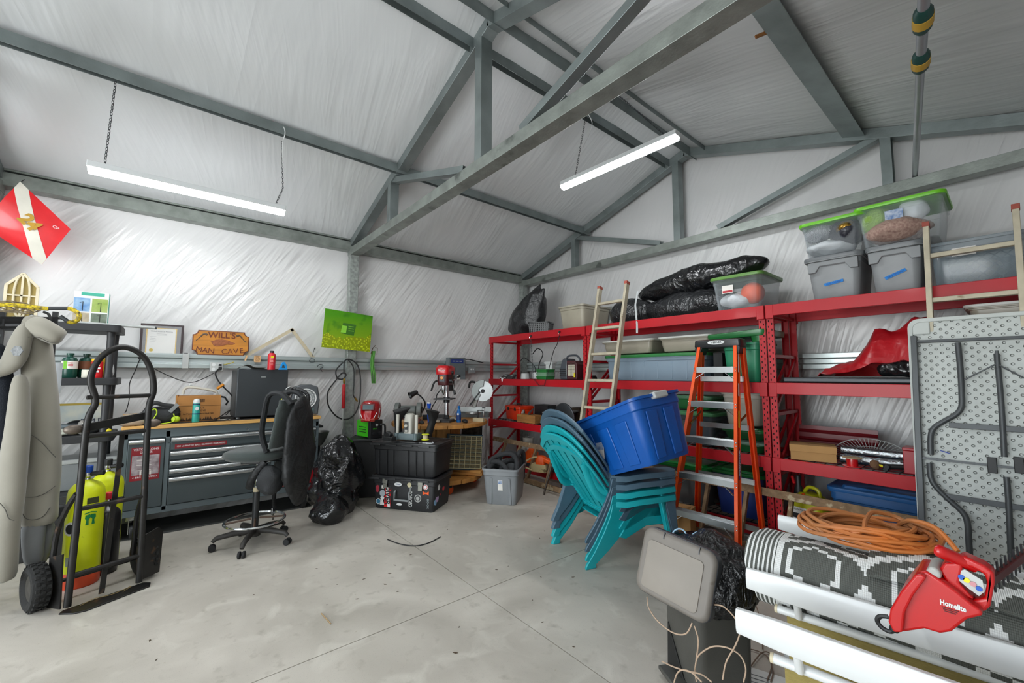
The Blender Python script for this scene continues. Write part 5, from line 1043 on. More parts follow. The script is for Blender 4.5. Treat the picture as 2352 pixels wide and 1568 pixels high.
vb = obj('visor_frame', B().box((0, -.127, .165), (.15, .018, .085), rot=(-14, 0, 0)), mat('dark_red', '6a0c12', .3), t, bevel=.006); obj('visor_lens', B().box((0, -.138, .165), (.115, .006, .055), rot=(-14, 0, 0)), mat('green_grey_lens', '5a6a70', .1), vb)
b = B()
for sx in (-1, 1): b.bar((sx*.06, -.13, .02), (sx*.10, -.10, .10), .006, .004, up=(0, 1, 0)); b.bar((sx*.11, -.06, .03), (sx*.12, -.03, .14), .004, .006)
obj('graphics', b, WHITE, t); obj('chin_guard', B().box((0, -.125, .01), (.16, .03, .04), rot=(20, 0, 0)), mat('brick_red', 'a0382c', .4), t, bevel=.01)
for k in range(3):
    o = obj('gas_bottle', B().lathe([(.045, 0), (.048, .01), (.048, .36), (.03, .40), (.014, .43), (.0, .44)], 20), BLACKS); o.location = (-5.33, 1.62+k*.115, .26); tag(o, 'slim glossy black cylinder standing behind the trash bag', 'cylinder', 'slim black cylinders by the post')
o = obj('low_crate', B().box((0, 0, .13), (.24, .4, .26)), BLACK, bevel=.006); o.location = (-5.33, 1.735, 0); tag(o, 'low black crate under the slim black cylinders', 'crate')
# trash bags
bagblob('trash_bag', 'big full black trash bag on the floor beside the trunks', (-4.74, 1.47, 0), (.27, .25, .43), 51, amp=.06, sc=6, amp2=.022, sc2=15, flat=-.36, n=84, k=60, rz=20, shape=lambda d: 1.02-.12*max(0, d.z)+.10*max(0, -d.z))
bagblob('trash_bag', 'slumped glossy corner of a black bag low at the front on the floor', (-4.45, 1.30, 0), (.20, .17, .15), 61, amp=.05, sc=5, amp2=.02, sc2=15, flat=-.11, n=48, k=34)
b = B(); b.tube(spline([at(890, 1238, z=.006), at(920, 1249, z=.006), at(955, 1253, z=.006), at(985, 1246, z=.006), at(1012, 1232, z=.006)], 8), .0045, 6); tag(obj('rubber_cord', b, BLACK), 'short curved black cord lying on the bare floor', 'cord')
# ================================================================ TOOL CHEST
def wl(pts, x, o):   # wall plane pixels -> local (right, up) about o, for things turned 90 degrees to face the room
    return [((q := at(u, v, x=x)).y-o[1], q.z-o[2]) for u, v in pts]
def wp(poly, d0, d1):  # prism in the local x-z plane from depth d0 to d1 (y)
    b = B(); b.rings([[(x, d0, z) for x, z in poly], [(x, d1, z) for x, z in poly]]); return b
CH = mat('slate_grey_enamel', '5f6a6e', .35, .25, .06, 2); CHF = mat('graphite_enamel', '4a5356', .38, .3, .08, 2); PULL = mat('satin_pull', 'c3c6c7', .25, .9)
CW, CD = 1.60, .52; C0 = (-5.02, .53, 0)
t = thing('tool_chest', 'long grey rolling tool chest with many drawers and a wooden top', 'chest', C0, 90)
b = B(); b.bb((-CW/2, .02, .20), (CW/2, CD, .955)); obj('carcass', b, CH, t, bevel=.004)
b = B(); b.bb((-CW/2, -.0, .20), (CW/2, .03, .255)); b.bb((-CW/2, 0, .875), (CW/2, .03, .955))
for x in (-CW/2+.012, -CW/2+.30, CW/2-.012-.0, .36): b.bb((x-.016, 0, .22), (x+.016, .03, .93))
b.bb((-CW/2+.30, 0, .815), (.36, .03, .825)); obj('face_frame', b, CH, t, bevel=.002)
obj('wood_top', B().bb((-CW/2-.02, -.03, .957), (CW/2+.02, CD+.02, .99)), mat('rubberwood_top', 'd3a35e', .45, var=.15, vs=3, stretch=(1, 9, 9), bump=.05), t, bevel=.004)
obj('top_mat', B().bb((-CW/2+.06, .02, .99), (CW/2-.38, CD-.01, .994)), mat('black_liner', '2b2622', .85), t)
LABM = mat('maroon_label', '7e1620', .4); LABM2 = mat('drawer_photo', '6b5a5e', .4, col2='a9a0a2', vs=20)
def drawer(nm, x0, x1, z0, z1):
    d = obj(nm, B().bb((x0, -.008, z0), (x1, .02, z1)), CHF, t, bevel=.003)
    b = B(); b.rings([[(x, -.008-.022*math.sin(a)*1.0, z1-.022+.022*math.cos(a)*1.0) for a in [math.pi*i/8 for i in range(9)]]+[(x, -.008, z1-.04)] for x in (x0+.004, x1-.004)]); obj('drawer_pull', b, PULL, d); return d
dd = drawer('door', -CW/2+.03, -CW/2+.28, .262, .868)
s = sticker(dd, .20, .29, (-CW/2+.155, -.0095, .655), LABM, 'product_label'); s2 = sticker(s, .185, .17, (0, -.001, -.012), LABM2, 'photo'); text('VERTICAL SLIDING\nDRAWER', .026, WHITE, s, Matrix.Translation((0, -.0012, .112)), width=.17); text('4 BINS INCLUDED', .022, WHITE, s, Matrix.Translation((0, -.0012, -.118)), width=.165)
b = B()
for k in range(3): b.box((-.01, -.0018, .055-.045*k-.01), (.10, .001, .006))
for k in range(4): b.box((-.03+.022*k, -.0018, -.07), (.012, .001, .035))
obj('print', b, mat('pale_print2', 'c9c3bd', .5), s2)
xs0, xs1 = -CW/2+.322, .342
d1 = drawer('drawer', xs0, CW/2-.03, .755, .868); s = sticker(d1, .40, .042, (xs0+.23, -.0095, .782), LABM, 'product_label'); text('100 LB RATED BALL BEARING DRAWERS', .02, WHITE, s, Matrix.Translation((0, -.0012, 0)), width=.37)
for z0, z1 in ((.665, .742), (.590, .656), (.515, .581)): drawer('drawer', xs0, xs1, z0, z1)
drawer('drawer', xs0, xs1, .262, .505)
for z0, z1 in ((.515, .742), (.262, .505)): d2 = drawer('drawer', .378, CW/2-.03, z0, z1)
s = sticker(d2, .36, .13, (.60, -.0095, .335), mat('bright_red_label', 'a8121e', .35), 'product_label'); text('TOOLS', .05, WHITE, s, Matrix.Translation((.07, -.0012, -.01)), width=.13); obj('tool_drawing', B().tube([(-.13, -.0015, -.05), (-.13, -.0015, -.02), (-.10, -.0015, .0), (-.05, -.0015, .01), (-.03, -.0015, -.02), (-.03, -.0015, -.05)], .003, 4, loop=True), WHITE, s)
lk = obj('key_lock', B().cyl((-CW/2+.13, 0, .915), (-CW/2+.13, -.008, .915), .012, n=16), CHROME, t); obj('key_ring', B().tube([(.12+.016*math.cos(a), -.012, .90+.016*math.sin(a)) for a in [2*math.pi*i/14 for i in range(14)]], .0015, 5, loop=True), CHROME, t)
for x in (-CW/2+.10, CW/2-.12):
    for y in (.05, CD-.06):
        c_ = obj('caster', B().cyl((x-.022, y, .062), (x+.022, y, .062), .062, n=22), BLACK, t, bevel=.006); b = B(); b.bb((x-.05, y-.05, .17), (x+.05, y+.05, .20)); b.bb((x-.034, y-.03, .05), (x-.028, y+.03, .18)); b.bb((x+.028, y-.03, .05), (x+.034, y+.03, .18)); obj('caster_fork', b, CHROME, c_)
obj('push_handle', B().tube([(CW/2, .08, .86), (CW/2+.06, .08, .86), (CW/2+.06, CD-.08, .86), (CW/2, CD-.08, .86)], .014, 8), BLACK, t)
tag(obj('floor_mat', B().bb((-5.6, -.45, 0), (-5.05, 1.3, .004)), mat('charcoal_mat', '3b3c3a', .9)), 'charcoal mat on the floor under the tool chest', 'mat')
TZ = .994
# fridge
t = thing('mini_fridge', 'dark mini fridge on the tool chest with a red can on top', 'fridge', (-5.10, .78, TZ), 90)
FRG = mat('fridge_charcoal', '3c4043', .32, .3, .05)
obj('cabinet', B().bb((-.235, .04, .012), (.235, .44, .505)), mat('fridge_side', '2c2f31', .4), t, bevel=.008); obj('door', B().bb((-.235, -.02, .02), (.235, .035, .515)), FRG, t, bevel=.01, seg=3)
obj('badge', B().rings([rrect(.045, .012, .005, 0, 0, 0), rrect(.045, .012, .005, .002, 0, 0)], M=Matrix.Translation((0, -.021, .43)) @ rotm(90)), CHROME, t); 
for x in (-.2, .2): obj('foot', B().cyl((x, .05, 0), (x, .05, .014), .018, n=12), LGREY, t)
FT = TZ+.507
t = thing('starter_fluid_can', 'red spray can with black cap standing on the mini fridge', 'can', (-5.02, at(623, 846, x=-5.02).y, FT)); obj('can', B().lathe([(.036, 0), (.037, .005), (.037, .155), (.033, .165), (.022, .178)], 28), mat('can_red', 'c9202b', .3), t); obj('cap', B().lathe([(.02, .176), (.02, .20), (0, .202)], 20), BLACK, t)
b = B(); b.box((.0375, .0, .135), (.001, .03, .018)); obj('label_print', b, YELLOW, t); b = B(); 
for k in range(5): b.box((.0375, -.004, .115-k*.016), (.001, .028-.003*(k % 2), .005))
obj('label_lines', b, mat('pale_red_print', 'e7b0ac', .5), t)
t = thing('metal_pan', 'rolled dull metal sheet lying on the mini fridge', 'sheet', (-5.15, at(575, 846, x=-5.15).y-.02, FT+.0)); b = B(); b.grid(lambda u, v: (-.10+.2*v, -.09+.24*u, .012+.028*math.sin(min(1, u*1.6)*math.pi)**2+.01*v), 16, 4); obj('sheet', b, mat('old_bronze_sheet', '7a7466', .4, .5), t, solid=.002)
t = thing('clip_clamp', 'bright blue triangular plastic clip beside the red can', 'clip', (-5.02, at(650, 845, x=-5.02).y, FT), 95); bp_ = obj('body', wp([(-.045, 0), (.045, 0), (.035, .05), (.012, .085), (-.012, .08)], -.008, .008), mat('cyan_blue_plastic', '1290dc', .4), t, bevel=.003); obj('opening', wp([(-.016, .02), (.018, .02), (.006, .055), (-.006, .055)], -.0085, .0085), DGREY, bp_)
# fan
t = thing('box_fan', 'small square charcoal fan with white round grille at the chest end', 'fan', (-5.10, 1.20, TZ), 84)
fb = B(); fb.rings([[(x*k, y, .17+z*k) for x, z in ((-.13, -.16), (.13, -.16), (.145, .0), (.12, .15), (.05, .175), (-.05, .175), (-.12, .15), (-.145, .0))] for y, k in ((-.05, .93), (-.04, 1), (.04, 1), (.06, .92))]); obj('housing', fb, mat('fan_charcoal', '4d5154', .4), t, bevel=.004)
b = B()
for r_ in (.032, .055, .078, .105): b.tube([(r_*math.cos(a), -.056, .19+r_*math.sin(a)) for a in [2*math.pi*i/36 for i in range(36)]], .0025 if r_ < .1 else .006, 5, loop=True)
for k in range(44): a = 2*math.pi*k/44; b.tube([(.025*math.cos(a), -.058, .19+.025*math.sin(a)), (.105*math.cos(a+.35), -.054, .19+.105*math.sin(a+.35))], .0014, 4)
gr = obj('grille', b, WHITE, t); obj('grille_hub', B().cyl((0, -.05, .19), (0, -.062, .19), .024, n=20), WHITE, gr); obj('blade_disc', B().cyl((0, -.045, .19), (0, -.052, .19), .104, n=32), mat('fan_dark', '6a6e70', .6), t); obj('control_label', B().box((.05, -.053, .055), (.07, .006, .05)), mat('teal_grey', '49605f', .4), t)
# cardboard box, bow saw, spray, knife, bag, food bag
bx_ = at(455, 962, x=-5.16); t = thing('cardboard_box', 'brown carton printed with flames on the tool chest', 'box', (-5.14, bx_.y, TZ), 86)
obj('carton', B().bb((-.165, -.01, 0), (.175, .22, .245)), mat('carton_brown', 'a8743c', .8, var=.08), t, bevel=.002); obj('flap', B().box((-.175, .1, .19), (.016, .2, .12)), MATS['carton_brown'], t)
obj('seam', B().box((0, -.0115, .15), (.34, .0015, .003)), mat('brown_seam', '6f4c26', .8), t)
text('CUT\nABOVE', .026, mat('dark_brown_ink', '3f2c1c', .8), t, Matrix.Translation((.02, -.012, .115)), width=.075, depth=.0004); text('FATWOOD  FIRESTARTER', .018, MATS['dark_brown_ink'], t, Matrix.Translation((-.0, -.012, .072)), width=.24, depth=.0004)
fl = [(-.14, .008)]; random.seed(3)
for k in range(22): x = -.14+k*.0135; fl += [(x+.003, .008+.012*random.random()), (x+.007, .02+.028*random.random())]
fl += [(.155, .008)]; obj('flame_print', wp(fl, -.0125, -.0115), MATS['dark_brown_ink'], t); b = B()
for k in range(9): b.box((-.02+k*.0075, -.012, .20), (.003 if k % 2 else .005, .001, .03))
obj('barcode', b, MATS['dark_brown_ink'], t)
t = thing('bow_saw', 'white tubular frame saw with orange grip behind the carton', 'saw', (-5.40, at(455, 900, x=-5.40).y, TZ), 90)
o_ = t.location; P = [(u, v) for u, v in ((420, 905), (424, 893), (440, 889), (490, 897), (499, 905), (502, 920), (501, 956))]; pts = [(x, .0, z) for x, z in wl(P, -5.40, o_)]
obj('frame', B().tube(spline(pts, 5), .013, 10), mat('cream_white_paint', 'd6d3c6', .4), t); q = wl([(498, 893), (514, 882)], -5.40, o_); obj('orange_grip', B().cyl((q[0][0], 0, q[0][1]), (q[1][0], 0, q[1][1]), .015, n=14), mat('amber_orange', 'd98a1c', .4), t, bevel=.003)
q = wl([(496, 908), (516, 912), (523, 922), (518, 930)], -5.40, o_); obj('lever', B().tube([(x, -.015, z) for x, z in q], .009, 6), BLACK, t)
p = at(449, 968, x=-5.05); t = thing('aerosol_can', 'teal aerosol can with white cap in front of the carton', 'can', (-5.05, p.y, TZ)); obj('can', B().lathe([(.028, 0), (.030, .004), (.030, .17), (.024, .182)], 24), mat('teal_can', '35a79c', .3), t); obj('cap', B().lathe([(.027, .18), (.027, .205), (.018, .218), (0, .222)], 24), WHITE, t); b = B(); b.lathe([(.0305, .075), (.0305, .085)], 24, cap0=False, cap1=False); b.lathe([(.0305, .165), (.0305, .175)], 24, cap0=False, cap1=False); obj('band', b, mat('navy_band', '1d3f66', .4), t); obj('white_badge', B().prism([(.014*math.cos(a), .018*math.sin(a)) for a in [math.pi*i/10 for i in range(20)]], 0, .001, Matrix.Translation((.0305, .004, .13)) @ rotm(90, 0, 90)), WHITE, t)
p = at(370, 970, x=-5.0); t = thing('tool_bag', 'black tool pouch with lime green piping on the chest corner', 'bag', (-5.09, at(368, 970, x=-5.09).y, TZ), 92)
b = B(); b.ball((0, .05, .075), (.155, .09, .085), 28, 18); crumple(b, .02, 9, 5, .008, 22, lambda p_, q_: V(q_.x, q_.y, max(.0, q_.z))); obj('pouch', b, mat('black_canvas', '26282a', .75, bump=.4, bs=40), t)
obj('piping', B().tube(spline([(-.11, -.045, .02), (-.10, -.05, .08), (-.05, -.03, .14), (-.03, -.04, .10), (-.06, -.055, .01), (.05, -.055, .008), (.10, -.05, .03), (.09, -.045, .09)], 7), .0045, 6), mat('lime_piping', 'b5d32a', .5), t); obj('lime_patch', B().ball((.11, -.02, .035), (.035, .03, .03), 14, 8), MATS['lime_piping'], t)
obj('carry_strap', B().tube(spline([(-.12, .0, .10), (-.06, -.02, .19), (.02, -.01, .17), (.10, 0, .15), (.13, 0, .09)], 6), .008, 6, flat=2.5), BLACK, t); obj('grey_tab', B().box((.09, -.03, .14), (.03, .006, .09), rot=(0, 40, 0)), GREY, t)
t = thing('snack_bag', 'clear plastic bag of food in the corner of the tool chest', 'bag', (-5.07, at(300, 975, x=-5.07).y, TZ), 90)
b = B(); b.ball((0, 0, .045), (.10, .06, .05), 22, 14); crumple(b, .02, 12, 4, .008, 25, lambda p_, q_: V(q_.x, q_.y, max(0, q_.z))); obj('wrap', b, clearmat('crinkled_film', 'c9bba8', .55, .2), t); pushed('bread_rolls', 'orange brown food inside the clear plastic bag', 'food', (-5.07, t.location.y, TZ+.004), (.04, .07, .025), mat('food_brown', 'b9824a', .8, col2='d8b48a', vs=30), 3, .01)
o = obj('small_carton', B().box((0, 0, .045), (.10, .12, .09)), CARD, bevel=.002); o.location = (-5.25, -.24, TZ); tag(o, 'small brown carton behind the clear food bag', 'box')
t = thing('putty_knife', 'thin knife with pale handle lying on the chest before the fridge', 'knife', (-5.05, at(500, 965, x=-5.05).y, TZ+.001), 100); obj('blade', B().box((-.06, 0, .002), (.12, .022, .002)), DSTEEL, t); obj('handle', B().box((.05, 0, .006), (.11, .016, .010)), mat('bone_handle', 'c5c1b4', .5), t, bevel=.003)
b = B(); b.tube(spline([(-5.1, .47, TZ+.05), (-5.06, .50, TZ+.10), (-5.12, .42, TZ+.03), (-5.05, .38, TZ+.012), (-4.98, .45, TZ+.01), (-5.0, .52, TZ+.03), (-5.05, .50, TZ+.02)], 8), .005, 6); tag(obj('cable', b, BLACK), 'tangled black cable between the carton and the fridge', 'cable')
# ================================================================ ON THE GIRT AND WALL
GZ = 1.667; GX = -5.52
def wall_thing(name, label, cat, u, v, x=GX): q = at(u, v, x=x); return thing(name, label, cat, q, 90), q
t, o_ = wall_thing('framed_certificate', 'dark framed certificate with gold edge standing on the wall ledge', 'certificate', 370, 812)
FW, FH = .34, .30
obj('frame', B().bb((-FW/2, 0, 0), (FW/2, .02, FH)), mat('espresso_frame', '3f3234', .4, var=.2), t, bevel=.003); obj('mat_board', B().bb((-FW/2+.022, -.002, .0), (FW/2-.022, .001, FH-.02)), mat('grey_mat_board', '5f6165', .6), t)
pp = obj('gold_edge', B().bb((-.125, -.004, .0), (.115, -.001, FH-.04)), mat('gold_edge', 'd9b552', .4, .3), t); obj('paper', B().bb((-.115, -.005, .0), (.105, -.003, FH-.048)), PAPER, pp); text('Certificate of Completion' if False else 'United States of America', .02, INK, pp, Matrix.Translation((-.005, -.0055, FH-.075)), width=.17, depth=.0003); obj('gold_seal', B().cyl((-.08, -.005, .035), (-.08, -.007, .035), .016, n=18), mat('gold_seal', 'cdb13a', .35, .5), pp)
b = B()
for k in range(4): b.box((-.07, -.0055, FH-.13-k*.016), (.05-.01*(k % 2), .0008, .002))
for k in range(2): b.box((-.005, -.0055, FH-.10-k*.012), (.08, .0008, .0025))
obj('print_lines', b, GREY, pp); obj('glass', B().bb((-FW/2+.02, -.008, .002), (FW/2-.02, -.0065, FH-.018)), mat('picture_glass', 'ffffff', .03, alpha=.12, spec=.8, var=0), t)
t, o_ = wall_thing('carved_sign', "carved wooden sign reading WILL'S MAN CAVE on the wall ledge", 'sign', 507, 816)
sw, sh = .255, .265; pl_ = [(-sw+.045, 0)]
def arcp(cx, cz, a0, a1): return [(cx+.045*math.cos(R_(a0+(a1-a0)*i/6)), cz+.05*math.sin(R_(a0+(a1-a0)*i/6))) for i in range(7)]
pl_ = arcp(sw, 0, 180, 90)+arcp(sw, sh, 270, 180)+arcp(-sw, sh, 0, -90)+arcp(-sw, 0, 90, 0)
WM = mat('honey_wood', 'c6822a', .3, var=.25, vs=3, stretch=(1, 1, 9), coat=.4, bump=.1, bs=12); WMD = mat('carved_brown', '74351a', .35, coat=.3, var=.3, vs=20)
bd = obj('board', wp(pl_, -.022, 0), WMD, t, bevel=.004); bf = obj('face', wp([(x*.96, .133+(z-.133)*.93) for x, z in pl_], -.0245, -.02), WM, t)
text("WILL'S", .085, WMD, bf, Matrix.Translation((.0, -.026, .215)), bold=.002, depth=.003, width=.25)
mc = 'MAN CAVE'
for i, ch in enumerate(mc):
    if ch == ' ': continue
    x = -.195+i*.053+(.01 if i > 3 else 0); text(ch, .078, WMD, bf, Matrix.Translation((x, -.026, .055-.018*math.cos(x*7)+.0)) @ rotm(0, -x*70+0, 0) if False else Matrix.Translation((x, -.026, .062-.022*math.cos(x*6.5))) @ rotm(0, -x*55, 0), depth=.003)
obj('carved_animal', wp([(-.10, .145), (-.075, .155), (-.05, .17), (.0, .176), (.05, .168), (.09, .15), (.125, .135), (.10, .118), (.05, .12), (.0, .10), (-.05, .095), (-.075, .11), (-.085, .128)], -.028, -.024), mat('carved_copper', '9c5a34', .35, coat=.3, var=.35, vs=40), bf, bevel=.002)
for sx in (-1, 1): obj('carved_branch', B().tube(spline([(sx*.13, -.026, .215), (sx*.16, -.026, .225), (sx*.19, -.026, .19), (sx*.225, -.026, .15)], 5), [.010]*5+[.007]*5+[.004]*6, 6), mat('carved_grey', '5e4c40', .4), bf)
t, o_ = wall_thing('framing_square', 'pale wooden framing square leaning with its corner up on the ledge', 'square', 660, 818, -5.54)
ap = at(671, 757, x=-5.54); e0 = at(563, 818, x=-5.54); e1 = at(720, 822, x=-5.54); b = B()
SQM = mat('birch_ply', 'c5b89c', .7, var=.12, vs=30)
for e in (e0, e1):
    a_ = V(ap.y-o_.y, 0, ap.z-o_.z); c_ = V(e.y-o_.y, 0, e.z-o_.z); b.bar(a_+(a_-c_).normalized()*.012, c_, .008, .036, up=(0, 0, 1))
obj('blade', b, SQM, t)
t, o_ = wall_thing('coaster', 'round cornered tan wooden badge stuck on the steel ledge', 'coaster', 591, 824, -5.488); obj('plaque', B().rings([rrect(.066, .076, .014, 0), rrect(.066, .076, .014, .006)], M=rotm(90)), mat('tan_ply', 'dab07e', .6), t); b = B()
for r_, z in ((.02, .0), (.01, 0)): b.tube([(r_*1.2*math.cos(a), -.007, z+r_*math.sin(a)) for a in [2*math.pi*i/18 for i in range(18)]], .0015, 4, loop=True)
for z in (.026, -.026): b.box((0, -.0065, z), (.04, .001, .005))
obj('engraving', b, mat('burnt_brown', '8a5c34', .7), t)
t, o_ = wall_thing('bottle_opener', 'tiny tan strip stuck at the top of the steel ledge', 'tag', 565, 822, -5.488); obj('strip', B().box((0, -.003, 0), (.018, .006, .058), rot=(0, 12, 0)), MATS['tan_ply'], t)
t, o_ = wall_thing('remote_control', 'light grey slim remote shaped box clipped on the steel ledge', 'remote', 425, 846, -5.488); obj('case', B().bb((-.028, -.018, .0), (.028, 0, .155)), LGREY, t, bevel=.004); obj('clip', B().box((0, -.006, .155), (.03, .016, .012)), BLACK, t)
t, o_ = wall_thing('power_outlet', 'galvanised double outlet box with black plug on the girt', 'outlet', 497, 843, -5.485); obj('box', B().bb((-.06, -.035, -.05), (.06, 0, .055)), mat('outlet_zinc', 'a8adad', .4, .6), t, bevel=.004); fc = obj('cover', B().bb((-.056, -.039, -.046), (.056, -.034, .05)), LGREY, t, bevel=.003)
for x in (-.028, .028):
    for z in (-.022, .026): obj('socket', B().cyl((x, -.038, z), (x, -.041, z), .017, n=18), WHITE, fc)
obj('plug', B().box((.028, -.055, .024), (.026, .034, .022)), BLACK, t, bevel=.003); obj('plug', B().box((.03, -.055, -.015), (.03, .036, .03)), BLACK, t, bevel=.006)
def wcord(label, pts, x, r=.0045, m=BLACK, nm='cable', cat='cable', n=7): b = B(); b.tube(spline([at(u, v, x=x) for u, v in pts], n), r, 6); return tag(obj(nm, b, m), label, cat)
wcord('thick black power cord hanging from the outlet to the fridge', [(504, 846), (495, 856), (500, 872), (515, 890), (528, 903), (534, 910)], -5.43, .007)
wcord('yellow cable coming out of the wall by the outlet', [(510, 838), (520, 836), (530, 834), (537, 831)], -5.47, .005, mat('yellow_cable', 'b9a93a', .5))
wcord('thin black cable looping from the puck to the outlet', [(325, 823), (352, 845), (400, 868), (438, 878), (470, 868), (492, 856)], -5.44, .004)
wcord('thin black cable dropping from the puck behind the hand truck', [(322, 823), (311, 850), (298, 880), (297, 915), (291, 940), (287, 948)], -5.44, .004)
t, o_ = wall_thing('puck_magnet', 'small black puck holding a cable on the steel ledge', 'magnet', 322, 822, -5.488); obj('puck', B().cyl((0, 0, 0), (0, -.012, 0), .016, n=20), BLACK, t)
wcord('small wire hook hanging from the looped cable', [(437, 878), (437, 884), (442, 886), (436, 890)], -5.44, .002, CHROME, 'wire_hook', 'hook')
wcord('thin wire with triangular loop hanging at the ledge', [(722, 800), (719, 812), (715, 822), (710, 829), (717, 832), (724, 829), (718, 822)], -5.48, .003, DSTEEL, 'wire_loop', 'wire'); wcord('small dark key ring with cable tie on the steel girt', [(729, 842), (733, 837), (741, 838), (741, 844), (736, 846), (740, 853)], -5.48, .004, DSTEEL, 'key_ring', 'keys')
t, o_ = wall_thing('wall_clip', 'small dark clip hooked on the wall beside the green picture', 'clip', 723, 800, -5.55); obj('clip', B().box((0, -.004, 0), (.012, .008, .022)), BLACK, t)
# translucent green picture on the post
t, o_ = wall_thing('acrylic_picture', 'tilted neon green acrylic picture hanging on the steel post', 'picture', 797, 760, -5.40)
GP = bpy.data.materials.new('green_acrylic'); GP.use_nodes = True; nt = GP.node_tree; N = nt.nodes; L = nt.links; pb = N['Principled BSDF']; tc = N.new('ShaderNodeTexCoord')
def gm(f, c0, c1, lo, hi):
    r = N.new('ShaderNodeMapRange'); r.inputs[1].default_value = lo; r.inputs[2].default_value = hi; L.new(f, r.inputs[0]); x = N.new('ShaderNodeMix'); x.data_type = 'RGBA'; L.new(r.outputs[0], x.inputs[0])
    for i, q in ((6, c0), (7, c1)):
        if isinstance(q, str): x.inputs[i].default_value = (*lin(q), 1)
        else: L.new(q, x.inputs[i])
    return x.outputs[2]
sp = N.new('ShaderNodeSeparateXYZ'); L.new(tc.outputs['Object'], sp.inputs[0]); vo = N.new('ShaderNodeTexVoronoi'); vo.inputs['Scale'].default_value = 42; L.new(tc.outputs['Object'], vo.inputs[0])
n1 = N.new('ShaderNodeTexNoise'); n1.inputs['Scale'].default_value = 7; L.new(tc.outputs['Object'], n1.inputs[0])
base = gm(sp.outputs['Z'], '93b010', '4f9a14', -.22, .2); base = gm(n1.outputs[0], '3f7f12', base, .32, .46)
cells = gm(vo.outputs['Distance'], 'dcec28', '8a9a0c', .1, .5); msk = math_node(nt, 'LESS_THAN', math_node(nt, 'ADD', sp.outputs['Z'], math_node(nt, 'MULTIPLY', n1.outputs[0], .25)), .06); x = N.new('ShaderNodeMix'); x.data_type = 'RGBA'; L.new(msk, x.inputs[0]); L.new(base, x.inputs[6]); L.new(cells, x.inputs[7]); L.new(x.outputs[2], pb.inputs['Base Color']); pb.inputs['Roughness'].default_value = .12; pb.inputs['Alpha'].default_value = .93; pb.inputs['Transmission Weight'].default_value = 0
poly = wl([(747, 708), (856, 726), (849, 808), (738, 797)], -5.40, o_); pn = obj('sheet', wp(poly, -.006, 0), GP, t); q = wl([(788, 741), (818, 746), (812, 771), (783, 765)], -5.40, o_); lb = obj('dark_panel', wp(q, -.0075, -.006), mat('dark_green_panel', '356d10', .3), pn)
q = wl([(786, 747), (797, 749), (794, 765), (782, 763)], -5.40, o_); obj('pale_panel', wp(q, -.0085, -.007), mat('bright_green_panel', '8bd03a', .3), lb); b = B()
for k in range(3): q = wl([(800, 749+k*5), (812, 751+k*5)], -5.40, o_); b.bar((q[0][0], -.0082, q[0][1]), (q[1][0], -.0082, q[1][1]), .001, .006)
obj('print_lines', b, MATS['bright_green_panel'], lb); obj('standoff', B().cyl((0, 0, 0), (0, .05, 0), .012), DSTEEL, t)
# air hose with red wand, straps
t = thing('air_hose', 'black air hose hung in a large loop on the steel post', 'hose', (0, 0, 0)); hp = [(788, 832), (772, 850), (775, 868), (788, 870), (795, 860), (785, 857), (770, 875), (753, 900), (754, 930), (772, 955), (795, 963), (815, 950), (826, 920), (828, 870), (822, 840), (806, 826), (792, 828), (790, 845), (790, 858)]
b = B(); b.tube(spline([at(u, v, x=-5.405) for u, v in hp], 6), .0085, 8); obj('loop', b, BLACK, t); b = B(); b.tube(spline([at(u, v, x=-5.40) for u, v in ((800, 826), (812, 845), (813, 880), (811, 905), (816, 915))], 6), .0075, 8); obj('tail', b, BLACK, t); obj('coupler', B().cyl(at(815, 913, x=-5.40), at(821, 922, x=-5.40), .011, n=12), mat('brass', 'a8893c', .3, .9), t)
t = thing('air_wand', 'red handled needle wand hanging on the steel post', 'tool', at(789, 915, x=-5.395)); o_ = t.location; z0 = at(789, 938, x=-5.395).z-o_.z; z1 = at(789, 882, x=-5.395).z-o_.z; b = B(); b.lathe([(.014, z0), (.019, z0+.01), (.019, z1-.01), (.014, z1)], 16); obj('grip', b, mat('knurled_red', 'c0141c', .5, bump=1, bs=60), t, bevel=.003); obj('needle', B().cyl((0, 0, z0), (0, 0, at(789, 985, x=-5.395).z-o_.z), .006, n=10), LGREY, t); obj('fitting', B().lathe([(.008, z1), (.012, z1+.02), (.016, z1+.04), (.012, z1+.07)], 12), mat('brass', 'a8893c'), t)
t = thing('ratchet_strap', 'bundled green webbing strap hanging on the wall by the post', 'strap', (0, 0, 0))
for k, (du, m_) in enumerate(((-3, '4f8c3a'), (0, '5d9c44'), (3, '568f3f'))):
    b = B(); b.tube(spline([at(858+du, 806, x=-5.47+.01*k), at(855+du, 835, x=-5.46+.01*k), at(858+du*1.3, 865, x=-5.46), at(858+du, 880, x=-5.46)], 5), .008, 6, flat=2); obj('webbing', b, mat('green_webbing_%d' % k, m_, .8), t)
b = B(); b.tube([at(852, 812, x=-5.46), at(856, 800, x=-5.46), at(862, 793, x=-5.46)], .005, 6); b.tube([at(866, 815, x=-5.46), at(867, 800, x=-5.46), at(862, 797, x=-5.46)], .004, 6); obj('hook', b, mat('rusty_hook', '6d5a4a', .5, .6), t)
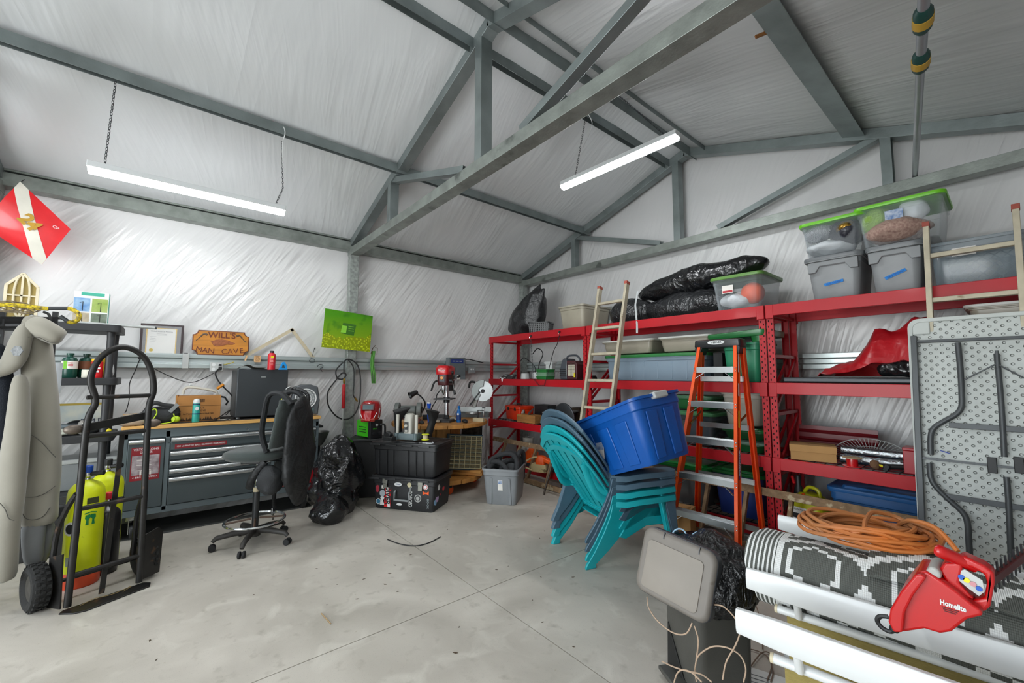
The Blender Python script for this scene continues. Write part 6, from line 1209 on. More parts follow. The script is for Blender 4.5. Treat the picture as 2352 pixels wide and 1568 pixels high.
# load centre panel
t, o_ = wall_thing('breaker_box', 'grey electrical breaker box mounted on the girt in the corner', 'breaker box', 1048, 846, -5.44)
pw = .155; obj('enclosure', B().bb((-pw, -.02, -.165), (pw, .05, .165)), mat('panel_grey', '6e777a', .45), t, bevel=.004); dr = obj('door', B().bb((-pw+.02, -.026, -.10), (pw-.01, -.019, .155)), mat('panel_grey2', '626b6e', .45), t, bevel=.003); s = sticker(dr, .22, .06, (.0, -.027, .11), mat('blue_breaker_label', '2a3b7c', .4), 'label'); b = B()
for k in (-1, 0, 1): b.box((k*.06, -.0012, 0), (.045, .001, .012))
obj('label_print', b, LGREY, s); sticker(t, .06, .07, (.03, -.021, -.13), LABW, 'label'); obj('latch', B().box((-.06, -.03, -.02), (.03, .01, .05)), BLACK, dr)
t, o_ = wall_thing('outlet_box', 'small grey wall outlet box beside the breaker box', 'outlet', 1082, 850, -5.47); obj('box', B().bb((-.06, -.03, -.05), (.06, .01, .05)), GREY, t, bevel=.004); 
for x in (-.02, .02): obj('socket', B().cyl((x, -.03, .015), (x, -.033, .015), .013, n=14), WHITE, t)
wcord('dark cable lying along the girt near the breaker box', [(1064, 827), (1075, 825), (1090, 828), (1110, 833)], -5.50, .008)
o = obj('flood_light', B().box((0, 0, 0), (.10, .06, .05)), LGREY, bevel=.008); o.location = at(700, 975, x=-5.0)+V(0, .22, 0); o.location.z = .03; tag(o, 'small grey metal part on the floor by the chest caster', 'part')
# round steel shade on the floor near the trash bag, silver duct end
t = thing('clamp_lamp', 'round brass and steel lamp shade behind the trash bag', 'lamp', (-5.30, 1.42, .0), 0); obj('shade', B().lathe([(.03, .62), (.06, .66), (.10, .75), (.11, .78), (.105, .78), (.05, .67)], 24, M=Matrix.Translation((0, 0, 0))), ALU, t); obj('stand', B().cyl((0, 0, 0), (0, 0, .63), .012), BLACK, t); obj('foot', B().lathe([(.10, 0), (.10, .02), (0, .03)], 20), BLACK, t)
# ================================================================ DIVE FLAG
t, o_ = wall_thing('dive_flag', 'red and white diver down flag hung by one corner', 'flag', 90, 510, -5.36)
c_ = wl([(47, 418), (163, 527), (97, 608), (-42, 516)], -5.36, o_); FLG = mat('flag_red_vinyl', 'd8262c', .25, coat=.3); 
def fq(u, v):
    a, b_, c2, d_ = [V(x, 0, z) for x, z in c_]; p = (a*(1-u)+b_*u)*(1-v)+(d_*(1-u)+c2*u)*v
    w_ = .03*math.sin(v*5+u*2)*v*(1-u)*2; return V(p.x, -w_-.01, p.z)
b = B(); b.grid(fq, 22, 22); obj('cloth', b, FLG, t, solid=.002)
b = B(); b.grid(lambda p, q: fq(max(0, min(1, q*1.0+(p-.5)*.16+.0*(1-q))), max(0, min(1, q-(p-.5)*.16)))+V(0, -.0035, 0), 5, 26); sp_ = obj('white_stripe', b, mat('flag_white', 'd9d5c8', .35, wear=('a89868', 9, .68)), t)
text('24', .13, mat('ochre_ink', 'b98f2a', .6), sp_, Matrix.Translation((fq(.5, .5).x, fq(.5, .5).y-.02, fq(.5, .5).z+.02)) @ rotm(0, 48, 0), bold=.006, depth=.001)
text('CP', .035, WHITE, t, Matrix.Translation((fq(.82, .2).x, -.03, fq(.82, .2).z)) @ rotm(0, 30, 0)); obj('cord', B().tube([(c_[0][0], -.01, c_[0][1]-.01), (c_[0][0], .1, c_[0][1]+.06)], .003, 6), BLACK, t)
# ================================================================ BLACK PLASTIC SHELF
SZ = (.47, .945, 1.42, 1.875); sy1 = -.335; SWD = .92
t = thing('plastic_shelf', 'black plastic shelving unit beside the tool chest', 'shelf', (-4.93, sy1-SWD/2, 0), 90)
BP = mat('black_shelf_plastic', '2b2c2e', .5)
for z in SZ: b = B(); b.rings([rrect(SWD, .46, .05, z-.062, 0, .23), rrect(SWD, .46, .05, z, 0, .23)]); obj('shelf_board', b, BP, t, bevel=.004)
for x in (-SWD/2+.065, SWD/2-.065):
    for y in (.065, .395): b = B(); [b.lathe([(.03, z0), (.027, z0+.05), (.027, z1-.06), (.03, z1)], 16, c=(x, y, 0)) for z0, z1 in zip((0,)+SZ[:-1], [z-.06 for z in SZ])]; obj('post', b, BP, t)
def sh(u, x=-4.75, v=860): return at(u, v, x=x).y
t = thing('gable_ornament', 'cream house shaped frame with a round window on the black shelf', 'ornament', (-5.20, sh(49, -5.20, 690), SZ[3]), 90)
CR = mat('cream_trim', 'd8cdb0', .5); TAN = mat('khaki_fill', 'a08c4e', .7); gw, g1, g2 = .095, .13, .20
gw = (at(88, 690, x=-5.20).y-at(10, 690, x=-5.20).y)/2; g1 = at(10, 655, x=-5.20).z-SZ[3]; g2 = at(50, 630, x=-5.20).z-SZ[3]
obj('backing', wp([(-gw, 0), (gw, 0), (gw, g1), (0, g2), (-gw, g1)], -.002, .004), TAN, t); b = B(); e = [(-gw, 0), (gw, 0), (gw, g1), (0, g2), (-gw, g1)]
for i in range(5): a_, c2 = e[i], e[(i+1) % 5]; b.bar((a_[0]*.95, -.008, a_[1]+.006), (c2[0]*.95, -.008, c2[1]+.006), .014, .018, up=(0, 0, 1) if abs(a_[0]-c2[0]) > .01 else (1, 0, 0))
b.bar((0, -.008, 0), (0, -.008, g2), .012, .013, up=(1, 0, 0)); b.bar((-gw, -.008, g1*.75), (gw, -.008, g1*.75), .012, .012); b.tube([(gw*.48*math.cos(a), -.01, g1*.75+g1*.62*math.sin(a)) for a in [2*math.pi*i/28 for i in range(28)]], .008, 6, loop=True); obj('frame', b, CR, t)
t = thing('light_box', 'white retail box of solar lights with photos on the black shelf', 'box', (-5.12, sh(209, -5.12, 715), SZ[3]+.012), 92)
bw = (at(250, 715, x=-5.12).y-at(167, 715, x=-5.12).y)/2; bh = at(209, 671, x=-5.12).z-SZ[3]-.01; obj('carton', B().bb((-bw, 0, 0), (bw*.96, .09, bh)), WHITE, t, bevel=.002); TG = mat('teal_print2', '3aa58c', .5); obj('title_band', B().bb((-bw*.6, -.0015, bh*.88), (bw*.7, 0, bh*.98)), TG, t)
for i, (x0_, x1_, z0, z1, c1, c2) in enumerate(((-.98, -.08, .38, .80, '3c78b5', '9bb8cc'), (.02, .92, .38, .80, '7d9a3a', 'a5b36a'), (-.98, -.08, .0, .34, '8a7f6a', 'c4b79c'), (.02, .92, .0, .34, '4c5a4a', '7f8c7a'))): ph = obj('photo', B().bb((x0_*bw, -.0015, z0*bh), (x1_*bw, 0, z1*bh)), mat('photo_%d' % i, c1, .4, col2=c2, vs=14), t); obj('lamp_print', B().tube([((x0_+.5)*bw, -.003, z0*bh+.004), ((x0_+.5)*bw, -.003, z0*bh+.3*bh), ((x0_+.32)*bw, -.003, z0*bh+.26*bh)], .0022, 4), BLACK, ph)
obj('teal_side', B().bb((bw*.96, .005, 0), (bw*.985, .085, bh)), TG, t)
a_ = at(30, 716, x=-5.02); c_ = at(357, 736, x=-5.20); a_.z = SZ[3]+.016; c_.z = a_.z; o = obj('plastic_pipe', B().cyl(a_, c_, .013, n=16), LGREY); tag(o, 'long light grey pipe lying on top of the black shelf', 'pipe'); obj('end_cap', B().cyl(c_, c_+(c_-a_).normalized()*.012, .0145, n=16), DGREY, o)
# shelf contents
PG = mat('propane_green', '14463a', .3)
for k, (u, lab) in enumerate(((158, 'green gas canister with red and white label on the black shelf'), (196, 'green gas canister with brown label behind the white pot'))):
    t = thing('gas_canister', lab, 'canister', (-5.06-.08*k, sh(u, -5.06-.08*k), SZ[2])); obj('tank', B().lathe([(.045, 0), (.05, .01), (.05, .14), (.04, .165), (.018, .175), (.018, .19), (.024, .19), (.024, .205), (0, .207)], 24), PG, t); obj('label', B().lathe([(.0506, .075), (.0506, .14)], 24, cap0=False, cap1=False), LABW if k == 0 else mat('brown_label', '7a4a30', .5), t); 
    if k == 0: b = B(); [b.box((.0508, .012, .10+.012*j), (.001, .03, .004)) for j in range(3)]; obj('label_print', b, LABR, t); obj('green_stripe', B().lathe([(.051, .075), (.051, .14)], 4, cap0=False, cap1=False, M=rotm(0, 0, 0)) if False else B().box((.046, -.02, .107), (.012, .02, .066)), mat('lime_stripe', '7bc13a', .5), t)
o = obj('white_pot', B().lathe([(.034, 0), (.037, .005), (.037, .062), (.035, .068), (0, .068)], 24), mat('candle_white', 'dcd9c8', .5)); o.location = (-5.00, sh(201, -5.00), SZ[2]); tag(o, 'plain cream white tub on the black shelf', 'tub')
t = thing('cleaner_can', 'red canister with yellow lid on the black shelf', 'can', (-5.00, sh(222, -5.00), SZ[2])); obj('can', B().lathe([(.036, 0), (.037, .004), (.037, .13), (.034, .14)], 24), mat('canister_red', 'cf1f24', .35), t); obj('lid', B().lathe([(.038, .138), (.038, .16), (0, .162)], 24), mat('lid_yellow', 'e6b81e', .4), t); b = B(); [b.box((.0375, 0, z), (.001, w_, .016)) for z, w_ in ((.11, .035), (.08, .045), (.055, .03))]; obj('label_print', b, WHITE, t)
o = obj('capped_tube', B().cyl((0, 0, 0), (0, 0, .215), .022, n=16), MATS['lid_yellow']); o.location = (-5.12, sh(233, -5.12), SZ[2]); tag(o, 'tall yellow capped tube behind the red canister', 'tube')
pushed('plastic_bag', 'small crumpled white bag at the end of the black shelf', 'bag', (-5.02, sh(252, -5.02), SZ[2]), (.05, .035, .065), mat('white_film', 'c5c8c8', .4, bump=.6), 6, .02); pushed('cord_bundle', 'brown cord bundle behind the gas canisters', 'cord', (-5.18, sh(146, -5.18), SZ[2]), (.09, .05, .06), mat('brown_cord', '5f3c22', .8, bump=.8), 9, .02)
for k, (u, nm, lab, r_, m_, x_, ct) in enumerate(((150, 'plastic_sheet', 'blue grey flat case lying on the third shelf', (.11, .14, .012), mat('blue_grey_plastic', '76828a', .5), -5.12, 'case'), (135, 'white_dish', 'white rectangular dish on the third shelf end', (.07, .08, .025), mat('dish_white', 'c8cabb', .4), -5.02, 'dish'), (188, 'clear_jar', 'cloudy jar standing on the third shelf', (.04, .035, .06), clearmat('jar_plastic', 'a9a6a0', .6), -5.00, 'jar'), (212, 'black_pump', 'black metal tool part on the third shelf', (.05, .08, .04), BLACK, -5.04, 'tool'), (245, 'yellow_tape', 'small yellow tool at the third shelf end', (.03, .03, .02), YELLOW, -5.00, 'tool'), (176, 'dive_mask', 'black dive mask behind the cloudy jar', (.05, .08, .055), BLACKS, -5.18, 'mask'))):
    z = SZ[1]+(.055 if k == 0 else 0); pushed(nm, lab, ct, (x_, sh(u, x_, 985), z), r_, m_, k+11, .008)
t = thing('notice_board', 'printed chart with yellow edge standing at the back of the third shelf', 'chart', (-5.30, sh(172, -5.30, 930), SZ[1]), 92); obj('sheet', B().box((0, 0, .17), (.40, .004, .16)), mat('map_print', 'a5b4b8', .5, col2='cfcdbb', vs=9), t); obj('yellow_band', B().box((0, -.003, .24), (.40, .003, .018)), mat('mustard', 'b39a3a', .5), t); text('RPM EP', .05, INK, t, Matrix.Translation((.12, -.004, .09)))
b = B(); b.box((0, 0, .09), (.01, .10, .22)); o = obj('white_rag', b, RAG); o.location = (-4.45, at(118, 870, x=-4.45).y, 1.33); b2 = o; tag(o, 'white printed cloth hanging beside the grey wetsuit', 'cloth')
t = thing('cooler_box', 'long grey lidded box on the lower black shelf', 'box', (-5.14, sh(165, -5.14, 1040), SZ[0]), 90); obj('body', B().bb((-.26, 0, 0), (.30, .3, .22)), GREY, t, bevel=.01); obj('lid', B().bb((-.27, -.01, .22), (.31, .31, .26)), LGREY, t, bevel=.008)
for z in (.02, .10, .2): pass
o = obj('milk_crate', B().box((0, 0, .15), (.4, .7, .3)), BLACK, bevel=.01); o.location = (-5.15, -.82, .0); tag(o, 'black crate on the floor under the black shelf', 'crate')
# ================================================================ WIRE RACK WITH WETSUITS
t = thing('wire_rack', 'black perforated post wire rack carrying the wetsuits', 'rack', (0, 0, 0))
for (u0, v0, x0_) in ((128, 716, -4.40), (6, 716, -4.22), (-150, 716, -4.0)):
    q = at(u0, v0, x=x0_); b = B(); b.box((q.x, q.y, q.z/2), (.028, .028, q.z)); p_ = obj('post', b, BLACK, t); b = B(); [b.box((q.x+.015, q.y, .1+k*.05), (.0012, .006, .016)) for k in range(int(q.z/.05)-2)]; obj('slot', b, GREY, p_)['kind'] = 'stuff'
pa, pb_, pc = at(128, 738, x=-4.40), at(6, 738, x=-4.22), at(-150, 738, x=-4.0); b = B(); b.bar(pa, pb_, .02, .03); b.bar(pb_, pc, .02, .03)
b.bar(pa+V(-.0, 0, .0)+V(0, 0, -.04), pc+V(0, 0, -.04), .012, .016); obj('top_rail', b, BLACK, t); b = B()
for k in range(5): b.bar(pa+V(.03*k, .03, .02)*1, pc+V(.03*k, .03, .02), .005, .005)
obj('wire_shelf', b, WIRE, t)
for z in (.35, .75): b = B(); b.bar((pa.x, pa.y, z), (pc.x, pc.y, z), .02, .02); obj('lower_rail', b, BLACK, t)
NEO = mat('grey_neoprene', '8c887c', .8, var=.10, vs=3, bump=.05, bs=200, sheen=.3); NEOD = mat('grey_neoprene_dark', '77797a', .85, var=.1); SEAM = mat('neoprene_seam', '4c4a44', .8); NAVN = mat('navy_neoprene', '101722', .85, bump=.3, bs=150)
def suitpart(parent, name, pts, m, x, th=.05, n=18, sub=0):
    """tube through pixel stations (u, v, half width px): flattened padded limb"""
    b = B(); rs = []
    P = [at(u, v, x=x+dx) for u, v, w_, dx in pts]; k = len(P)
    for i, (u, v, w_, dx) in enumerate(pts):
        a_ = P[max(0, i-1)]; c_ = P[min(k-1, i+1)]; d_ = (c_-a_).normalized(); e = V(.637, .77, 0); e = (e-d_*e.dot(d_)).normalized(); f_ = d_.cross(e)
        hw = w_/953*abs((P[i]-V(0, 0, CAM_H)).dot(_f)); rs.append([P[i]+e*math.cos(2*math.pi*j/n)*hw+f_*math.sin(2*math.pi*j/n)*min(th, hw) for j in range(n)])
    b.rings(rs); return obj(name, b, m, parent, sub=1)
t = thing('wetsuit', 'empty grey wetsuit hanging over the rack above the hand truck wheel', 'wetsuit', (0, 0, 0))
suitpart(t, 'torso', [(72, 722, 12, 0), (78, 745, 22, 0), (84, 790, 26, 0), (90, 860, 28, 0), (95, 940, 33, 0), (97, 1020, 36, 0), (95, 1095, 38, 0), (90, 1140, 36, 0), (88, 1180, 36, 0), (90, 1210, 36, 0)], NEO, -4.12, .08)
suitpart(t, 'leg', [(80, 1190, 26, .0), (76, 1230, 22, 0), (76, 1270, 17, 0), (78, 1300, 15, 0)], NEOD, -4.10, .05); suitpart(t, 'leg', [(98, 1190, 26, -.04), (98, 1230, 21, -.04), (92, 1270, 16, -.04), (90, 1298, 13, -.04)], NEOD, -4.13, .05)
suitpart(t, 'sleeve', [(70, 735, 18, .06), (92, 752, 26, .09), (115, 765, 26, .1), (135, 774, 22, .1), (146, 778, 15, .1)], NEO, -4.12, .06)
suitpart(t, 'sleeve', [(66, 742, 12, .05), (54, 765, 17, .08), (44, 792, 22, .1), (36, 822, 26, .1), (18, 844, 24, .1), (-8, 852, 19, .1), (-40, 856, 17, .1)], NEO, -4.12, .045)
q = at(37, 806, x=-3.93); obj('knee_patch', B().prism([(.036, 0), (.018, .028), (-.018, .03), (-.04, .002), (-.02, -.028), (.016, -.03)], 0, .004, frame(q+V(.02, .01, 0), (.637, .77, 0), (0, 0, 1))), mat('mottled_patch', '5c6064', .8, col2='8a8c8c', vs=60), t)
def seam(parent, pts, x): b = B(); b.tube(spline([at(u, v, x=x) for u, v in pts], 6), .0022, 5); obj('seam', b, SEAM, parent)
seam(t, [(60, 995), (75, 1000), (95, 1015), (118, 1040), (128, 1050)], -4.022); seam(t, [(55, 1141), (80, 1141), (105, 1132), (128, 1115)], -4.022); seam(t, [(48, 1172), (60, 1190), (80, 1193), (100, 1185), (115, 1165)], -4.028); seam(t, [(64, 774), (90, 775), (115, 786), (142, 785)], -3.97)
t = thing('wetsuit', 'second grey wetsuit hanging at the very edge beside the navy piece', 'wetsuit', (0, 0, 0))
suitpart(t, 'torso', [(46, 858, 9, 0), (46, 880, 15, 0), (44, 930, 18, 0), (40, 1000, 21, 0), (28, 1080, 27, 0), (22, 1150, 27, 0), (14, 1190, 27, 0), (10, 1230, 25, 0), (8, 1300, 24, 0), (8, 1340, 22, 0)], NEO, -3.98, .06); seam(t, [(0, 1155), (12, 1170), (20, 1190), (33, 1195)], -3.91)
t = thing('wetsuit', 'navy blue neoprene piece hanging behind the grey sleeve', 'wetsuit', (0, 0, 0)); suitpart(t, 'torso', [(-10, 780, 16, 0), (-2, 860, 24, 0), (0, 900, 26, 0), (0, 960, 26, 0), (-5, 1060, 24, 0)], NAVN, -4.10, .06)
t = thing('hanger', 'black plastic hanger hooked on the rack through the wetsuit', 'hanger', (0, 0, 0)); b = B(); b.tube(spline([at(70, 722, x=-4.13), at(85, 735, x=-4.13), at(100, 748, x=-4.13), at(115, 753, x=-4.13)], 5), .010, 6); obj('arm', b, BLACK, t); b = B(); b.tube(spline([at(105, 750, x=-4.13), at(116, 738, x=-4.13), at(112, 722, x=-4.13), at(100, 716, x=-4.14)], 6), .008, 6); obj('hook', b, BLACK, t)
# yellow rope handle and tangled straps over the rack
t = thing('rope_float_line', 'yellow and black braided line with grey foam grips on the rack', 'rope', (0, 0, 0)); YR = mat('yellow_braid', 'e3c81c', .6, col2='3a3320', vs=70)
b = B(); b.tube(spline([at(-30, 700, x=-4.05), at(20, 700, x=-4.05), at(60, 703, x=-4.05), at(90, 707, x=-4.05), at(112, 709, x=-4.05)], 8), .014, 8); obj('line', b, YR, t); obj('grip', B().cyl(at(112, 708, x=-4.05), at(156, 708, x=-4.05), .0125, n=14), DGREY, t); b = B(); b.tube(spline([at(155, 708, x=-4.05), at(170, 712, x=-4.05), at(181, 722, x=-4.05), at(178, 735, x=-4.05), at(165, 740, x=-4.05), at(155, 738, x=-4.05)], 7), .013, 8); obj('loop', b, YR, t); obj('grip', B().cyl(at(156, 738, x=-4.05), at(138, 726, x=-4.05), .0125, n=14), DGREY, t)
b = B(); random.seed(5)
for k in range(12): u0 = -60+random.random()*60; v0 = 694+random.random()*24; b.tube(spline([at(u0, v0, x=-4.1), at(u0+30, v0+random.uniform(-5, 6), x=-4.1), at(u0+60, v0+random.uniform(-4, 6), x=-4.1), at(min(105, u0+95), 706+random.random()*12, x=-4.1)], 5), .0045, 5)
tag(obj('netting', b, mat('brown_twine', '4c3e30', .8, col2='9a8c70', vs=40)), 'tangled brown netting and cord lying on the rack top', 'netting')
# ================================================================ DIVE TANKS
TY = mat('fluorescent_yellow', 'd6e012', .4, wear=('8b8f2a', 16, .70), var=.05)
def tank(name, label, x, y, r, h, m, band=None, cap=BLACK, rz=20):
    t = thing(name, label, 'tank', (x, y, 0), rz, 'dive cylinders')
    obj('cylinder', B().lathe([(r*.8, 0), (r*.97, .01), (r, .04), (r, h-r*.9), (r*.93, h-r*.55), (r*.72, h-r*.22), (r*.35, h-.0), (.02, h+.01)], 36), m, t)
    if band: obj('boot', B().lathe([(r*.98, 0), (r+.003, .01), (r+.003, .10), (r+.001, .105)], 36, cap1=False), band, t)
    v_ = obj('valve', B().lathe([(.018, h), (.014, h+.02), (.022, h+.03), (.022, h+.055), (.012, h+.06)], 16), CHROME, t); obj('valve_cap', B().lathe([(.022, h+.055), (.024, h+.06), (.024, h+.10), (.02, h+.104), (0, h+.104)], 16), cap, t); obj('valve_knob', B().cyl((.02, 0, h+.045), (.095, 0, h+.052), .015, .018, n=14), BLACK, v_, bevel=.003)
    return t
t = tank('dive_tank', 'big fluorescent yellow dive tank with green footprints and orange base', -4.235, -.40, .098, .70, TY, mat('orange_vinyl', 'e0502a', .45), mat('royal_blue_cap', '1548a8', .4), 62)
b = B()
vd = math.degrees(math.atan2(.395, 4.235)); 
def onz(a, z, r=.0995): return V(r*math.cos(R_(a-62)), r*math.sin(R_(a-62)), z)
for k, a in enumerate((14, 30)):
    c_ = onz(a, .45); nrm = V(c_.x, c_.y, 0).normalized(); M = frame(c_, V(-nrm.y, nrm.x, 0), (0, 0, 1)); e = -1 if k else 1
    b.prism([(-.010*e, -.035), (.006*e, -.035), (.004*e, .0), (.016*e, .02), (.010*e, .035), (-.012*e, .03), (-.014*e, .01), (-.006*e, -.005)], -.001, .002, M)
    for j in range(5): b.prism([((-.014+.007*j)*e+.004*math.cos(q), .042+.002*j+.004*math.sin(q)) for q in [math.pi*i/4 for i in range(8)]], -.001, .002, M)
obj('footprint', b, mat('footprint_green', '117a3c', .5), t)['kind'] = 'stuff'
c_ = onz(-36, .40); nrm = V(c_.x, c_.y, 0).normalized(); M = frame(c_, V(-nrm.y, nrm.x, 0), (0, 0, 1)); s = obj('round_sticker', B().prism([(.036*math.cos(q), .045*math.sin(q)) for q in [2*math.pi*i/24 for i in range(24)]], -.004, .002, M), mat('torn_white', 'c4c4bc', .6), t); obj('sticker_centre', B().prism([(.026*math.cos(q), .032*math.sin(q)) for q in [2*math.pi*i/24 for i in range(24)]], .002, .003, M), BLACK, s)
c_ = onz(26, .575); nrm = V(c_.x, c_.y, 0).normalized(); M = frame(c_, V(-nrm.y, nrm.x, 0), (0, 0, 1)); obj('dark_label', B().prism([(-.03, -.02), (.03, -.02), (.03, .02), (-.03, .02)], -.006, .001, M), mat('worn_dark_label', '3a3d1e', .6), t)
c_ = onz(-30, .185); nrm = V(c_.x, c_.y, 0).normalized(); M = frame(c_, V(-nrm.y, nrm.x, 0), (0, 0, 1)); obj('grey_label', B().prism([(-.022, -.03), (.022, -.03), (.022, .03), (-.022, .03)], -.004, .001, M), mat('grey_paper_label', '8f9a84', .6), t)
tank('dive_tank', 'fluorescent yellow dive tank with black capped valve standing farther back', -4.60, -.325, .100, .68, TY, None, BLACKS, 62)
tank('dive_tank', 'black dive tank with red capped valve behind the hand truck', -4.36, -.295, .080, .47, mat('scuffed_black_paint', '19191a', .3, wear=('a8a59c', 30, .70)), None, mat('hot_red_cap', 'd8203c', .4), 62)
# ================================================================ HAND TRUCK
HT = mat('worn_black_steel', '2f2e2d', .42, .55, .2, 12, wear=('5e4a3c', 11, .64))
D = V(-.376, .927, 0).normalized(); NN = V(.927, .376, 0); O = V(-3.815, -.405, 0)
t = thing('hand_truck', 'old black steel hand truck with looped handle and knobby tyres', 'hand truck', O, math.degrees(math.atan2(D.y, D.x)))
# local: x along the axle, -y toward the toe plate
W_ = .345; h1 = 1.24
b = B(); b.tube(spline([(.0, 0, .02), (.012, 0, .6), (.02, 0, 1.12), (.052, 0, 1.27), (-.01+.03, 0, 1.42), (.06, 0, 1.56), (.16, 0, 1.635), (.27, 0, 1.59), (.335, 0, 1.47), (.355, 0, 1.33), (.335, 0, 1.18), (W_, 0, .6), (W_+.005, 0, .02)], 8), .019, 12)
obj('frame_tube', b, HT, t)
for z, r_ in ((1.30, .014), (1.055, .016), (.60, .015), (.20, .015)): obj('cross_bar', B().cyl((.01, 0, z), (W_, 0, z+.0), r_, n=12), HT, t)
obj('channel_bar', B().bar((-.05, .05, 1.09), (W_+.02, .05, 1.16), .02, .05), HT, t, bevel=.003)
obj('centre_strap', B().rings([[(W_/2+dx, y-.004, z), (W_/2+dx+.028, y-.004, z), (W_/2+dx+.028, y+.004, z), (W_/2+dx, y+.004, z)] for dx, y, z in ((.02, .02, 1.05), (.02, .035, .8), (.01, .05, .5), (-.01, .03, .2), (-.03, 0, .03))]), HT, t)
for x in (0, W_): obj('wheel_brace', B().tube(spline([(x, 0, .70), (x+.02*(1 if x else -1), .07, .60), (x+.03*(1 if x else -1), .17, .42), (x+.03*(1 if x else -1), .19, .15)], 5), .015, 8), HT, t); obj('latch_knuckle', B().ball((x+(.03 if x else -.03), .03, 1.10), (.05, .035, .03), 14, 8), mat('rusty_knuckle', '6f655c', .5, .6), t)
obj('toe_plate', B().prism([(-.02, 0), (W_+.03, 0), (W_+.055, -.045), (W_+.03, -.10), (.05, -.125), (-.0, -.10), (-.045, -.03)], .0, .009), HT, t, bevel=.003); obj('straw', B().tube(spline([(.05, -.03, .012), (.12, -.02, .02), (.2, -.035, .014), (.3, -.02, .018), (.25, -.05, .013)], 5), .002, 4), mat('dry_straw', '8f7a4e', .9), t)
obj('fender_plate', B().prism([(.0, .02), (.16, .0), (.165, .30), (.02, .34)], -.004, .004, Matrix.Translation((-.03, .0, 0)) @ rotm(90, 0, 97)), HT, t); obj('fender_plate', B().prism([(0, .03), (.14, .02), (.15, .30), (.11, .345), (0, .33)], -.004, .004, Matrix.Translation((W_+.02, .0, 0)) @ rotm(90, 0, 28)), HT, t)
obj('axle', B().cyl((-.12, .17, .13), (W_+.12, .17, .13), .012, n=12), HT, t)
TYR = mat('knobby_rubber', '1f1f1e', .85, bump=.5, bs=50)
for x in (-.10, W_+.09):
    b = B(); prof = [(.075, -.028), (.10, -.045), (.122, -.042), (.135, -.02), (.135, .02), (.122, .042), (.10, .045), (.075, .028)]; n = 36
    b.rings([[(x+z_, .17+r_*math.cos(2*math.pi*i/n), .14+r_*math.sin(2*math.pi*i/n)) for i in range(n)] for r_, z_ in prof], False, False); 
    wh = obj('tyre', b, TYR, t); b = B()
    for k in range(22):
        a = 2*math.pi*k/22; 
        for zz in (-.024, 0, .024): b.box((x+zz, .17+.136*math.cos(a+zz*4), .14+.136*math.sin(a+zz*4)), (.016, .018, .012), rot=(math.degrees(a+zz*4)+90, 0, 0))
    obj('tread_lug', b, TYR, wh)['kind'] = 'stuff'
    obj('rim', B().lathe([(.02, -.03), (.05, -.02), (.078, -.028), (.078, .028), (.05, .02), (.02, .03)], 28, M=Matrix.Translation((x, .17, .14)) @ rotm(0, 90, 0)), mat('dirty_rim', '4a4843', .6, .4), wh)
# ================================================================ STOOL WITH DIVE VEST
t = thing('drafting_chair', 'charcoal drafting chair with foot ring and caster star base', 'chair', (-4.26, .645, 0), -39.6)
# local -y faces away from the backrest; chair looks toward image left
FAB = mat('charcoal_fabric', '3a4240', .9, bump=.25, bs=220, sheen=.3); BRS = mat('dusty_black_plastic', '2e2c29', .6, var=.3)
hub = obj('hub', B().lathe([(.045, .07), (.05, .12), (.03, .14)], 20), BRS, t)
for k, a in enumerate((15, 87, 159, 231, 303)):
    d = V(math.cos(R_(a)), math.sin(R_(a)), 0); l_ = obj('base_leg', B().tube([d*.03+V(0, 0, .115), d*.15+V(0, 0, .115), d*.27+V(0, 0, .10), d*.295+V(0, 0, .075)], [.026, .024, .02, .016], 10), BRS, t); e = V(-d.y, d.x, 0)
    for s_ in (-1, 1): obj('caster', B().cyl(d*.295+e*(.006*s_)+V(0, 0, .027), d*.295+e*(.026*s_)+V(0, 0, .027), .027, n=16), RUBBER, l_, bevel=.004)
obj('gas_column', B().cyl((0, 0, .12), (0, 0, .46), .026, n=20), BLACKS, t); obj('collar', B().cyl((0, 0, .44), (0, 0, .475), .027, n=20), mat('masking_collar', 'b5a88a', .7), t); obj('chrome_column', B().cyl((0, 0, .47), (0, 0, .70), .015, n=18), CHROME, t)
b = B(); b.tube([(.225*math.cos(a), .225*math.sin(a), .20) for a in [2*math.pi*i/48 for i in range(48)]], .011, 8, loop=True); rg = obj('foot_ring', b, CHROME, t)
for a in (30, 120, 210, 300): obj('ring_spoke', B().cyl((.03*math.cos(R_(a)), .03*math.sin(R_(a)), .215), (.22*math.cos(R_(a)), .22*math.sin(R_(a)), .20), .008, n=8), mat('rust_brown', '5a4638', .6), rg)
b = B(); rs = []
for z, s_ in ((.715, .70), (.725, .90), (.755, 1.0), (.785, .98), (.80, .88), (.805, .5)): rs.append([(.225*s_*math.cos(a), (.255*s_)*math.sin(a)-.02, z+.012*math.cos(2*a)*(s_ if z > .77 else 0)) for a in [2*math.pi*i/40 for i in range(40)]])
b.rings(rs); obj('seat', b, FAB, t, smooth=60); obj('seat_pan', B().box((0, 0, .705), (.20, .18, .03)), BLACK, t, bevel=.006)
b = B(); rs = []
for k in range(11):
    f_ = k/10; z = .83+.40*f_; w_ = .19*(.72+.28*math.sin(math.pi*(.25+.6*f_)))*(1 if f_ < .9 else .8); y = .185+.05*f_+.02*math.sin(f_*3)
    rs.append([(w_*math.cos(a), y+.045*math.sin(a)*(1.1 if math.sin(a) > 0 else .8), z) for a in [2*math.pi*i/28 for i in range(28)]])
b.rings(rs); obj('backrest', b, FAB, t, smooth=70, bevel=.0); obj('back_bracket', B().tube([(0, .05, .71), (0, .22, .71), (0, .245, .80), (0, .26, 1.0)], .016, 8), BLACKS, t); obj('arm_knob', B().cyl((.0, .06, .69), (.09, .04, .66), .012), BLACK, t)
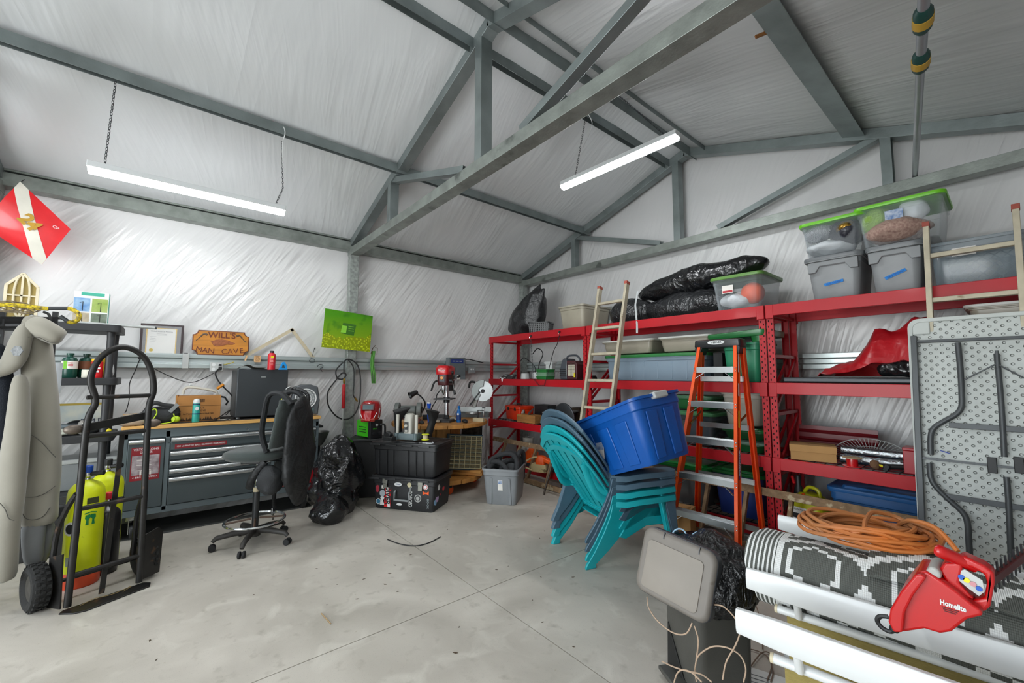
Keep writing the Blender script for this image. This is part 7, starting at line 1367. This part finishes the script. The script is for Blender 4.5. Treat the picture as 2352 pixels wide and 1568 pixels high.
# BCD vest draped over the backrest
t = thing('dive_vest', 'black buoyancy vest with hoses draped over the drafting chair back', 'vest', (-4.26, .645, 0), -39.6)
NY = film('black_nylon', '191a1b', .55, 4, .4, .02, .4); NY2 = mat('black_cordura', '222426', .75, bump=.3, bs=120)
b = B(); b.ball((0, .36, .80), (.22, .075, .43), 36, 26, nf=lambda d: 1+.10*abs(d.z)-.0); crumple(b, .03, 5, 3, .01, 14); obj('bladder', b, NY, t)
b = B(); b.ball((-.14, .19, .60), (.10, .10, .14), 22, 14); crumple(b, .03, 8, 6, .01, 20); obj('pocket', b, NY2, t); b = B(); b.ball((.14, .20, .57), (.10, .10, .12), 22, 14); crumple(b, .03, 8, 9, .01, 20); obj('pocket', b, NY2, t)
for s_ in (-1, 1):
    obj('shoulder_strap', B().tube(spline([(s_*.13, .34, 1.20), (s_*.13, .25, 1.285), (s_*.14, .15, 1.27), (s_*.15, .12, 1.10), (s_*.15, .11, .95), (s_*.15, .16, .80)], 6), .02, 8, flat=1.8, up=(1, 0, 0)), NY2, t)
    obj('hip_strap', B().tube(spline([(s_*.14, .14, .72), (s_*.16, .06, .60), (s_*.14, .02, .50)], 5), .016, 8, flat=2), NY, t)
hp = spline([(-.14, .34, 1.15), (-.15, .33, 1.27), (-.14, .22, 1.32), (-.14, .13, 1.27)], 12); obj('corrugated_hose', B().tube(hp, [.018 if i % 2 else .014 for i in range(len(hp))], 10), BLACK, t); hp = spline([(-.16, .12, 1.18), (-.18, .09, 1.08), (-.17, .09, .98)], 12); obj('inflator_hose', B().tube(hp, [.015 if i % 2 else .011 for i in range(len(hp))], 10), BLACK, t)
obj('shoulder_pad', B().box((-.14, .17, 1.30), (.07, .09, .04), rot=(20, 0, 0)), NY, t, bevel=.01); obj('round_logo', B().cyl((-.14, .16, 1.322), (-.14, .155, 1.328), .022, n=18), LGREY, t); obj('yellow_tag', B().box((-.165, .10, 1.20), (.025, .02, .06), rot=(0, 15, 0)), mat('neon_tag', 'd0de20', .5), t, bevel=.005)
for k in range(4): obj('buckle', B().box((-.165, .085, 1.12-.07*k), (.035, .018, .03)), BLACKS, t, bevel=.004); obj('d_ring', B().tube([(-.19+.02*math.cos(a), .085, 1.09-.07*k+.018*math.sin(a)) for a in [2*math.pi*i/12 for i in range(12)]], .003, 5, loop=True), CHROME, t)
obj('dump_valve', B().cyl((-.13, .285, .55), (-.15, .272, .55), .028, n=20), BLACKS, t); obj('waist_strap', B().tube(spline([(-.12, .12, .55), (-.13, .09, .44), (-.13, .08, .35), (-.13, .085, .27)], 6), .014, 6, flat=1.8, up=(1, 0, 0)), NY, t); obj('steel_buckle', B().box((-.13, .08, .235), (.05, .014, .06)), CHROME, t, bevel=.004); obj('buckle_tongue', B().box((-.13, .08, .18), (.03, .006, .05)), mat('dull_metal', '9a9a92', .5, .6), t, bevel=.004)
# ================================================================ POLE ON THE TRUSSES
t = thing('telescopic_pole', 'long telescopic pole with green and yellow collars lying across the trusses', 'pole', (0, 0, 0))
PA, PB = V(-.455, 4.88, 3.135), V(-.06, 1.72, 3.135); PD = (PB-PA).normalized()
obj('outer_tube', B().cyl(PA, PA+PD*1.9, .019, n=16), mat('pole_aluminium', 'a9abb0', .35, .7), t); obj('inner_tube', B().cyl(PA+PD*1.85, PB, .022, n=16), MATS['pole_aluminium'], t)
for k, (u, v) in enumerate(((2132, 40), (2118, 140))):
    q = at(u, v, z=3.135); f_ = (q-PA).dot(PD); q = PA+PD*f_; c_ = obj('collar', B().tube([q-PD*.09, q-PD*.06, q, q+PD*.06, q+PD*.09], [.024, .036, .038, .036, .024], 14), mat('collar_green', '16423c', .5), t); obj('yellow_band', B().tube([q-PD*.03, q+PD*.03], [.0395, .0395], 14), mat('collar_yellow', 'c49a32', .5), c_)
o = obj('wood_shim', B().bar(at(1735, 85, x=-.95), at(1786, 65, x=-.85), .012, .02), mat('shim_wood', '8a5a2c', .7)); tag(o, 'short wood splinter poking out beside the roof beam', 'splinter')
# ================================================================ FOLDING TABLE
TBW = mat('speckled_white_hdpe', 'c3c8c4', .5, var=.04, bump=.05, bs=200)
_n = TBW.node_tree; _b = _n.nodes['Principled BSDF']; tcn = _n.nodes.new('ShaderNodeTexCoord'); sx_ = _n.nodes.new('ShaderNodeSeparateXYZ'); _n.links.new(tcn.outputs['Object'], sx_.inputs[0])
PIT = .052
def _fr(o_, off): return math_node(_n, 'SUBTRACT', math_node(_n, 'FRACT', math_node(_n, 'ADD', math_node(_n, 'DIVIDE', o_, PIT), off)), .5)
def _dist(offx, offz): a_ = _fr(sx_.outputs[0], offx); c_ = _fr(sx_.outputs[2], offz); return math_node(_n, 'SQRT', math_node(_n, 'ADD', math_node(_n, 'MULTIPLY', a_, a_), math_node(_n, 'MULTIPLY', c_, c_)))
dm = math_node(_n, 'MINIMUM', _dist(0, 0), _dist(.5, .5)); mr_ = _n.nodes.new('ShaderNodeMapRange'); mr_.inputs[1].default_value = .08; mr_.inputs[2].default_value = .17; _n.links.new(dm, mr_.inputs[0])
bp_ = _n.nodes.new('ShaderNodeBump'); bp_.inputs['Strength'].default_value = 1; bp_.inputs['Distance'].default_value = .012; _n.links.new(mr_.outputs[0], bp_.inputs['Height']); _n.links.new(bp_.outputs[0], _b.inputs['Normal'])
TPL = mat('plain_white_hdpe', 'c3c8c4', .5, var=.04)
TX, TY0 = -.45, 3.62
t = thing('folding_table', 'white plastic folding table stood on end showing its grey steel legs', 'table', (TX, TY0, 0), rot=(-7.6, 0, 0))
TW, TH = .76, 1.845
obj('panel', B().bb((.02, .0, .02), (TW-.02, .03, TH-.02)), TBW, t)
def edge():
    b = B(); o_ = [(x+TW/2, z+TH/2) for x, z, _ in rrect(TW, TH, .06, 0, n=6)]; i_ = [(x+TW/2, z+TH/2) for x, z, _ in rrect(TW-.05, TH-.05, .045, 0, n=6)]
    b.rings([[(x, -.012, z) for x, z in i_], [(x, -.016, z) for x, z in o_], [(x, .032, z) for x, z in o_], [(x, .036, z) for x, z in i_]], loop=True); return b
obj('rim', edge(), TPL, t, bevel=.003)
for x in (.065, TW-.065): obj('corner_pad', B().box((x, -.004, TH-.065), (.085, .012, .085)), TPL, t, bevel=.006)
FRM = mat('grey_powder_coat', '4b4e50', .45, .3)
def tl(u, v, y=-.03):
    # photo pixel -> local point on the table underside
    n_ = V(0, math.cos(R_(-7.6)), math.sin(R_(-7.6))); o_ = V(TX, TY0, 0)+n_*y; d = _rt*((u-1176)/FPX)-_up*((v-784)/FPX)+_f; s_ = (o_-V(0, 0, CAM_H)).dot(n_)/d.dot(n_); p = V(0, 0, CAM_H)+d*s_-V(TX, TY0, 0)
    return rotm(7.6) @ p
obj('side_rail', B().bar(tl(2099, 772), tl(2120, 1272)+V(0, 0, -.30), .03, .035, up=(0, 1, 0)), FRM, t, bevel=.003); a_ = tl(2099, 772); obj('side_rail', B().bar((TW-.045, a_.y, a_.z), (TW-.045, a_.y, .08), .03, .035, up=(0, 1, 0)), FRM, t, bevel=.003)
q = tl(2104, 785); obj('cross_rail', B().bar(q, (TW-.03, q.y, q.z), .018, .018), FRM, t, bevel=.002); q = tl(2117, 1051); obj('cross_rail', B().bar(q, (TW-.03, q.y, q.z), .014, .014), FRM, t)
def pathtube(pts, r, y=-.045, nm='leg_frame'): b = B(); b.tube(spline([tl(u, v, y) for u, v in pts], 5), r, 10); return obj(nm, b, FRM, t)
pathtube([(2200, 787), (2206, 850), (2209, 905), (2208, 935), (2195, 952), (2170, 966), (2147, 981), (2138, 1000), (2138, 1044)], .0145); pathtube([(2135, 1063), (2138, 1095), (2150, 1118), (2180, 1148), (2210, 1175), (2222, 1200), (2225, 1240), (2228, 1285)], .0145)
for (u, v, v2, dz_) in ((2180, 976, 985, 0), (2172, 1139, 1163, 0)): q = tl(u, v, -.045); obj('leg_bar', B().bar(q, (TW-.08, q.y, q.z), .012, .032, up=(0, 0, 1)), FRM, t, bevel=.002)
pathtube([(2289, 812), (2293, 850), (2300, 930), (2307, 1049)], .013, -.05, 'leg_strut'); pathtube([(2312, 1095), (2317, 1160), (2323, 1290)], .013, -.05, 'leg_strut')
b = B(); b.tube([tl(2289, 835, -.06), tl(2215, 872, -.05)], .004, 6); b.tube([tl(2289, 835, -.06), tl(2352, 868, -.05)], .004, 6); b.tube([tl(2289, 805, -.06), tl(2291, 845, -.06)], .008, 6); obj('brace_wire', b, FRM, t)
for u in (2279, 2341): q = tl(u, 1068, -.035); obj('black_clip', B().box(q, (.038, .02, .09)), BLACK, t, bevel=.003)
q1, q2 = tl(2159, 1034, -.02), tl(2181, 1041, -.02); obj('blue_mark', B().bar(q1+V(0, .0, 0), q2, .002, .006), mat('blue_ink', '1c3f9c', .5), t)
# ================================================================ SLING LOUNGERS ON THEIR SIDES
PW = mat('white_powder_coat', 'dfe2e2', .35, var=.03, coat=.2); SL = mat('tan_sling_mesh', '9b8b4e', .75, var=.12, vs=60, bump=.5, bs=300, stretch=(1, 1, 5)); GEDGE = mat('dark_green_piping', '20403a', .6); CAPC = mat('cream_end_cap', 'cfc4a6', .5)
def lounger(label, p, yaw, L_, fabric=True, zt=.69, tube_off=.085):
    t = thing('sun_lounger', label, 'lounger', (p[0], p[1], 0), yaw, 'white sling loungers standing on their sides')
    for z, nm in ((zt, 'top_rail'), (.045, 'bottom_rail')):
        b = B(); rs = []
        for i in range(13):
            x = L_*i/12; dz = -.012*math.sin(math.pi*i/12) if z > .3 else 0; h = .042-(.006 if i < 1 else 0)
            rs.append([(x, y, z+dz+zz) for y, zz in ((-.012, -h), (.006, -h*.98), (.013, -h*.5), (.013, h*.5), (.006, h*.98), (-.012, h), (-.02, h*.5), (-.02, -h*.5))])
        b.rings(rs); obj(nm, b, PW, t, bevel=.002)
    for z, sg in ((zt-.10, 1), (.135, -1)):
        tb_ = obj('sling_tube', B().tube([(tube_off, .045, z), (L_, .045, z)], .014, 12), PW, t); obj('end_cap', B().tube([(tube_off-.006, .045, z), (tube_off+.003, .045, z)], .015, 12), CAPC, tb_)
        for x in (tube_off+.07, 1.0, L_-.12):
            if x < L_: obj('spacer', B().cyl((x, .0, z+sg*.06), (x, .03, z), .012, n=10), PW, tb_)
    if fabric:
        b = B(); b.grid(lambda u, v: (tube_off+.03+(L_-tube_off-.03)*u, .045+.012*math.sin(v*math.pi), .135+(zt-.235)*v), 20, 6); sl_ = obj('sling', b, SL, t, solid=.003); b = B(); b.bar((tube_off+.03, .045, .135), (tube_off+.03, .045, zt-.10), .007, .014); obj('green_piping', b, GEDGE, sl_)
    obj('cross_tube', B().cyl((L_-.06, .045, .13), (L_-.06, .045, zt-.1), .015, n=10), PW, t)
    return t
YD = 8.0
lounger('white framed tan sling lounger on its side, nearest the camera', (-.603, 1.413), 9.5, 1.30); lounger('white framed tan sling lounger on its side, between the nearest one and the rug', (-.695, 1.729), YD, 1.38)
lounger('white framed lounger on its side behind the rolled rug', (-.812, 2.088), 4, 1.40, tube_off=.12); lounger('white framed lounger on its side, the farthest one under the orange cord', (-.835, 2.50), 0, 1.42, zt=.69)
t = thing('green_cot', 'dark green folded cot frame under the rolled rug', 'cot', (-.60, 1.93, 0), YD); obj('bed', B().box((.60, 0, .27), (1.15, .15, .50)), GEDGE, t, bevel=.02); obj('leg', B().cyl((.1, 0, 0), (.1, 0, .05), .02), DSTEEL, t); obj('leg', B().cyl((1.1, 0, 0), (1.1, 0, .05), .02), DSTEEL, t)
# rolled rug
RG = bpy.data.materials.new('woven_rug'); RG.use_nodes = True; nt = RG.node_tree; N = nt.nodes; L = nt.links; rb = N['Principled BSDF']; tc = N.new('ShaderNodeTexCoord'); sp = N.new('ShaderNodeSeparateXYZ'); L.new(tc.outputs['Object'], sp.inputs[0]); mth = lambda op, a, b=None: math_node(nt, op, a, b)
X = sp.outputs[0]; ang = mth('ARCTAN2', sp.outputs[1], sp.outputs[2]); A = mth('MULTIPLY', ang, .155)
stepx = mth('MULTIPLY', mth('FLOOR', mth('MULTIPLY', A, 62)), 1/62)
P_, Q_ = .29, .44
def hexd(o, oa):
    ax = mth('MULTIPLY', mth('ABSOLUTE', mth('SUBTRACT', mth('FRACT', mth('ADD', mth('DIVIDE', X, P_), o)), .5)), P_); ay = mth('MULTIPLY', mth('ABSOLUTE', mth('SUBTRACT', mth('FRACT', mth('ADD', mth('DIVIDE', stepx, Q_), oa)), .5)), Q_)
    return mth('MAXIMUM', ax, mth('ADD', mth('MULTIPLY', ax, .5), mth('MULTIPLY', ay, .87)))
h1, h2 = hexd(10.81, 10.84), hexd(10.31, 10.34)
band = mth('LESS_THAN', mth('ABSOLUTE', mth('SUBTRACT', h1, h2)), .034); band2 = mth('LESS_THAN', mth('ABSOLUTE', mth('SUBTRACT', mth('MINIMUM', h1, h2), .072)), .007)
st1 = mth('LESS_THAN', X, .085); st = mth('MULTIPLY', st1, mth('GREATER_THAN', mth('SINE', mth('MULTIPLY', X, 420)), .25)); wide = mth('MULTIPLY', mth('GREATER_THAN', X, .085), mth('LESS_THAN', X, .105))
pat = mth('MAXIMUM', mth('MULTIPLY', mth('SUBTRACT', 1.0, st1), mth('MAXIMUM', band, band2)), mth('MAXIMUM', st, wide))
mx = N.new('ShaderNodeMix'); mx.data_type = 'RGBA'; L.new(pat, mx.inputs[0]); mx.inputs[6].default_value = (*lin('575a55'), 1); mx.inputs[7].default_value = (*lin('e2e4e2'), 1); L.new(mx.outputs[2], rb.inputs['Base Color']); rb.inputs['Roughness'].default_value = .8
wv = N.new('ShaderNodeTexWave'); wv.inputs['Scale'].default_value = 70; wv.bands_direction = 'X'; L.new(tc.outputs['Object'], wv.inputs[0]); w2 = N.new('ShaderNodeTexWave'); w2.inputs['Scale'].default_value = 60; w2.bands_direction = 'Z'; L.new(tc.outputs['Object'], w2.inputs[0]); bp = N.new('ShaderNodeBump'); bp.inputs['Strength'].default_value = .5; bp.inputs['Distance'].default_value = .003; L.new(mth('ADD', wv.outputs['Fac'], w2.outputs['Fac']), bp.inputs['Height']); L.new(bp.outputs[0], rb.inputs['Normal'])
t = thing('rolled_rug', 'rolled grey and white hexagon patterned outdoor rug on the loungers', 'rug', (-.725, 1.93, .68), rot=(0, 1.5, 6.5))
def rugr(a, x): return 1+.03*math.sin(3*a+x*3)+.02*math.sin(7*a+x*2)
b = B(); rs = []
for i in range(26):
    x = 1.42*i/25; rs.append([(x+.02*math.sin(a*2), (.155+.012*x)*math.cos(a)*rugr(a, x), (.130+.01*x)*math.sin(a)*rugr(a, x)) for a in [2*math.pi*j/40 for j in range(40)]])
b.rings(rs, cap0=False, cap1=False); obj('outer_layer', b, RG, t, solid=.012)
b = B(); sp_ = [((.135-.006*k*.35)*math.cos(k*.35), (.10-.0045*k*.35)*math.sin(k*.35)) for k in range(58)]; b.rings([[(x, y, z) for y, z in sp_] for x in (.012, .30)], closed=False, cap0=False, cap1=False); obj('inner_layer', b, RG, t, solid=.009)
b = B(); b.grid(lambda u, v: (.35+1.0*u, -.14+.34*v, .118+.035*math.sin(v*3.1)+.012*math.sin(u*9)), 24, 10); obj('loose_flap', b, RG, t, solid=.01)
# orange cord coil
t = thing('orange_cord_coil', 'big coil of faded orange extension cord lying on the rug', 'cord', (-.405, 2.10, .825), 14); random.seed(11); CO = mat('faded_orange_cord', 'c9702c', .6, col2='94643c', vs=5)
pts = []; ph = 0
for k in range(11*14):
    a = 2*math.pi*k/14; lp_ = k/14; rx, ry = .205-.005*lp_+.018*math.sin(lp_*2.3+a*.5), .13-.003*lp_+.014*math.cos(lp_*1.7); pts.append((rx*math.cos(a)+.02*math.sin(lp_*1.3), ry*math.sin(a)+.012*math.cos(lp_*2.1), .008+.030*((lp_*.62) % 1)+.012*math.sin(a*2+lp_)+.003*lp_))
b = B(); b.tube(spline(pts, 3), .0078, 7); obj('coil', b, CO, t); b = B(); b.tube(spline([(-.10, -.10, .03), (-.02, -.12, .06), (.0, -.05, .085), (.03, .04, .095), (.10, .08, .08), (.16, .02, .05)], 7), .0078, 7); obj('wrap_loop', b, CO, t)
b = B(); b.tube(spline([(.10, .10, .04), (.13, .02, .09), (.19, -.03, .09), (.23, -.09, .04)], 7), .0078, 7); obj('wrap_loop', b, CO, t)
# ================================================================ HEDGE TRIMMER
t = thing('hedge_trimmer', 'red electric hedge trimmer lying on the rug with its toothed blade', 'hedge trimmer', (0, 0, 0)); HR2 = mat('glossy_red_abs', 'b8080b', .28, coat=.25, var=.04)
def hq(u, v, y=1.60): return at(u, v, y=y)
def slab(nm, pts, y0, y1, m, bev=.01, par=t, yref=1.60):
    P = [hq(u, v, yref) for u, v in pts]; b = B(); b.rings([[(p.x, y0, p.z) for p in P], [(p.x, y1, p.z) for p in P]]); return obj(nm, b, m, par, bevel=bev, seg=4, smooth=50)
slab('motor_housing', [(2054, 1412), (2058, 1378), (2082, 1338), (2115, 1300), (2135, 1297), (2170, 1320), (2205, 1345), (2235, 1370), (2255, 1382), (2262, 1395), (2225, 1404), (2190, 1432), (2165, 1436), (2130, 1426), (2085, 1433), (2062, 1430)], 1.545, 1.655, HR2, .022)
slab('front_shield', [(2052, 1405), (2056, 1378), (2080, 1338), (2112, 1300), (2128, 1300), (2136, 1308), (2108, 1345), (2088, 1385), (2084, 1428), (2064, 1428)], 1.525, 1.675, HR2, .02)
slab('rear_handle', [(2198, 1278), (2215, 1270), (2262, 1292), (2284, 1308), (2286, 1330), (2276, 1385), (2262, 1398), (2240, 1392), (2225, 1372), (2262, 1366), (2268, 1330), (2262, 1312), (2235, 1298), (2208, 1290)], 1.575, 1.625, HR2, .012)
slab('handle_mount', [(2160, 1300), (2172, 1285), (2205, 1285), (2214, 1295), (2205, 1330), (2240, 1368), (2215, 1362), (2180, 1335)], 1.57, 1.63, HR2, .01)
b = B(); b.tube(spline([hq(2150, 1262, 1.56), hq(2160, 1266, 1.56), hq(2185, 1277, 1.575), hq(2215, 1290, 1.59), hq(2238, 1300, 1.6)], 5), [.013, .013, .014]+[.016]*18, 12); obj('front_grip', b, HR2, t)
slab('grey_collar', [(2130, 1300), (2142, 1288), (2158, 1293), (2168, 1308), (2165, 1318), (2150, 1312)], 1.55, 1.65, mat('pale_grey_abs', 'a7a7a3', .4), .008)
wl_ = slab('warning_label', [(2202, 1305), (2218, 1300), (2258, 1325), (2262, 1350), (2250, 1360), (2225, 1342), (2205, 1325)], 1.572, 1.576, LGREY, 0)
for u, v, c_ in ((2208, 1325, BLUE), (2220, 1332, YELLOW), (2235, 1341, mat('pink_print', 'c58a90', .5)), (2249, 1352, BLUE)): p = hq(u, v, 1.57); obj('symbol', B().cyl((p.x, 1.5715, p.z), (p.x, 1.569, p.z), .006, n=14), c_, wl_)
p = hq(2188, 1392, 1.54); text('Homelite', .018, WHITE, t, Matrix.Translation((p.x, 1.5435, p.z)) @ rotm(0, 2, 0), width=.045, bold=.0006); b = B()
for k in range(3): p = hq(2182, 1400+k*4, 1.54); b.box((p.x, 1.5445, p.z), (.03-.005*k, .002, .002))
obj('vent', b, mat('dark_red_slot', '5a0608', .5), t)
a_, c_ = hq(2272, 1336, 1.62), V(.30, 2.12, 1.0); c_ = a_+(at(2352, 1275, y=1.85)-a_).normalized()*.52; d_ = (c_-a_).normalized(); u_ = V(0, 0, 1); u_ = (u_-d_*u_.dot(d_)).normalized(); s_ = d_.cross(u_); BLD = mat('dark_red_blade', '5a1a1c', .4, .5)
b = B(); b.bar(a_, c_, .012, .022, up=u_); bl = obj('blade_bar', b, BLD, t, bevel=.002); b = B()
for k in range(17): q = a_+d_*(.03+.028*k); b.bar(q-u_*.034, q+u_*.034, .007, .003, up=s_)
obj('tooth', b, DSTEEL, bl)['kind'] = 'stuff'
b = B(); b.tube(spline([hq(2065, 1425), hq(2058, 1440), hq(2045, 1450), hq(2025, 1440), hq(2015, 1425), hq(2022, 1415), hq(2040, 1416)], 6), .006, 8); obj('cord_loop', b, BLACK, t); obj('plug', B().cyl(hq(2064, 1425), hq(2052, 1448), .011, n=12), BLACK, t, bevel=.003)
# ================================================================ TRASH CAN
TC = mat('taupe_bin_plastic', '4b4a45', .5, var=.1, bump=.08, bs=150); TL = mat('dusty_taupe_lid', '77716a', .55, var=.12, vs=7, wear=('5e564c', 9, .68)); TLE = mat('dark_grey_lid_edge', '45474b', .4)
t = thing('trash_can', 'dark step trash can with open grey lid hanging down its side', 'trash can', (-1.02, 2.06, 0), -30)
b = B(); rs = [rrect(.27, .27, .04, 0), rrect(.275, .275, .04, .02), rrect(.30, .29, .05, .40), rrect(.31, .30, .05, .575), rrect(.295, .285, .045, .575), rrect(.28, .27, .04, .05)]; b.rings(rs); obj('body', b, TC, t, bevel=0)
obj('pedal_recess', B().prism([(-.11, 0), (.05, 0), (-.10, .22)], -.002, .006, Matrix.Translation((0, -.142, .01)) @ rotm(90)), mat('recess_black', '1c1c1a', .7), t, bevel=.002); obj('pedal', B().box((-.01, -.17, .03), (.16, .08, .02)), TC, t, bevel=.006)
ld = obj('lid', B().rings([[(x, y, z) for x, z, _ in rrect(.345*k_, .285*k_, .045, 0, n=6)] for y, k_ in ((.06, 1.03), (.012, 1.03), (.0, .985), (-.004, .93), (-.004, .90))]), [TL], None); ld.parent = t; ld.name = 'lid'
ld.matrix_world = Matrix.Translation((-1.055, 1.832, .553)) @ rotm(-13.9, 5.5, .6); Mw = ld.matrix_world.copy(); ld.parent = t; ld.matrix_parent_inverse = (Matrix.Translation((-1.02, 2.06, 0)) @ rotm(0, 0, -30)).inverted(); ld.matrix_basis = Mw
obj('inset_panel', B().rings([[(x-.005, y, z-.012) for x, z, _ in rrect(.27*k_, .215*k_, .02, 0, n=5)] for y, k_ in ((-.003, 1), (-.008, 1), (-.009, .985))]), mat('pale_taupe_panel', '8d867d', .6, var=.1, vs=5, wear=('6f675c', 7, .66)), ld, bevel=.001); obj('lid_skirt', B().rings([[(x, y, z) for x, z, _ in rrect(.36*k_, .30*k_, .05, 0, n=6)] for y, k_ in ((.012, 1.0), (.062, 1.0))]), TLE, ld, bevel=.006); 
for x in (-.07, .10): obj('hinge_notch', B().box((x, -.002, .133), (.004, .012, .03)), TLE, ld)
LNR = film('soft_black_liner', '151516', .32, 16, .8, .012)
b = B(); b.ball((0, 0, 0), (.18, .175, .12), 44, 26); crumple(b, .035, 9, 4, .012, 26); o = obj('liner', b, LNR, t); o.location = (.02, .02, .56)
b = B(); b.ball((0, 0, 0), (.085, .15, .13), 36, 22); crumple(b, .03, 12, 8, .012, 30); o = obj('liner_overhang', b, LNR, t); o.location = (.165, .0, .50)
# ================================================================ BLACK BAG WITH BLUE RINGS, SCRAPS BY THE LADDER
bagblob('trash_bag', 'black bag with pale blue rings lying behind the trash can', (-1.56, 2.86, 0), (.27, .24, .20), 71, amp=.06, sc=6, amp2=.02, sc2=18, flat=-.12, n=48, k=34)
t = thing('blue_rings', 'pale blue cord rings poking out of the black bag', 'cord', (0, 0, 0)); BLR = mat('pale_blue_cord', '9fc0d8', .6)
for (uc, vc, ru, rv) in ((1560, 1236, 18, 22), (1607, 1240, 21, 19)):
    b = B(); b.tube([at(uc+ru*math.cos(a), vc+rv*math.sin(a), y=2.62) for a in [math.pi*(1.0+1.25*i/16) for i in range(17)]], .005, 6); obj('ring', b, BLR, t)
b = B(); b.tube([at(1592, 1225, y=2.62), at(1610, 1240, y=2.61), at(1625, 1250, y=2.62)], .005, 6); b.tube([at(1592, 1225, y=2.62), at(1600, 1245, y=2.61)], .005, 6); obj('ring', b, BLR, t)
t = thing('bracket_tangle', 'black angular plastic brackets piled in front of the stepladder foot', 'bracket', (-1.40, 2.72, .0), 20); random.seed(2)
for k in range(6): obj('bracket', B().box((random.uniform(-.12, .12), random.uniform(-.1, .08), .05+.035*k), (.20, .035, .02), rot=(random.uniform(-40, 40), random.uniform(-25, 25), random.uniform(0, 180))), BLACK, t, bevel=.003)
for k, (x, y, l_, r_, m_, lab) in enumerate(((-1.62, 3.62, .8, 12, OLD, 'weathered board on the floor inside the stepladder'), (-1.35, 3.18, .5, -20, mat('red_brown_board', '6b2a20', .7), 'dark red board scrap near the stepladder foot'), (-1.75, 3.80, .9, 3, mat('grey_board', '7a7266', .8), 'grey board along the rack base by the stepladder'))):
    o = obj('board_scrap', B().box((0, 0, .012+.0*k), (l_, .09, .024)), m_, bevel=.002); o.location = (x, y, .001); o.rotation_euler = (0, 0, R_(r_)); tag(o, lab, 'board')
t = thing('brown_box', 'low brown carton flap behind the garden chair legs', 'box', (-2.02, 3.68, 0), 10); obj('carton', B().box((0, 0, .13), (.20, .16, .26)), CARD, t); obj('flap', B().box((0, -.10, .27), (.20, .10, .006), rot=(20, 0, 0)), CARD, t)
# ================================================================ BEIGE WIRE TANGLE AND PAPER
BW = mat('beige_coax', 'b89f88', .5)
def floor_wire(label, pts, m=BW): b = B(); b.tube(spline([V(*p) for p in pts], 7), .003, 6); return tag(obj('wire', b, m), label, 'wire', 'beige wires around the trash can')
def F(u, v, z): p = at(u, v, z=z); return (p.x, p.y, z)
def G(u, v, y): p = at(u, v, y=y); return (p.x, p.y, p.z)
W = [([G(1486, 1370, 1.80), G(1490, 1395, 1.78), G(1510, 1425, 1.76), G(1545, 1452, 1.75), G(1575, 1455, 1.75), G(1590, 1430, 1.77)], 'beige wire sagging under the open trash can lid'),
     ([G(1595, 1437, 1.78), G(1604, 1470, 1.77), G(1600, 1510, 1.77), G(1596, 1540, 1.77), G(1600, 1565, 1.77)], 'beige wire dropping straight down the front of the trash can'),
     ([G(1636, 1388, 1.86), G(1660, 1392, 1.84), G(1685, 1415, 1.80), G(1700, 1445, 1.78), G(1690, 1480, 1.77), G(1668, 1520, 1.77), G(1660, 1560, 1.76)], 'beige wire curving out from behind the lid and down'),
     ([G(1597, 1530, 1.76), G(1605, 1505, 1.76), G(1635, 1485, 1.76), G(1670, 1487, 1.77), G(1700, 1505, 1.78), G(1713, 1535, 1.78), G(1708, 1566, 1.78)], 'beige wire arching across the lower trash can'),
     ([G(1520, 1518, 1.76), G(1545, 1530, 1.74), G(1575, 1540, 1.74), G(1610, 1548, 1.74), G(1635, 1566, 1.74)], 'beige wire starting at the trash can pedal'),
     ([F(1690, 1567, .01), F(1720, 1535, .01), F(1748, 1500, .012), F(1768, 1500, .01), F(1772, 1530, .01), F(1762, 1562, .01)], 'thin brown wire looping on the floor by the lounger rail'),
     ([F(1695, 1370, .06), F(1700, 1362, .09), F(1722, 1366, .08), F(1738, 1395, .03), F(1748, 1440, .01), F(1752, 1490, .01)], 'thin brown wire arcing up beside the lounger end'),
     ([F(1708, 1378, .02), F(1730, 1368, .01), F(1752, 1352, .01)], 'short thin brown wire on the bare floor by the loungers'),
     ([F(1690, 1500, .01), F(1720, 1490, .01), F(1760, 1505, .01), F(1775, 1540, .01), F(1770, 1566, .01)], 'thin brown wire circling under the lounger rail'),
     ([G(1548, 1567, 1.70), G(1556, 1545, 1.70), G(1570, 1538, 1.70), G(1590, 1545, 1.70), G(1612, 1566, 1.70)], 'small beige wire loop at the foot of the trash can')]
for p, lab in W: floor_wire(lab, p, BW if 'beige' in lab else mat('thin_brown_wire', '7a6454', .5))
o = obj('paper_sheet', B().prism([(0, 0), (.28, .10), (.24, .30), (-.05, .2)], 0, .002), PAPER); o.location = at(1625, 1560, z=.004); o.location.z = .003; tag(o, 'printed white paper sheet on the floor beside the trash can', 'paper'); b = B()
for k in range(5): b.bar((.05+.004*k, .06+.03*k, .0025), (.2+.0*k, .11+.03*k, .0025), .006, .001)
obj('print', b, GREY, o)
# leaves and grit on the floor
random.seed(9); LF = mat('dry_leaf', '4a3a28', .9)
for k in range(34):
    u, v = random.uniform(880, 1500), random.uniform(1180, 1500)
    if k > 22: u, v = random.uniform(330, 900), random.uniform(1290, 1520)
    p = at(u, v, z=.002); b = B(); s_ = random.uniform(.004, .010); b.prism([(-s_*1.6, 0), (0, -s_*.5), (s_*1.5, .2*s_), (0, s_*.6)], 0, .0015, Matrix.Rotation(random.random()*6, 4, 'Z')); o = obj('leaf_crumb', b, LF); o.location = (p.x, p.y, .0005); tag(o, 'small dark leaf crumb on the bare floor', 'debris', 'leaf crumbs scattered on the floor')
o = obj('dry_twig', B().tube([at(738, 1408, z=.004), at(760, 1432, z=.004)], .003, 5), mat('twig_tan', '9a7f58', .9)); tag(o, 'light brown smear like twig on the floor before the chair', 'twig')
